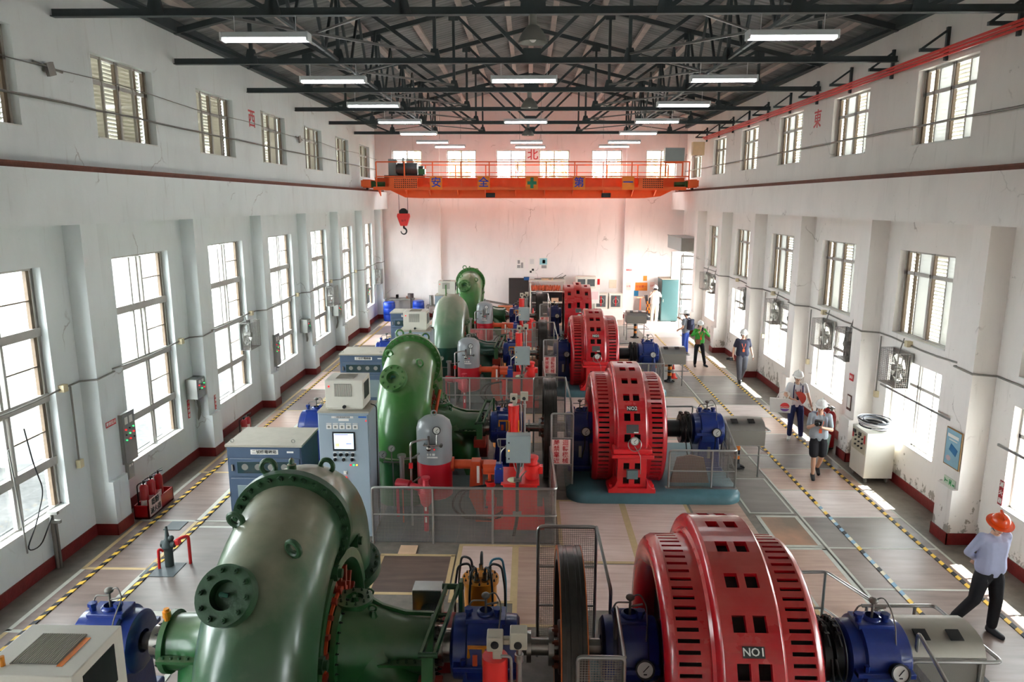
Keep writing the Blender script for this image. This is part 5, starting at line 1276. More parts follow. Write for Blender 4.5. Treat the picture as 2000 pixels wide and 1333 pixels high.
# ------------------------------------------------------------------ west wall fittings
def extinguisher(x, y, label, h=.48, z=0.0):
    t = thing('fire_extinguisher', label, 'fire extinguisher', (x, y, z), group='fire extinguishers')
    MB().lathe([(0, .07), (.01, .075), (h - .06, .075), (h - .02, .055), (h, .03), (h, 0)], seg=20).build('cylinder', REXT, t)
    MB().cyl((0, 0, h), (0, 0, h + .05), .02, seg=10).box((.04, 0, h + .06), (.12, .02, .02), (0, -.3, 0)).box((.04, 0, h + .09), (.12, .02, .012), (0, -.5, 0)).build('valve_head', SLATE, t)
    MB().tube(round_path([(-.02, -.02, h + .04), (-.1, -.05, h), (-.1, -.05, .15)], .05), .012, 6).build('hose', RUBBER, t)
    MB().lathe([(.14, .0765), (.30, .0765)], (0, 0, 0), 'z', 10, -2.2, -.6).build('label_sticker', SIGNWHITE, t)
    return t
bx = thing('extinguisher_box', 'open red box on the floor holding three fire extinguishers, west wall', 'box', (-7.28, 12.95, 0))
MB().bb(-.14, .14, -.45, .5, 0, .04).bb(.12, .14, -.45, .5, 0, .27).bb(-.14, -.12, -.45, .5, 0, .27).bb(-.14, .14, -.45, -.43, 0, .27).bb(-.14, .14, .48, .5, 0, .27).build('tray', REXT, bx)
pb = MB().bb(.14, .146, -.42, .02, .03, .37).build('sign_board', PINKW, bx)
MB().text('乾粉', .14, FACE(.149, -.2, .28, 'e'), .003).text('滅火器', .13, FACE(.149, -.2, .12, 'e'), .003).build('lettering', BLACKINK, pb)
extinguisher(-7.28, 12.66, 'dark red fire extinguisher in the red floor box, the one nearest the camera', .6, z=.04)
extinguisher(-7.28, 12.92, 'dark red fire extinguisher in the middle of the red floor box', .6, z=.04)
extinguisher(-7.28, 13.2, 'dark red fire extinguisher at the far end of the red floor box', .6, z=.04)
extinguisher(-7.2, 17.3, 'first of two red extinguishers past the second west pilaster, close to it')
extinguisher(-7.2, 17.55, 'second of two red extinguishers past the second west pilaster, farther one')
def wallsign(x, y, z, w, h, txt, d, label, bg=SIGNRED, ink=WHITEINK, size=None, vert=False, cat='sign'):
    """small plate on a wall face; d = side it faces"""
    t = thing('wall_sign', label, cat, (x, y, z))
    q = {'e': (1, 0), 'w': (-1, 0), 's': (0, -1)}[d]
    if q[0]: MB().bb(0, q[0] * .008, -w / 2, w / 2, -h / 2, h / 2).build('plate', bg, t)
    else: MB().bb(-w / 2, w / 2, -.008, 0, -h / 2, h / 2).build('plate', bg, t)
    if txt:
        m_ = MB(); s_ = size or (h * .75 if not vert else w * .75); n_ = len(txt)
        if vert:
            for i, ch in enumerate(txt): m_.text(ch, s_, FACE(q[0] * .0095, q[1] * .0095, h / 2 - (i + .5) * h / n_, d), .002)
        else: m_.text(txt, s_, FACE(q[0] * .0095, q[1] * .0095, 0, d), .002)
        m_.build('lettering', ink, t)
    return t
wallsign(-7.435, 12.1, 2.02, .30, .1, '嚴禁煙火', 'e', 'small red sign on the first full west pilaster, above the plinth', size=.075)
wallsign(-7.745, 16.0, 1.1, .1, .42, '嚴禁煙火', 'e', 'upright red sign under the stainless box beside the second west pilaster', vert=True, size=.09) if False else None
wallsign(-7.745, 15.6, 1.25, .1, .42, '小心觸電', 'e', 'upright red sign on the west wall below the grey control box', vert=True, size=.085)
wallsign(-7.435, 16.3, 1.22, .08, .35, '非請勿入', 'e', 'upright red sign on the second west pilaster', vert=True, size=.07)
PANEL = mat('panel_steel', rgb(150, 150, 146), .35, .7, .1)
def panelbox(x, y, z, w, h, d_, label, knobs=3, side='e', small=False):
    t = thing('wall_panel', label, 'control panel', (x, y, z))
    s = 1 if side == 'e' else -1
    MB().bb(0, s * d_, -w / 2, w / 2, -h / 2, h / 2).build('panel_body', PANEL, t, .006)
    MB().bb(s * d_, s * (d_ + .008), -w / 2 + .02, w / 2 - .02, -h / 2 + .02, h / 2 - .02).build('panel_door', PANEL, t)
    for i in range(2): MB().bb(s * (d_ + .008), s * (d_ + .014), -w * .3 + i * w * .35, -w * .3 + i * w * .35 + w * .22, h * .28, h * .42).build('meter', SIGNWHITE, t)
    for r in range(knobs):
        for i in range(3 if w > .3 else 2):
            yy = -w * .28 + i * w * .28; zz = h * .18 - r * min(.1, h * .2)
            MB().cyl((s * (d_ + .008), yy, zz), (s * (d_ + .03), yy, zz), .014, seg=10).build('button', [LEDR, SLATE, LEDG][(r + i) % 3], t)
    return t
panelbox(-7.44, 12.1 + .45, 1.62, .44, .95, .06, 'tall stainless control panel on the far corner of the first full west pilaster')
panelbox(-7.44, 12.5, .98, .22, .3, .05, 'small grey box right under the tall stainless panel, west wall', 0)
panelbox(-7.44, 20.55, 1.62, .42, .95, .06, 'tall stainless control panel on the third west pilaster')
panelbox(-7.44, 32.75, 1.75, .42, .9, .06, 'tall stainless control panel near the far west corner windows')
def boxcond(y, label, z=1.72):
    panelbox(-7.74, y, z, .42, .46, .26, label, 2)
    t = solo('conduit_pipe', MB().tube(round_path([(-7.6, y, z - .23), (-7.6, y + .1, z - .5), (-7.7, y + .22, z - .8), (-7.7, y + .25, .12), (-7.62, y + .4, .02)], .1), .035, 8), PIPEG, 'vertical conduit under the ' + label, 'conduit', group='panel conduits')
boxcond(15.75, 'square grey control box beside the second west pilaster')
boxcond(24.0, 'square grey control box beside the fourth west pilaster', 1.75)
boxcond(28.0, 'square grey control box with red lamp beside the fifth west pilaster', 1.7)
def stepped(xw, xp, z, hw, y1=36.7):
    pts = []; prev = 4.6
    for p in [q for q in PIL if 4.8 < q < y1]:
        a, b = p - hw - .025, p + hw + .025; n_ = 6
        for i in range(n_): y = prev + (a - prev) * i / n_; pts.append((xw, y, z + .03 * math.sin(y * 1.7)))
        zz = z + .05
        pts += [(xw, a - .02, z + .02), (xp, a, zz), (xp, b, zz + .02), (xw, b + .02, z + .03)]; prev = b + .1
    pts.append((xw, y1, z)); return pts
JB = mat('junction_cream', rgb(210, 196, 160), .5)
t = thing('conduit_run', 'wavy grey conduit with junction boxes along the west wall windows', 'conduit', (0, 0, 0))
MB().tube(stepped(-7.725, -7.415, 2.84, .235), .016, 6).build('conduit', PIPEG, t)
for y in (11.35, 15.45, 19.55, 23.6, 27.75, 31.8): MB().bb(-7.75, -7.66, y - .06, y + .06, 2.8, 2.92).build('junction_box', JB, t)
def drop(x, y, z0, z1, label, jb=True):
    t = thing('wall_socket', label, 'socket', (x, y, 0), group='drop conduits')
    MB().cyl((0, 0, z0), (0, 0, z1), .016, seg=8).build('conduit', PIPEG, t); MB().bb(-.03, .05, -.05, .05, z0 - .14, z0).build('socket_box', JB, t)
drop(-7.7, 11.52, 1.55, 2.85, 'cream socket on a conduit beside the west window nearest the camera')
t = thing('standpipe', 'grey standpipe with tap heads on the west wall near the camera', 'pipe', (-7.68, 10.65, 0))
MB().cyl((0, 0, 0), (0, 0, .95), .03, seg=10).cyl((.04, .03, 0), (.04, .03, .8), .02, seg=8).build('pipe', PIPEG, t); MB().box((.03, 0, .97), (.16, .06, .05)).box((.06, 0, .82), (.16, .05, .05)).build('tap', PANEL, t)
t = thing('standpipe', 'grey standpipe with tap heads on the west wall past the third pilaster', 'pipe', (-7.68, 21.1, 0))
MB().cyl((0, 0, 0), (0, 0, .95), .03, seg=10).cyl((.04, .03, 0), (.04, .03, .8), .02, seg=8).build('pipe', PIPEG, t); MB().box((.03, 0, .97), (.16, .06, .05)).build('tap', PANEL, t)
solo('hanging_chain', MB().tube([(-7.66, 9.9, 2.3), (-7.66, 9.95, 1.6), (-7.66, 10.0, .6)], .012, 6), PANEL, 'thin chain hanging in front of the west window nearest the camera', 'chain')
solo('looped_cable', MB().tube(round_path([(-7.68, 10.3, 2.5), (-7.68, 10.4, 1.9), (-7.68, 10.55, 1.4), (-7.68, 10.3, .95), (-7.68, 10.0, .62), (-7.66, 10.3, .55), (-7.66, 10.62, .9)], .15), .01, 6), RUBBER, 'thin dark cord looping across the lower west window nearest the camera', 'cable')
for y, lab in ((16.62, 'small grey pull ring on the west wall under the second panel box'),):
    solo('wall_ring', MB().torus((-7.72, 15.95, .75), .06, .012, (0, 1, 0)), RUBBER, lab, 'ring')

# exhaust fans
WIRE2 = mesh_mat('fan_guard_wire', rgb(150, 144, 138), .04, .12)
def fan(x, y, z, label, side, first={}):
    s = 1 if side == 'e' else -1                     # direction of the room
    key = side
    if key in first: return dup(first[key], (x, y, z), label)
    t = thing('exhaust_fan', label, 'fan', (x, y, z), group='exhaust fans'); first[key] = t
    W = .36
    ring = MB(); n = 32
    sq = []
    for i in range(n):
        a = 2 * PI * i / n; c_, s_ = math.cos(a), math.sin(a); q = W / max(abs(c_), abs(s_)); sq.append((q * c_, q * s_))
    v = [(0, a, b) for a, b in sq] + [(0, .30 * math.cos(2 * PI * i / n), .30 * math.sin(2 * PI * i / n)) for i in range(n)] + [(s * .09, .29 * math.cos(2 * PI * i / n), .29 * math.sin(2 * PI * i / n)) for i in range(n)]
    ring.add(v, [(i, (i + 1) % n, n + (i + 1) % n, n + i) for i in range(n)] + [(n + i, n + (i + 1) % n, 2 * n + (i + 1) % n, 2 * n + i) for i in range(n)])
    for a, b, c_, d_ in ((-W, W, -W - .01, -W + .01), (-W, W, W - .01, W + .01), (-W - .01, -W + .01, -W, W), (W - .01, W + .01, -W, W)): ring.bb(0, s * .04, a, b, c_, d_)
    ring.build('mounting_plate', PANEL, t)
    for i in range(4):
        a = i * PI / 2 + .4
        MB().at(Matrix.Rotation(a, 4, 'X')).add([(s * .02, .05, -.02), (s * .07, .05, .04), (s * .08, .27, .09), (s * .015, .27, -.09), (s * .025, .05, -.02), (s * .075, .05, .04), (s * .085, .27, .09), (s * .02, .27, -.09)], [(0, 1, 2, 3), (7, 6, 5, 4), (0, 4, 5, 1), (1, 5, 6, 2), (2, 6, 7, 3), (3, 7, 4, 0)]).build('blade', LAMPG, t)
    MB().cyl((s * .02, 0, 0), (s * .2, 0, 0), .07, seg=16).cyl((s * .1, -.3, 0), (s * .1, .3, 0), .01, seg=6).cyl((s * .1, 0, -.3), (s * .1, 0, .3), .01, seg=6).build('motor', LAMPG, t)
    g = MB().bb(s * .3, s * .302, -W, W, -W, W).bb(s * .03, s * .3, -W, -W + .002, -W, W).bb(s * .03, s * .3, W - .002, W, -W, W).bb(s * .03, s * .3, -W, W, W - .002, W).bb(s * .03, s * .3, -W, W, -W, -W + .002)
    g.build('guard_cage', WIRE2, t)
    fr = MB()
    for a in (-W, W):
        for b in (-W, W): fr.cyl((0, a, b), (s * .3, a, b), .006, seg=6)
        fr.cyl((s * .3, a, -W), (s * .3, a, W), .006, seg=6).cyl((s * .3, -W, a), (s * .3, W, a), .006, seg=6)
    fr.build('guard_frame', PANEL, t)
    MB().cyl((s * .1, 0, .3), (s * .02, 0, .62), .012, seg=6).build('feed_conduit', PIPEG, t)
    return t
for y, w in ((19.0, 'third'), (27.3, 'fifth'), (36.0, 'last')): fan(-7.72, y, 2.35 if y < 30 else 2.2, 'caged square exhaust fan on the west wall beside the %s tall window' % w, 'e')
for y, w in ((14.55, 'the window over the cable-topped cabinet'),): fan(7.80, y + .2, 2.52, 'single caged exhaust fan on the east wall at ' + w, 'w')
for y, w in ((17.1, 'nearer fan of the pair on the east wall behind the person with the tote bag'), (18.5, 'farther fan of the pair on the east wall behind the person with the tote bag'),
             (20.95, 'nearer fan of the pair on the east wall between navy-shirt and tote-bag visitors'), (22.35, 'farther fan of the pair on the east wall between navy-shirt and tote-bag visitors'),
             (25.4, 'single caged exhaust fan on the east wall near the person in green'), (29.9, 'nearer fan of the pair closest to the tall north-east door'), (31.2, 'farther fan of the pair closest to the tall north-east door')):
    fan(7.80, y, 2.55, w, 'w')
t = thing('conduit_run', 'grey conduit with junction boxes stepping over the east pilasters', 'conduit', (0, 0, 0))
MB().tube(stepped(7.825, 7.42, 3.03, .235, 32.2), .018, 6).build('conduit', PIPEG, t)
for y in (14.6, 16.75, 18.9, 22.9, 26.9): MB().bb(7.74, 7.85, y - .06, y + .06, 2.99, 3.11).build('junction_box', JB, t)
drop(7.8, 15.75, 1.75, 3.0, 'cream socket on a conduit left of the single east fan'); drop(7.8, 19.75, 1.6, 3.0, 'cream socket on a conduit beside the east fan pair behind the tote bag'); drop(7.8, 23.65, 1.6, 3.0, 'cream socket on a conduit beside the navy-shirt visitor')
for y0, y1, lab in ((12.6, 15.4, 'perforated steel strut crossing the east window over the cable-topped cabinet'), (9.0, 11.4, 'perforated steel strut crossing the east window behind the orange helmet')):
    m_ = MB().bb(7.70, 7.73, y0, y1, 1.98, 2.02)
    solo('slotted_strut', m_, PANEL, lab, 'strut')

# east wall fittings
t = thing('poster_board', 'framed blue poster of a valve hanging on the east pilaster near the orange helmet', 'poster', (7.43, 12.1, 1.68))
MB().bb(-.012, .0, -.23, .23, -.34, .34).build('frame', mat('frame_wood', rgb(150, 112, 62), .5), t); MB().bb(-.016, -.012, -.21, .21, -.32, .32).build('sheet', mat('poster_blue', rgb(140, 182, 200), .4), t)
MB().bb(-.019, -.016, -.15, .17, .18, .24).bb(-.019, -.016, -.12, .12, .13, .15).build('heading', SIGNWHITE, t); MB().at(Matrix.Translation((-.018, -.03, -.02))).box((0, 0, 0), (.003, .22, .13), (.35, 0, 0)).build('picture_block', mat('poster_deep', rgb(40, 110, 160), .4), t)
MB().ball((-.017, .09, -.2), (.003, .07, .05)).build('picture_stones', mat('poster_pinkish', rgb(200, 176, 180), .5), t)
t = wallsign(7.44, 12.1, 1.06, .34, .15, '', 'w', 'pale green exit direction sign low on the east pilaster under the poster', mat('exit_pale', rgb(196, 212, 190), .5))
ex = MB().at(Matrix.Translation((-.0095, 0, 0)))
ex.box((0, .10, 0), (.002, .1, .018)).box((0, .135, .02), (.002, .05, .014), (.7, 0, 0)).box((0, .135, -.02), (.002, .05, .014), (-.7, 0, 0)).box((0, .0, 0), (.002, .015, .1)).box((0, -.05, 0), (.002, .015, .1)).box((0, -.025, .045), (.002, .06, .012)).box((0, -.025, .0), (.002, .03, .05)).box((0, -.12, -.02), (.002, .06, .03))
ex.build('exit_symbol', mat('exit_green', rgb(30, 140, 70), .5), t)
wallsign(7.84, 11.35, 1.18, .11, .42, '滅火器', 'w', 'upright dark red sign on the east wall beside the orange helmet', mat('sign_maroon', rgb(150, 20, 34), .5), vert=True, size=.1)
wallsign(7.44, 16.2, 1.95, .2, .16, '滅火', 'w', 'small red and white sign on the east pilaster above the framed notice', SIGNRED, size=.08)
t = thing('notice_frame', 'small brown framed notice on the east pilaster above the tall extinguishers', 'notice', (7.44, 16.2, 1.35)); MB().bb(-.012, 0, -.1, .1, -.18, .18).build('frame', mat('frame_brown', rgb(96, 60, 48), .5), t); MB().bb(-.016, -.012, -.075, .075, -.12, .15).build('sheet', SIGNWHITE, t)
wallsign(-7.435, 20.2, 1.8, .12, .28, '', 'e', 'pale notice plate on the third west pilaster', SIGNWHITE); wallsign(-7.435, 24.4, 1.1, .12, .26, '', 'e', 'brown-framed notice on the fourth west pilaster plinth', SIGNWHITE)
def bigext(y, label):
    t = thing('wheeled_extinguisher', label, 'fire extinguisher', (7.3, y, 0), group='tall east extinguishers')
    MB().lathe([(.08, .09), (.1, .11), (.85, .11), (.93, .08), (.98, .04), (.98, 0)], seg=20).build('cylinder', REXT, t)
    MB().cyl((0, 0, .98), (0, 0, 1.08), .025, seg=8).box((.0, -.04, 1.08), (.03, .18, .03)).torus((0, .05, 1.02), .03, .008, (1, 0, 0)).build('valve_head', PANEL, t)
    MB().tube(round_path([(0, 0, 1.03), (-.18, .05, 1.08), (-.24, .05, .8), (-.16, 0, .55), (-.12, 0, .2)], .12), .014, 8).build('hose', RUBBER, t)
    MB().cyl((-.1, .04, .07), (.1, .04, .07), .07, seg=14).build('wheel', SLATE, t)
bigext(16.75, 'tall red extinguisher on small wheels by the east pilaster, nearer the pilaster'); bigext(17.05, 'tall red extinguisher on small wheels by the east pilaster, farther one')
t = thing('floor_board_sign', 'pale cyan lettered board leaning in front of the tall red extinguishers', 'sign', (7.12, 16.55, 0)); MB().box((0, 0, .26), (.02, .42, .5), (0, .12, 0)).build('board', mat('board_cyan', rgb(176, 212, 206), .5), t); MB().text('滅火器', .12, FACE(-.016, 0, .24, 'w'), .003).build('lettering', BLACKINK, t)
t = thing('test_cabinet', 'cream test cabinet on castors with a coil of cable on top, east aisle', 'cabinet', (7.42, 14.95, 0), 0)
MB().bb(-.27, .33, -.35, .35, .12, 1.12).build('cabinet_body', CREAM, t, .008)
for x in (-.2, .24):
    for y in (-.28, .28): MB().cyl((x - .015, y, .055), (x + .015, y, .055), .055, seg=14).bb(x - .02, x + .02, y - .02, y + .02, .06, .12).build('castor', LAMPG, t)
pn = MB().bb(-.278, -.27, -.31, .31, .62, 1.08).build('front_panel', mat('panel_beige', rgb(190, 184, 160), .5), t)
for i in range(3):
    for j in range(3): MB().cyl((-.31, -.18 + i * .15, .74 + j * .1), (-.278, -.18 + i * .15, .74 + j * .1), .02, seg=10).build('knob', SLATE, pn)
for y in (-.05, .2): MB().bb(-.3, -.278, y - .05, y + .05, .98, 1.05).build('digital_meter', SLATE, pn)
for y in (-.26, .27): MB().bb(-.282, -.278, y - .03, y + .03, .86, 1.04).build('red_label', SIGNRED, pn)
t = thing('cable_coil', 'loose coil of white and dark cables lying on the cream test cabinet', 'cable', (7.42, 14.95, 1.12))
for i in range(14):
    r = rnd.uniform(.2, .3); z = .03 + i * .012; ox, oy = rnd.uniform(-.04, .04), rnd.uniform(-.04, .04); tl = rnd.uniform(-.15, .15)
    MB().tube([(ox + r * 1.0 * math.cos(a_ / 20 * 2 * PI), oy + r * 1.25 * math.sin(a_ / 20 * 2 * PI), z + .03 + tl * .2 * math.cos(a_ / 20 * 2 * PI + i)) for a_ in range(20)], .014, 6, True).build('cable_loop', [RUBBER, mat('cable_grey', rgb(96, 100, 108), .5), mat('cable_white', rgb(214, 212, 212), .5)][i % 3], t)

# ------------------------------------------------------------------ along the north wall
def poster(x, z, w, h, label, cols):
    t = thing('wall_poster', label, 'poster', (x, YN - .004, z)); MB().bb(-w / 2, w / 2, -.006, 0, -h / 2, h / 2).build('sheet', SIGNWHITE, t)
    for (a, b, c_, d_, m_) in cols: MB().bb(a * w, b * w, -.009, -.006, c_ * h, d_ * h).build('print_block', m_, t)
PK = mat('print_grey', rgb(150, 148, 146), .6); PC = mat('print_cyan', rgb(140, 196, 206), .5)
poster(-.42, 2.78, .48, .62, 'line-drawing poster on the north wall, west one of three', [(-.3, -.05, 0, .3, PK), (.05, .3, -.35, .1, PK), (-.35, .0, -.35, -.1, PK)])
poster(.17, 2.68, .36, .86, 'narrow poster with dark blocks on the north wall, middle of three', [(-.3, -.02, -.42, -.3, SLATE), (.0, .3, -.3, -.18, SLATE), (-.3, .3, .1, .4, mat('print_faint', rgb(214, 214, 212), .6))])
poster(.76, 2.80, .48, .62, 'cyan-tinted poster on the north wall, east one of three', [(-.4, .4, -.1, .42, PC), (-.2, .35, -.4, -.15, PK), (-.1, .2, .0, .3, SIGNWHITE)])
t = thing('black_board', 'dark upright panel leaning by the shelf at the north wall', 'panel', (-.50, 36.4, 0)); MB().box((0, .25, 1.04), (1.02, .06, 2.08), (-.06, 0, 0)).build('panel', mat('board_darkbrown', rgb(54, 46, 44), .6), t, .01)
t = thing('storage_rack', 'cream metal storage rack against the north wall', 'rack', (.96, 36.45, 0))
for x in (-.86, .86):
    for y in (-.25, .25): MB().bb(x - .03, x + .03, y - .03, y + .03, 0, 2.0).build('upright', CREAM, t)
for z in (.2, .85, 1.42, 1.97): MB().bb(-.86, .86, -.27, .27, z, z + .04).build('shelf', CREAM, t)
MB().bb(-.84, .84, .2, .26, .25, 1.4).build('dark_back', SLATE, t)
t = thing('hose_bundle', 'long bundle of orange braided hose lying on the storage rack shelf', 'hose', (.9, 36.35, 1.46), group=None)
for i in range(26): MB().torus((-.74 + i * .058, 0, .15), .13 + .015 * math.sin(i * 2), .025, (1, .15 * math.sin(i), .1 * math.cos(i * 3)), 14, 6).build('hose_turn', COPPER, t)
for x, z, w, h, mm, lb, ct in ((.3, .89, .5, .3, SLATE, 'dark bin on the middle shelf of the storage rack', 'bin'), (1.35, .89, .36, .22, WOOD, 'pale wooden box on the middle shelf of the storage rack', 'box'), (-.1, 2.01, .26, .14, mat('tool_blue', rgb(40, 90, 150), .5), 'blue power tool on top of the storage rack', 'tool'), (.95, 2.01, .6, .1, WOOD, 'short wooden plank on top of the storage rack', 'plank'), (.5, .24, 1.1, .4, SLATE, 'dark crate on the bottom shelf of the storage rack', 'crate')):
    solo('stored_box' if ct != 'plank' else 'wood_plank', MB().bb(-w / 2, w / 2, -.15, .15, 0, h).bb(-w / 2 - .01, w / 2 + .01, -.16, .16, h * .85, h), mm, lb, ct, (x, 36.4, z))
solo('scrap_pile', MB().tube([(-.7, 0, .05), (-.2, .1, .04), (.2, -.05, .06), (.7, 0, .12), (.9, .0, .25)], .03, 6).tube([(-.6, .05, .03), (.1, -.1, .05), (.8, .1, .08)], .025, 6).tube([(.3, 0, .08), (.75, 0, .35)], .012, 5).tube([(.4, 0, .04), (.7, -.1, .22)], .012, 5), PIPEG, 'tangle of pipes and rods on top of the storage rack', 'scrap', (1.0, 36.35, 2.02))
def washer(x, z, label, w=.66, h=.78, dep=.5):
    t = thing('instrument_cabinet', label, 'cabinet', (x, 36.4, z)); MB().bb(-w / 2, w / 2, -dep / 2, dep / 2, 0, h).build('cabinet_body', CREAM, t, .01)
    MB().bb(-w * .36, w * .36, -dep / 2 - .01, -dep / 2, h * .12, h * .88).build('window', mat('cabinet_window', rgb(96, 100, 102), .1, 0, .3, 12), t, .02)
    MB().torus((0, -dep / 2 - .02, h * .5), w * .2, .02, (0, 1, 0), 24, 6).build('hose_ring', LAMPG, t); MB().bb(-.03, .03, -dep / 2 - .03, -dep / 2 - .01, h * .2, h * .8).build('red_strip', SIGNRED, t)
t = thing('cabinet_stand', 'white low cupboard under the glazed hose cabinets at the north wall', 'cupboard', (4.05, 36.4, 0)); MB().bb(-.75, .75, -.3, .3, 0, .58).build('cupboard_body', SIGNWHITE, t, .01); MB().bb(-.74, -.01, -.31, -.3, .03, .55).build('door', SIGNWHITE, t); MB().bb(.01, .74, -.31, -.3, .03, .55).build('door', SIGNWHITE, t)
washer(3.68, .58, 'cream glazed hose cabinet, west one of the pair on the white cupboard'); washer(4.42, .58, 'cream glazed hose cabinet, east one of the pair on the white cupboard')
t = thing('glazed_cabinet', 'tall cream cabinet with two rounded windows behind the far red generator', 'cabinet', (2.92, 36.5, 0)); MB().bb(-.5, .5, -.3, .3, 0, 2.2).build('cabinet_body', CREAM, t, .01)
for x in (-.24, .24): MB().bb(x - .19, x + .19, -.31, -.3, 1.72, 2.08).build('window', mat('cabinet_window', (0, 0, 0)), t, .03)
t = thing('flip_chart', 'white notice sheet on a stand behind the NO3 generator', 'notice', (3.32, 35.8, 0)); MB().bb(-.24, .24, -.01, .01, .9, 1.65).build('sheet', SIGNWHITE, t); MB().cyl((0, .03, 0), (0, .03, 1.5), .02, seg=8).bb(-.2, .2, -.15, .2, 0, .03).build('stand', LAMPG, t); MB().bb(-.18, .18, -.014, -.01, 1.1, 1.5).build('print_block', mat('print_pink', rgb(236, 206, 206), .6), t)
wallsign(3.62, YN - .004, 1.86, .12, .3, '', 's', 'small red tag on the north wall beside the notice sheet', SIGNRED)
wallsign(4.35, YN - .004, 1.75, .38, .44, '', 's', 'faded beige paper on the north wall above the hose cabinets', mat('paper_beige', rgb(226, 208, 186), .7))
wallsign(5.13, YN - .225, 2.50, .28, .09, '小心地滑', 's', 'small red sign high on the north pilaster', size=.065)
wallsign(5.13, YN - .225, 1.66, .24, .40, '公告', 's', 'pale red-lettered notice on the north pilaster', PINKW, REDINK, size=.11)
wallsign(5.82, YN - .004, 1.62, .62, .42, '安全第一', 's', 'orange board with red lettering on the north wall east of the pilaster', ORANGE2, REDINK, size=.14)
wallsign(6.0, YN - .004, 2.05, .20, .26, '', 's', 'small orange plate above the orange board on the north wall', ORANGE2)
wallsign(6.38, YN - .004, 1.66, .24, .40, '公告', 's', 'pale red-lettered notice beside the orange board on the north wall', PINKW, REDINK, size=.11)
wallsign(5.56, YN - .004, 1.27, .24, .28, '', 's', 'blue plate under the orange board on the north wall', mat('plate_blue', rgb(30, 130, 180), .5))
t = thing('sign_stand', 'orange-brown post stand with small tray in front of the north pilaster', 'stand', (5.72, 36.5, 0)); MB().bb(-.03, .03, -.03, .03, .02, 1.1).build('post', SERVO, t); MB().bb(-.2, .3, -.15, .15, 0, .03).build('base', LAMPG, t); MB().bb(-.22, .28, -.12, .12, 1.1, 1.16).build('tray', WOOD, t)
t = thing('striped_poles', 'bundle of black and orange barrier poles strapped together at the north wall', 'poles', (6.1, 36.3, 0))
for i in range(6):
    a = i * PI / 3; px, py = .10 * math.cos(a), .10 * math.sin(a); pm = MB()
    for j in range(8):
        f0, f1 = j / 8, (j + 1) / 8; q = lambda f: (px * (1.6 - 2.2 * min(f, .5) if f < .5 else .5 + (f - .5) * 2.6), py * (1.2 - f), .05 + f * 1.22)
        pm.mat(1 if 2 <= j <= 5 and (i + j) % 2 else 0).cyl(q(f0), q(f1), .035, seg=8)
    pm.build('pole', [BLK2, ORANGE2], t)
MB().lathe([(0, .22), (.05, .22), (.2, .12), (.3, .1)], seg=16).build('base', BLK2, t)
t = thing('steel_locker', 'tall teal steel locker in the north-east corner', 'locker', (7.05, 36.2, 0)); MB().bb(-.42, .42, -.5, .6, .03, 2.12).build('locker_body', TEALC, t, .01); MB().bb(-.4, .4, -.52, -.5, .08, 2.08).build('door', TEALC, t, .005); MB().bb(-.34, -.31, -.54, -.52, 1.0, 1.15).build('handle', LAMPG, t); MB().bb(-.43, .43, -.51, .61, 2.12, 2.15).build('top_plate', mat('locker_top', rgb(150, 130, 112), .7), t)
def cone(x, y, label, s=1.0, z=0):
    t = thing('traffic_cone', label, 'traffic cone', (x, y, z)); MB().bb(-.17 * s, .17 * s, -.17 * s, .17 * s, 0, .03).build('base', CONER, t)
    pm = MB(); pm.mat(0).lathe([(.03, .13 * s), (.25 * s, .09 * s)], seg=18); pm.mat(1).lathe([(.25 * s, .09 * s), (.42 * s, .06 * s)], seg=18); pm.mat(0).lathe([(.42 * s, .06 * s), (.65 * s, .02 * s), (.65 * s, 0)], seg=18); pm.build('cone', [CONER, SIGNWHITE], t)
cone(.23, 35.3, 'red and white traffic cone before the storage rack', 1.1); cone(4.5, 25.6, 'red traffic cone behind the east end bearing of the NO3 set', 1.1); cone(4.95, 23.9, 'red traffic cone low beside the striped post of the NO3 set', .75)
# drums and bench, north-west corner
for x, y, lb, s in ((-7.0, 35.6, 'blue plastic drum in the north-west corner, beside the workbench', 1), (-5.6, 36.1, 'open blue drum with a lid ring west of the north pilaster', .95)):
    t = thing('plastic_drum', lb, 'drum', (x, y, 0), group='blue drums'); MB().lathe([(0, .27), (.02, .29), (.3, .3), (.33, .285), (.36, .3), (.62, .3), (.65, .285), (.68, .3), (.9, .29), (.95, .26), (.97, .26), (.97, 0)], seg=28).build('drum_body', BDRUM, t); MB().torus((0, 0, .93), .29, .012, (0, 0, 1), 28, 6).build('lid_ring', mat('ring_dark', rgb(20, 40, 110), .4), t)
t = thing('workbench', 'grey workbench with small tools in the north-west corner', 'workbench', (-6.45, 36.6, 0)); MB().bb(-.7, .55, -.3, .3, .95, 1.02).build('bench_top', PIPEG, t); 
for x in (-.65, .5):
    for y in (-.25, .25): MB().bb(x - .03, x + .03, y - .03, y + .03, 0, .95).build('leg', PIPEG, t)
MB().bb(-.6, .45, -.28, .25, .35, .4).build('shelf', PIPEG, t)
for x, w, h, lb in ((-.3, .12, .2, 'small dark vice standing on the grey workbench'), (.25, .18, .12, 'small brown tool tin standing on the grey workbench')):
    solo('bench_tool', MB().bb(-w / 2, w / 2, -.08, .08, 0, h).cyl((0, -.08, h * .6), (0, .08, h * .6), h * .35, seg=10), SLATE if h > .15 else mat('tin_brown', rgb(150, 104, 80), .5), lb, 'tool', (-6.45 + x, 36.55, 1.02))
t = thing('barrel_pump', 'dark drum pump on a pole between the two blue drums', 'pump', (-6.0, 36.2, 0)); MB().cyl((0, 0, 0), (0, 0, 1.1), .03, seg=8).cyl((0, 0, 1.1), (0, 0, 1.32), .15, seg=18).bb(-.15, .15, -.1, .1, 0, .03).build('pump_body', mat('pump_brown', rgb(70, 58, 58), .5), t)
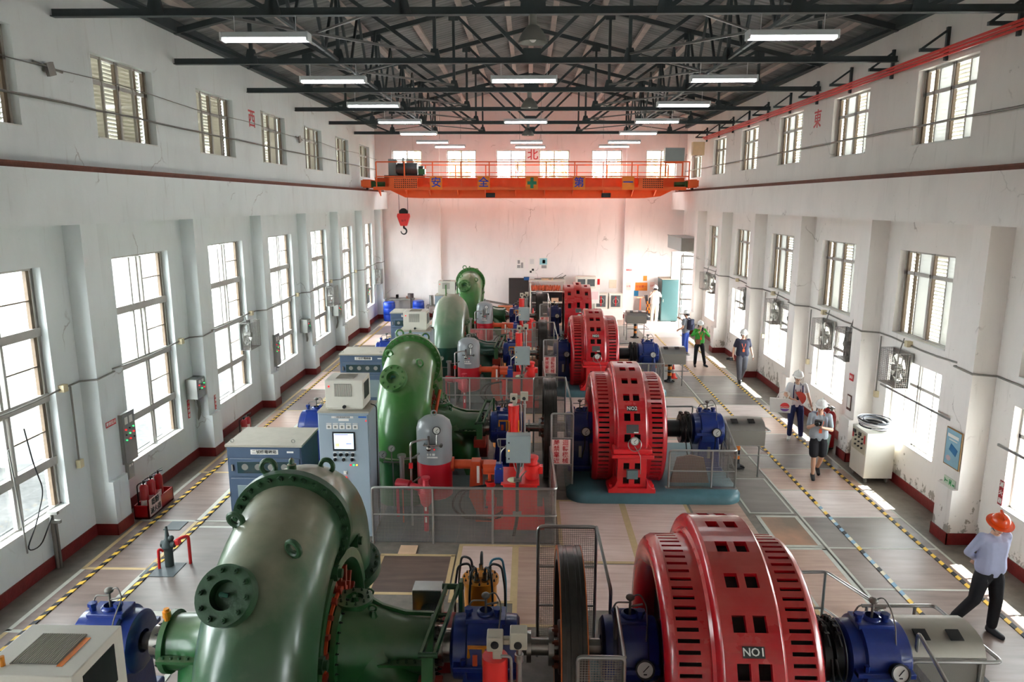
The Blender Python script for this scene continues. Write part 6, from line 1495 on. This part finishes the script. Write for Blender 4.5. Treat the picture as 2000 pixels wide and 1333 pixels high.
for i, (x, w, h, mm) in enumerate(((-4.95, .22, .5, PANEL), (-4.6, .3, .42, LAMPG), (-4.25, .2, .46, mat('tin_brown', (0, 0, 0))))):
    solo('paint_can', MB().cyl((0, 0, 0), (0, 0, h), w / 2, seg=18).torus((0, 0, h), w / 2, .012, (0, 0, 1), 18, 6), mm, '%s container on the low table at the north wall, west of the far turbine' % ['narrow steel', 'wide grey', 'brown'][i], 'container', (x, 36.2, .72))
t = thing('low_table', 'low table with containers at the north wall, west of the far turbine', 'table', (-4.6, 36.25, 0)); MB().bb(-.6, .6, -.3, .3, .68, .72).build('table_top', PIPEG, t)
for x in (-.55, .55):
    for y in (-.26, .26): MB().bb(x - .02, x + .02, y - .02, y + .02, 0, .68).build('leg', PIPEG, t)
# ladder and timber lying behind the far set
t = thing('lattice_ladder', 'grey lattice ladder leaning down from the wall behind the far turbine', 'ladder', (-1.9, 35.6, 0))
for y in (-.15, .15): MB().beam((-1.4, y, 1.25), (1.6, y, .72), .04, .06).build('side_rail', PIPEG, t)
rg = MB()
for i in range(10): f_ = (i + .5) / 10; rg.beam((-1.4 + 3 * f_, -.15, 1.25 - .53 * f_), (-1.4 + 3 * f_, .15, 1.25 - .53 * f_), .03, .03)
rg.build('rungs', PIPEG, t)
t = thing('scrap_trolley', 'low table with red and brown machine parts behind the far turbine', 'trolley', (-1.3, 35.2, 0)); MB().bb(-1.2, 1.3, -.4, .2, .5, .56).bb(-1.1, -1.0, -.3, .1, 0, .5).bb(1.1, 1.2, -.3, .1, 0, .5).build('frame', SERVO, t); MB().bb(-.2, .7, -.35, .1, .56, .86).build('brown_box', mat('box_tan', rgb(190, 110, 72), .6), t, .01); MB().cyl((-.5, -.2, .7), (-.1, -.2, .7), .14, seg=16).build('motor', LAMPG, t); MB().beam((-1.2, -.1, .62), (-.3, -.2, .8), .1, .1).build('red_part', RED, t)
# timber platform between NO3 and the far set
t = thing('timber_stack', 'long stack of pale timber boards lying across the floor between the NO3 and far sets', 'timber', (2.2, 26.4, 0))
for i in range(5): MB().bb(-4.0, 2.9, -.9 + i * .36, -.56 + i * .36, .28, .36).build('board', WOOD, t)
for x in (-3.6, -1.4, .8, 2.6): MB().bb(x - .08, x + .08, -.9, .88, 0, .28).build('bearer', mat('board_brownwood', rgb(168, 112, 84), .6, 0, .2), t)
MB().bb(-4.0, 2.9, -.93, -.9, .04, .28).build('side_board', mat('board_brownwood', (0, 0, 0)), t)
t = thing('folded_strap', 'olive webbing strap heaped on the timber boards beside the NO3 generator', 'strap', (1.35, 26.2, .36))
MB().tube([(.3 * math.cos(i * .9) + .1 * math.sin(i * 2.3), .14 * math.sin(i * 1.1), .05 + .07 * abs(math.sin(i * .7))) for i in range(34)], .035, 6).build('strap', mat('olive_strap', rgb(112, 112, 84), .8), t)

# ------------------------------------------------------------------ outside
m = MB(); m.mat(0).bb(-60, XL - .28, -30, 90, -.5, -.12); m.mat(4).bb(XR + .28, 60, -30, 90, -.5, -.12); m.mat(0); m.bb(XL - .28, XR + .28, YN + .28, 90, -.5, -.12)
m.mat(1).bb(-11.5, -9.6, -10, 60, -.12, -.08); m.mat(3).bb(-16.5, -16.2, -10, 60, -.12, .9)
GY = floor_mat('yard_asphalt', (.05, .05, .048), (.10, .098, .09), (2, 2, 1), .9)
struct('exterior_ground', m, [GY, floor_mat('yard_gravel', (.025, .025, .024), (.06, .058, .055), (6, 6, 1), .95), CONC, mat('yard_kerb', (.13, .13, .125), .8), floor_mat('yard_light_concrete', (.2, .2, .19), (.34, .33, .31), (2, 2, 1), .9)])
t = thing('outdoor_tank', 'round green tank standing in the yard outside the west window nearest the camera', 'tank', (-13.4, 14.6, -.12)); MB().lathe([(0, 1.3), (1.4, 1.3), (2.9, 1.45), (2.9, 1.55), (3.05, 1.55), (3.05, 0)], seg=36).build('tank_shell', mat('yard_green', (.03, .12, .025), .5), t); MB().tube(round_path([(1.3, -1.2, 0), (1.3, -1.2, 2.6), (1.3, .8, 2.6), (1.3, .8, 0)], .2), .05, 8).build('pipe', SIGNWHITE, t)
t = thing('pipe_frame', 'pale pipe framework standing in the yard outside the nearest west window', 'framework', (-11.6, 12.2, -.12)); 
for y in (-1.4, 0, 1.4): MB().cyl((0, y, 0), (0, y, 3.6), .05, seg=8).build('upright', PIPEG, t)
MB().cyl((0, -1.5, 3.5), (0, 1.5, 3.5), .05, seg=8).cyl((0, -1.5, 2.0), (0, 1.5, 2.0), .04, seg=8).build('crossbar', PIPEG, t)
LEAF = mat('tree_leaves', rgb(186, 180, 140), .7, 0, .35, 3); BARK = mat('tree_bark', rgb(92, 76, 62), .9)
def tree(x, y, h, label):
    t = thing('tree', label, 'tree', (x, y, -.12), group='yard trees'); MB().tube([(0, 0, 0), (.1, 0, h * .35), (0, .1, h * .7)], [.22, .16, .07], 10).build('trunk', BARK, t)
    m_ = MB(); R_ = random.Random(int(x * 7 + y))
    for i in range(900):
        a = R_.uniform(0, 2 * PI); e = R_.uniform(-.6, 1); r_ = h * .28 * R_.uniform(.5, 1); c_ = (r_ * math.cos(a) * math.cos(e), r_ * math.sin(a) * math.cos(e), h * .72 + r_ * math.sin(e))
        m_.box(c_, (.3, .22, .02), (R_.uniform(0, 3), R_.uniform(0, 3), R_.uniform(0, 3)))
    m_.build('crown', LEAF, t, sharp=30)
tree(-5.2, 43, 9.5, 'tree seen through the north windows at the west end'); tree(1.5, 45, 9.8, 'tree seen through the north windows behind the character 北'); tree(6.8, 43, 9.4, 'tree seen through the north windows at the east end')

# ------------------------------------------------------------------ visitors
def skinned(mb, name, m, parent, voxel=.012, smooth=4):
    """union of round limbs -> one continuous surface"""
    ob = bpy.data.objects.new(name, mb.mesh(name, m)); col.objects.link(ob)
    r = ob.modifiers.new('r', 'REMESH'); r.mode = 'VOXEL'; r.voxel_size = voxel; r.use_smooth_shade = True
    s = ob.modifiers.new('s', 'SMOOTH'); s.iterations = smooth; s.factor = .5
    dg = bpy.context.evaluated_depsgraph_get()
    me = bpy.data.meshes.new_from_object(ob.evaluated_get(dg)); me.name = name
    ob.modifiers.clear(); ob.data = me
    me.polygons.foreach_set('use_smooth', [True] * len(me.polygons))
    if not me.materials: me.materials.append(m)
    ob.parent = parent
    return ob
SKIN = mat('skin', rgb(214, 168, 142), .5, 0, .06)
HAIR = mat('hair_black', rgb(28, 24, 24), .6, 0, .1)
HELM = mat('helmet_white', rgb(240, 240, 238), .25, 0, 0, coat=.4)
HELO = mat('helmet_orange', rgb(242, 84, 28), .25, 0, 0, coat=.4)
def V3(*a): return Vector(a)
def person(label, loc, rz, J, H=1.72, skin=SKIN, shirt=None, trousers=None, shoes=None, sleeve=.5, shorts=False, helmet=HELM, brim=False, hi=True, lanyard=None, hands=('relax', 'relax'), slim=1.0):
    """J: joints in metres for a 1.72 m figure facing -y: hip, chest, neck, head, and per side sh, el, wr, hp, kn, an, toe"""
    t = thing('person', label, 'person', loc, rz, group=None); S = H / 1.72
    A = Matrix.Scale(S, 4)
    g = lambda n: Vector(J[n])
    body = MB().at(A); vx = .008 if hi else .012
    hipc, chest, neck, head, hdir = g('hip'), g('chest'), g('neck'), g('head'), Vector(J.get('face', (0, -1, 0))).normalized()
    # trunk
    belly = (hipc + chest) / 2
    for o in (-.06, .06): body.caps(hipc + V3(o * 1.1, 0, 0), belly + V3(o, 0, 0), .105 * slim, .10 * slim).caps(belly + V3(o, 0, 0), chest + V3(o * 1.3, 0, .04), .10 * slim, .10 * slim)
    body.caps(chest + V3(0, .01, .08), neck, .07, .055).caps(neck, head + V3(0, .01, -.06), .052, .052)
    up = (head - neck).normalized(); rt = hdir.cross(up).normalized(); fw = up.cross(rt).normalized()
    HM = A @ Matrix.Translation(head) @ Matrix((( -rt.x, -fw.x, up.x), (-rt.y, -fw.y, up.y), (-rt.z, -fw.z, up.z))).to_4x4()
    # head frame: x to the side, -y forward (face), z up
    body.at(HM).ball((0, .01, .03), (.078, .095, .095), 20, 14).ball((0, -.025, -.045), (.058, .065, .068), 16, 12).ball((0, -.06, -.088), (.026, .024, .02), 10, 8)
    body.caps((0, -.085, .015), (0, -.112, -.022), .010, .015, 8).caps((-.025, -.083, -.058), (.025, -.083, -.058), .010, .010, 8)
    for s in (-1, 1): body.ball((s * .082, .012, -.005), (.013, .022, .032), 10, 8).ball((s * .035, -.065, -.02), (.024, .022, .02), 8, 6)
    body.at(A)
    def hand(w, d, n, pose):
        d = d.normalized(); n = (n - d * n.dot(d)).normalized(); s_ = d.cross(n)       # n: palm side
        for k in range(4):
            o = s_ * ((k - 1.5) * .019); body.caps(w + d * .012 + o * .7, w + d * (.085 - abs(k - 1.3) * .004) + o, .014, .0125, 8)
        cu = {'relax': (.35, .8), 'grip': (1.1, 1.7), 'open': (.1, .2)}[pose]
        for k in range(4):
            o = s_ * ((k - 1.5) * .020); b = w + d * (.088 - abs(k - 1.3) * .004) + o; L1 = (.036, .042, .039, .030)[k]
            d1 = d * math.cos(cu[0]) + n * math.sin(cu[0]); d2 = d * math.cos(cu[1]) + n * math.sin(cu[1])
            body.caps(b, b + d1 * L1, .0098, .009, 8).caps(b + d1 * L1, b + d1 * L1 + d2 * L1 * .85, .009, .008, 8)
        sg = hand.side
        tb = w + d * .03 + s_ * (.034 * sg) + n * .01; td = (d * .7 + s_ * (.55 * sg) + n * .5).normalized()
        body.caps(tb, tb + td * .038, .013, .011, 8).caps(tb + td * .038, tb + td * .038 + (td + d * .6).normalized() * .028, .011, .009, 8)
    for i, s in (('l', -1), ('r', 1)):
        sh, el, wr = g('sh' + i), g('el' + i), g('wr' + i); hp, kn, an, toe = g('hp' + i), g('kn' + i), g('an' + i), g('toe' + i)
        body.caps(chest + V3(s * .06, .0, .08), sh, .06, .058).caps(sh, el, .052 * slim, .038).caps(el, (el * .6 + wr * .4), .040, .037).caps((el * .6 + wr * .4), wr, .037, .025)
        body.caps(hp, (hp + kn) / 2, .085 * slim, .07 * slim).caps((hp + kn) / 2, kn, .07 * slim, .052).caps(kn, kn * .65 + an * .35, .05, .052).caps(kn * .65 + an * .35, an, .052, .034)
        body.caps(an + V3(0, 0, -.03), toe, .035, .03)
        hd = Vector(J.get('hd' + i, tuple(wr - el))); hn = Vector(J.get('hn' + i, (-s, 0, 0))); hand.side = J.get('th' + i, -s)
        hand(wr, hd, hn, hands[0 if s < 0 else 1])
    skinned(body, 'body', skin, t, vx * S, 3)
    # eyes, mouth, brows, hair
    e = MB().at(HM)
    for s in (-1, 1): e.ball((s * .031, -.088, .008), (.011, .006, .006), 8, 6).box((s * .032, -.089, .028), (.034, .008, .006), (0, s * .1, 0))
    e.build('eyes', HAIR, t); MB().at(HM).ball((0, -.094, -.058), (.022, .006, .006), 10, 6).build('lips', mat('lips', rgb(176, 98, 92), .5), t)
    hr = MB().at(HM).lathe([(-.03, .088), (.03, .092), (.08, .08), (.115, .045), (.125, 0)], (0, .022, .0), 'z', 20).box((0, .085, -.02), (.13, .04, .10)); hr.build('hair', HAIR, t)
    if helmet:
        hm = MB().at(HM).lathe([(.035, .112), (.06, .116), (.10, .108), (.14, .085), (.165, .045), (.17, 0)], (0, .008, .0), 'z', 28)
        hm.lathe([(.03, .108), (.035, .135 if not brim else .165), (.045, .135 if not brim else .165), (.05, .112)], (0, .0 if brim else -.0, 0), 'z', 28)
        if not brim: hm.prism([(-.09, -.09), (.09, -.09), (.07, -.165), (0, -.185), (-.07, -.165)], .028, .04, 'z')
        hm.bb(-.012, .012, -.09, .10, .155, .18).build('hard_hat', helmet, t)
        MB().at(HM).tube([(-.088, -.0, .03), (-.07, -.04, -.05), (0, -.07, -.11), (.07, -.04, -.05), (.088, 0, .03)], .005, 6).build('chin_strap', SLATE, t)
    # shirt
    c = MB().at(A); P_ = .016
    for o in (-.06, 0, .06): c.caps(hipc + V3(o * 1.2, 0, .02 if o else -.02), belly + V3(o, 0, 0), .112 * slim + P_, .104 * slim + P_).caps(belly + V3(o, 0, 0), chest + V3(o * 1.3, 0, .04), .104 * slim + P_, .104 * slim + P_)
    c.caps(chest + V3(0, .01, .06), neck + V3(0, .005, -.035), .085, .062)
    for i, s in (('l', -1), ('r', 1)):
        sh, el, wr = g('sh' + i), g('el' + i), g('wr' + i)
        c.caps(chest + V3(s * .06, 0, .08), sh, .07 + P_ * .5, .064 + P_ * .3)
        if sleeve <= 1: q = sh + (el - sh) * sleeve; c.caps(sh, q, .062 + P_ * .3, .058)
        else: q = el + (wr - el) * (sleeve - 1); c.caps(sh, el, .062 + P_ * .3, .052).caps(el, q, .052, .040)
    skinned(c, 'shirt', shirt, t, .012 * S, 4)
    # trousers
    c = MB().at(A)
    for o in (-.05, 0, .05): c.caps(hipc + V3(o, 0, .04), hipc + V3(o, 0, -.04), .112 * slim + .006, .112 * slim + .006)
    for i, s in (('l', -1), ('r', 1)):
        hp, kn, an = g('hp' + i), g('kn' + i), g('an' + i)
        c.caps(hipc + V3(s * .05, 0, -.02), hp + (kn - hp) * .3, .112 * slim, .100 * slim)
        if shorts: c.caps(hp + (kn - hp) * .3, hp + (kn - hp) * .82, .102 * slim, .098)
        else: c.caps(hp + (kn - hp) * .3, kn, .098 * slim, .075 * slim).caps(kn, an + (kn - an) * .12, .074 * slim, .062 * slim)
    skinned(c, 'trousers', trousers, t, .012 * S, 4)
    for i in 'lr':
        an, toe = g('an' + i), g('toe' + i)
        f = (toe - an); f.z = 0; f = f.normalized()
        c = MB().at(A).caps(an + V3(0, 0, .0) - f * .02, an - f * .03 + V3(0, 0, -.035), .048, .045).caps(an + V3(0, 0, -.03), toe + V3(0, 0, .0), .048, .040).caps(an - f * .03 + V3(0, 0, -.045), toe + V3(0, 0, -.012), .036, .034)
        skinned(c, 'shoe', shoes, t, .010 * S, 2)
    if lanyard:
        n_, c_ = neck, chest
        MB().at(A).tube([n_ + V3(-.06, .04, .0), n_ + V3(-.075, -.05, -.03), c_ + V3(-.05, -.135 * slim, -.0), c_ + V3(0, -.145 * slim, -.12), c_ + V3(.05, -.135 * slim, -.0), n_ + V3(.075, -.05, -.03), n_ + V3(.06, .04, 0)], .008, 6).box(c_ + V3(0, -.15 * slim, -.17), (.06, .008, .09)).build('lanyard', lanyard, t)
    return t, g, S
BASEJ = dict(hip=(0, 0, .95), chest=(0, 0, 1.27), neck=(0, .01, 1.46), head=(0, -.01, 1.60),
             shl=(-.175, .0, 1.40), shr=(.175, 0, 1.40), ell=(-.235, .02, 1.12), elr=(.235, .02, 1.12), wrl=(-.24, -.05, .88), wrr=(.24, -.05, .88),
             hpl=(-.09, 0, .90), hpr=(.09, 0, .90), knl=(-.10, -.01, .49), knr=(.10, -.01, .49), anl=(-.10, .02, .09), anr=(.10, .02, .09), toel=(-.13, -.13, .035), toer=(.13, -.13, .035))
def J(**k): d = dict(BASEJ); d.update(k); return d
DEN = mat('denim_navy', rgb(34, 44, 92), .8, 0, .2, 20); BLK = mat('cloth_black', rgb(26, 26, 32), .85, 0, .15, 20); LIL = mat('shirt_lilac', rgb(176, 182, 212), .8, 0, .06, 15)
GRYT = mat('tshirt_grey', rgb(160, 170, 178), .85, 0, .08, 15); WHT = mat('tshirt_white', rgb(232, 236, 240), .85, 0, .04, 15); NVY = mat('tshirt_navy', rgb(44, 44, 62), .85, 0, .15, 15)
GRNT = mat('top_green', rgb(66, 168, 62), .8, 0, .1, 15); SHOEW = mat('shoe_white', rgb(222, 222, 216), .6, 0, .05); SHOED = mat('shoe_dark', rgb(40, 40, 46), .6, 0, .1); BEI = mat('shirt_beige', rgb(196, 190, 184), .85, 0, .08, 15)
BEIT = mat('trousers_beige', rgb(172, 168, 156), .85, 0, .1, 15); BLUJ = mat('trousers_blue', rgb(44, 70, 150), .85, 0, .15, 15); GRT = mat('trousers_grey', rgb(84, 84, 92), .85, 0, .15, 15); LAN = mat('lanyard_orange', rgb(238, 100, 50), .6, 0, 0)
# 1 striding, hands behind the back
person('person in an orange helmet, lilac shirt and black trousers striding along the east aisle', (6.36, 9.22, 0), math.radians(8),
       J(face=(-.35, -.85, -.38), head=(.0, -.05, 1.59), neck=(.01, 0, 1.46), ell=(-.27, .10, 1.14), elr=(.27, .10, 1.14), wrl=(-.05, .17, .98), wrr=(.05, .19, .95), hdl=(.3, .05, -.1), hdr=(-.3, .05, -.1), hnl=(0, 1, 0), hnr=(0, 1, 0),
         knl=(-.17, .0, .50), anl=(-.31, .16, .13), toel=(-.35, .03, .05), knr=(.10, -.06, .49), anr=(.09, -.05, .09), toer=(.13, -.20, .035)),
       1.76, shirt=LIL, trousers=BLK, shoes=SHOED, sleeve=1.75, helmet=HELO, brim=True, slim=1.06)
# 2 grey t-shirt with camera
t, g, S = person('person in a white helmet, grey T-shirt and black shorts raising a camera, backpack on', (6.28, 14.95, 0), math.radians(-12),
       J(face=(-.35, -.9, -.15), ell=(-.24, -.12, 1.16), wrl=(-.13, -.33, 1.30), elr=(.22, -.14, 1.14), wrr=(-.02, -.34, 1.24), hdl=(.1, -.15, .3), hdr=(-.3, -.1, .2), hnl=(1, 0, 0), hnr=(0, 0, 1),
         knl=(-.08, -.08, .49), anl=(-.07, -.08, .09), toel=(-.08, -.24, .035), knr=(.09, -.05, .50), anr=(.07, .22, .16), toer=(.08, .10, .05)),
       1.72, shirt=GRYT, trousers=BLK, shoes=SHOED, sleeve=.75, shorts=True, lanyard=LAN, hands=('grip', 'grip'))
MB().bb(-.07, .07, -.05, .05, -.05, .05).cyl((0, -.05, 0), (0, -.16, 0), .04, seg=14).build('camera', SLATE, None).parent = None
c2 = [o for o in bpy.data.objects if o.name == 'camera.001' or (o.name.startswith('camera') and o.type == 'MESH')][-1]
def place_on(o, t, p, S, name, label, cat, rz=0):
    o.location = t.matrix_world.translation + Vector((0, 0, 0)); M = Matrix.Translation(t.location) @ Matrix.Rotation(t.rotation_euler.z, 4, 'Z')
    o.location = M @ (Vector(p) * S); o.rotation_euler = (0, 0, t.rotation_euler.z + rz); o.name = name; tag(o, label, cat); return o
place_on(c2, t, (-.10, -.40, 1.36), S, 'hand_camera', 'black camera held up by the person in the grey T-shirt', 'camera', math.radians(-20))
def backpack(t, S, m, label, z=1.22, w=.26, d=.15):
    o = MB().box((0, 0, 0), (w, d, .42)).box((0, d * .6, -.08), (w * .75, .06, .2)).build('backpack', m, None, .04); place_on(o, t, (0, .21, z), S, 'backpack', label, 'backpack')
    for s in (-1, 1): MB().tube(round_path([(s * .09, -.07, .2), (s * .1, -.16, .25), (s * .11, -.34, .12), (s * .12, -.33, -.05), (s * .13, -.2, -.15), (s * .1, -.06, -.15)], .08), .016, 6).build('shoulder_strap', m, o)
backpack(t, S, mat('pack_grey', rgb(150, 156, 176), .8), 'pale grey backpack on the person in the grey T-shirt')
# 3 white t-shirt with tote
t, g, S = person('person in a white helmet, white T-shirt and navy trousers carrying a tote bag', (6.72, 17.5, 0), math.radians(-8),
       J(face=(-.2, -1, -.2), ell=(-.27, .0, 1.15), wrl=(-.17, -.22, 1.10), hdl=(.3, -.1, .0), hnl=(0, 0, -1), elr=(.28, .03, 1.13), wrr=(.36, -.03, .88), toel=(-.15, -.13, .035), knr=(.13, -.03, .49), anr=(.17, .0, .09), toer=(.23, -.13, .035)),
       1.75, shirt=WHT, trousers=DEN, shoes=SHOEW, sleeve=.55, lanyard=mat('lanyard_dark', rgb(60, 60, 80), .6), slim=.95)
tb = MB().add([(-.26, -.03, .36), (.26, -.03, .36), (.24, -.03, 0), (-.24, -.03, 0), (-.26, .03, .36), (.26, .03, .36), (.24, .03, 0), (-.24, .03, 0)], [(0, 3, 2, 1), (4, 5, 6, 7), (0, 1, 5, 4), (1, 2, 6, 5), (2, 3, 7, 6), (3, 0, 4, 7)]).build('tote_bag', SIGNWHITE, None, .008)
place_on(tb, t, (-.40, -.18, .74), S, 'tote_bag', 'white tote bag with red and violet round emblem beside the person in white T-shirt', 'bag', math.radians(-6))
em = MB(); em.mat(0).prism([(.10 + .11 * math.cos(a_ / 16 * PI), .16 + .10 * math.sin(a_ / 16 * PI)) for a_ in range(17)], -.034, -.03, 'y')
em.mat(1).prism([(.10 + .11 * math.cos(a_), .13 + .09 * math.sin(a_)) for a_ in [PI + .3 + i * (PI - .6) / 10 for i in range(11)]], -.034, -.03, 'y'); em.mat(0).prism([(.0, .135), (.06, .155), (.14, .145), (.2, .155), (.2, .135), (.14, .125), (.06, .135), (.0, .12)], -.036, -.03, 'y')
em.build('emblem', [mat('emblem_red', rgb(230, 66, 66), .5), mat('emblem_violet', rgb(130, 80, 170), .5)], tb); MB().tube(round_path([(-.1, 0, .35), (-.05, 0, .5), (.1, 0, .55), (.2, 0, .5), (.15, 0, .35)], .05), .012, 6).build('handle', SIGNWHITE, tb)
fn = MB().prism([(0, 0)] + [(.17 * math.cos(a_), .17 * math.sin(a_)) for a_ in [math.radians(q) for q in range(-30, 151, 15)]], -.004, .004, 'y').build('hand_fan', mat('fan_red', rgb(196, 66, 52), .6), None); place_on(fn, t, (.0, -.24, 1.13), S, 'hand_fan', 'red folding fan in the hand of the person in the white T-shirt', 'fan'); fn.rotation_euler = (0, .5, t.rotation_euler.z)
for s in (-1, 1): MB().tube([g('chest') * S + Vector((s * .10, -.135, .16)), g('chest') * S + Vector((s * .11, -.145, .0)), g('hip') * S + Vector((s * .1, -.13, .1))], .014, 6).build('suspender', DEN, t)
# 4 navy t-shirt
t, g, S = person('person in white helmet, navy T-shirt and grey trousers walking with a camera in one hand', (7.08, 23.35, 0), math.radians(-5),
       J(ell=(-.27, .03, 1.13), wrl=(-.30, -.03, .88), elr=(.27, .05, 1.14), wrr=(.33, .0, .90), knr=(.07, -.06, .5), anr=(.01, .12, .12), toer=(.0, -.03, .04), anl=(-.06, -.08, .09), knl=(-.09, -.08, .49), toel=(-.07, -.24, .035)),
       1.76, shirt=NVY, trousers=GRT, shoes=SHOED, sleeve=.7, lanyard=LAN, hi=False, slim=1.12, hands=('grip', 'relax'))
o = MB().bb(-.05, .05, -.07, .07, -.05, .05).cyl((-.05, 0, 0), (-.15, 0, 0), .04, seg=14).build('hand_camera', SLATE, None); place_on(o, t, (-.36, -.08, .80), S, 'hand_camera', 'black camera hanging in the hand of the person in the navy T-shirt', 'camera')
# 5 green top
t, g, S = person('person in white helmet, green long-sleeved top and black leggings holding up a phone', (6.22, 25.7, 0), math.radians(5),
       J(face=(-.1, -1, -.1), ell=(-.32, -.08, 1.22), wrl=(-.06, -.2, 1.38), hdl=(.12, -.05, .25), hnl=(1, 0, 0), elr=(.33, -.06, 1.18), wrr=(.07, -.19, 1.40), hdr=(-.12, -.05, .25), hnr=(-1, 0, 0), knl=(-.13, -.02, .49), knr=(.16, -.02, .49), anl=(-.14, 0, .09), anr=(.24, -.02, .09), toel=(-.17, -.15, .035), toer=(.29, -.17, .035)),
       1.66, shirt=GRNT, trousers=BLK, shoes=SHOED, sleeve=1.7, lanyard=LAN, hi=False, slim=.92, hands=('grip', 'grip'))
o = MB().bb(-.035, .035, -.006, .006, -.07, .07).build('phone', SLATE, None); place_on(o, t, (.0, -.27, 1.48), S, 'phone', 'dark phone held up by the person in the green top', 'phone')
o = MB().bb(-.09, .09, -.03, .03, -.1, .08).build('pouch', mat('pouch_brown', rgb(140, 84, 60), .7), None, .01); place_on(o, t, (-.12, -.17, 1.0), S, 'belt_pouch', 'brown pouch hanging at the waist of the person in the green top', 'bag')
# 6 behind, grey shirt turned away
t, g, S = person('person in a white helmet, grey shirt and blue trousers turned towards the north-east door', (6.15, 27.7, 0), math.radians(-130),
       J(ell=(-.26, -.12, 1.22), wrl=(-.18, -.34, 1.36), elr=(.25, .0, 1.12), wrr=(.2, -.2, 1.0)), 1.74, shirt=mat('shirt_greyblue', rgb(128, 132, 140), .85), trousers=BLUJ, shoes=SHOED, sleeve=.6, hi=False, hands=('open', 'relax'))
backpack(t, S, mat('pack_navy', rgb(44, 48, 72), .8), 'dark navy backpack on the person in the grey shirt and blue trousers')
# 7 far, photographing
t, g, S = person('person in a white cap, beige shirt and beige trousers photographing by the striped poles', (6.24, 35.3, 0), 0,
       J(face=(-.15, -1, 0), ell=(-.27, -.10, 1.24), wrl=(-.09, -.24, 1.52), hdl=(.1, -.02, .2), hnl=(1, 0, 0), elr=(.26, -.12, 1.26), wrr=(.05, -.24, 1.52), hdr=(-.1, -.02, .2), hnr=(-1, 0, 0)), 1.84, shirt=BEI, trousers=BEIT, shoes=SHOEW, sleeve=.8, hi=False, hands=('grip', 'grip'), slim=1.1)
o = MB().bb(-.07, .07, -.04, .04, -.05, .05).cyl((0, -.04, 0), (0, -.14, 0), .04, seg=14).build('hand_camera', SLATE, None); place_on(o, t, (-.03, -.26, 1.61), S, 'hand_camera', 'black camera at the face of the beige-clothed person', 'camera')
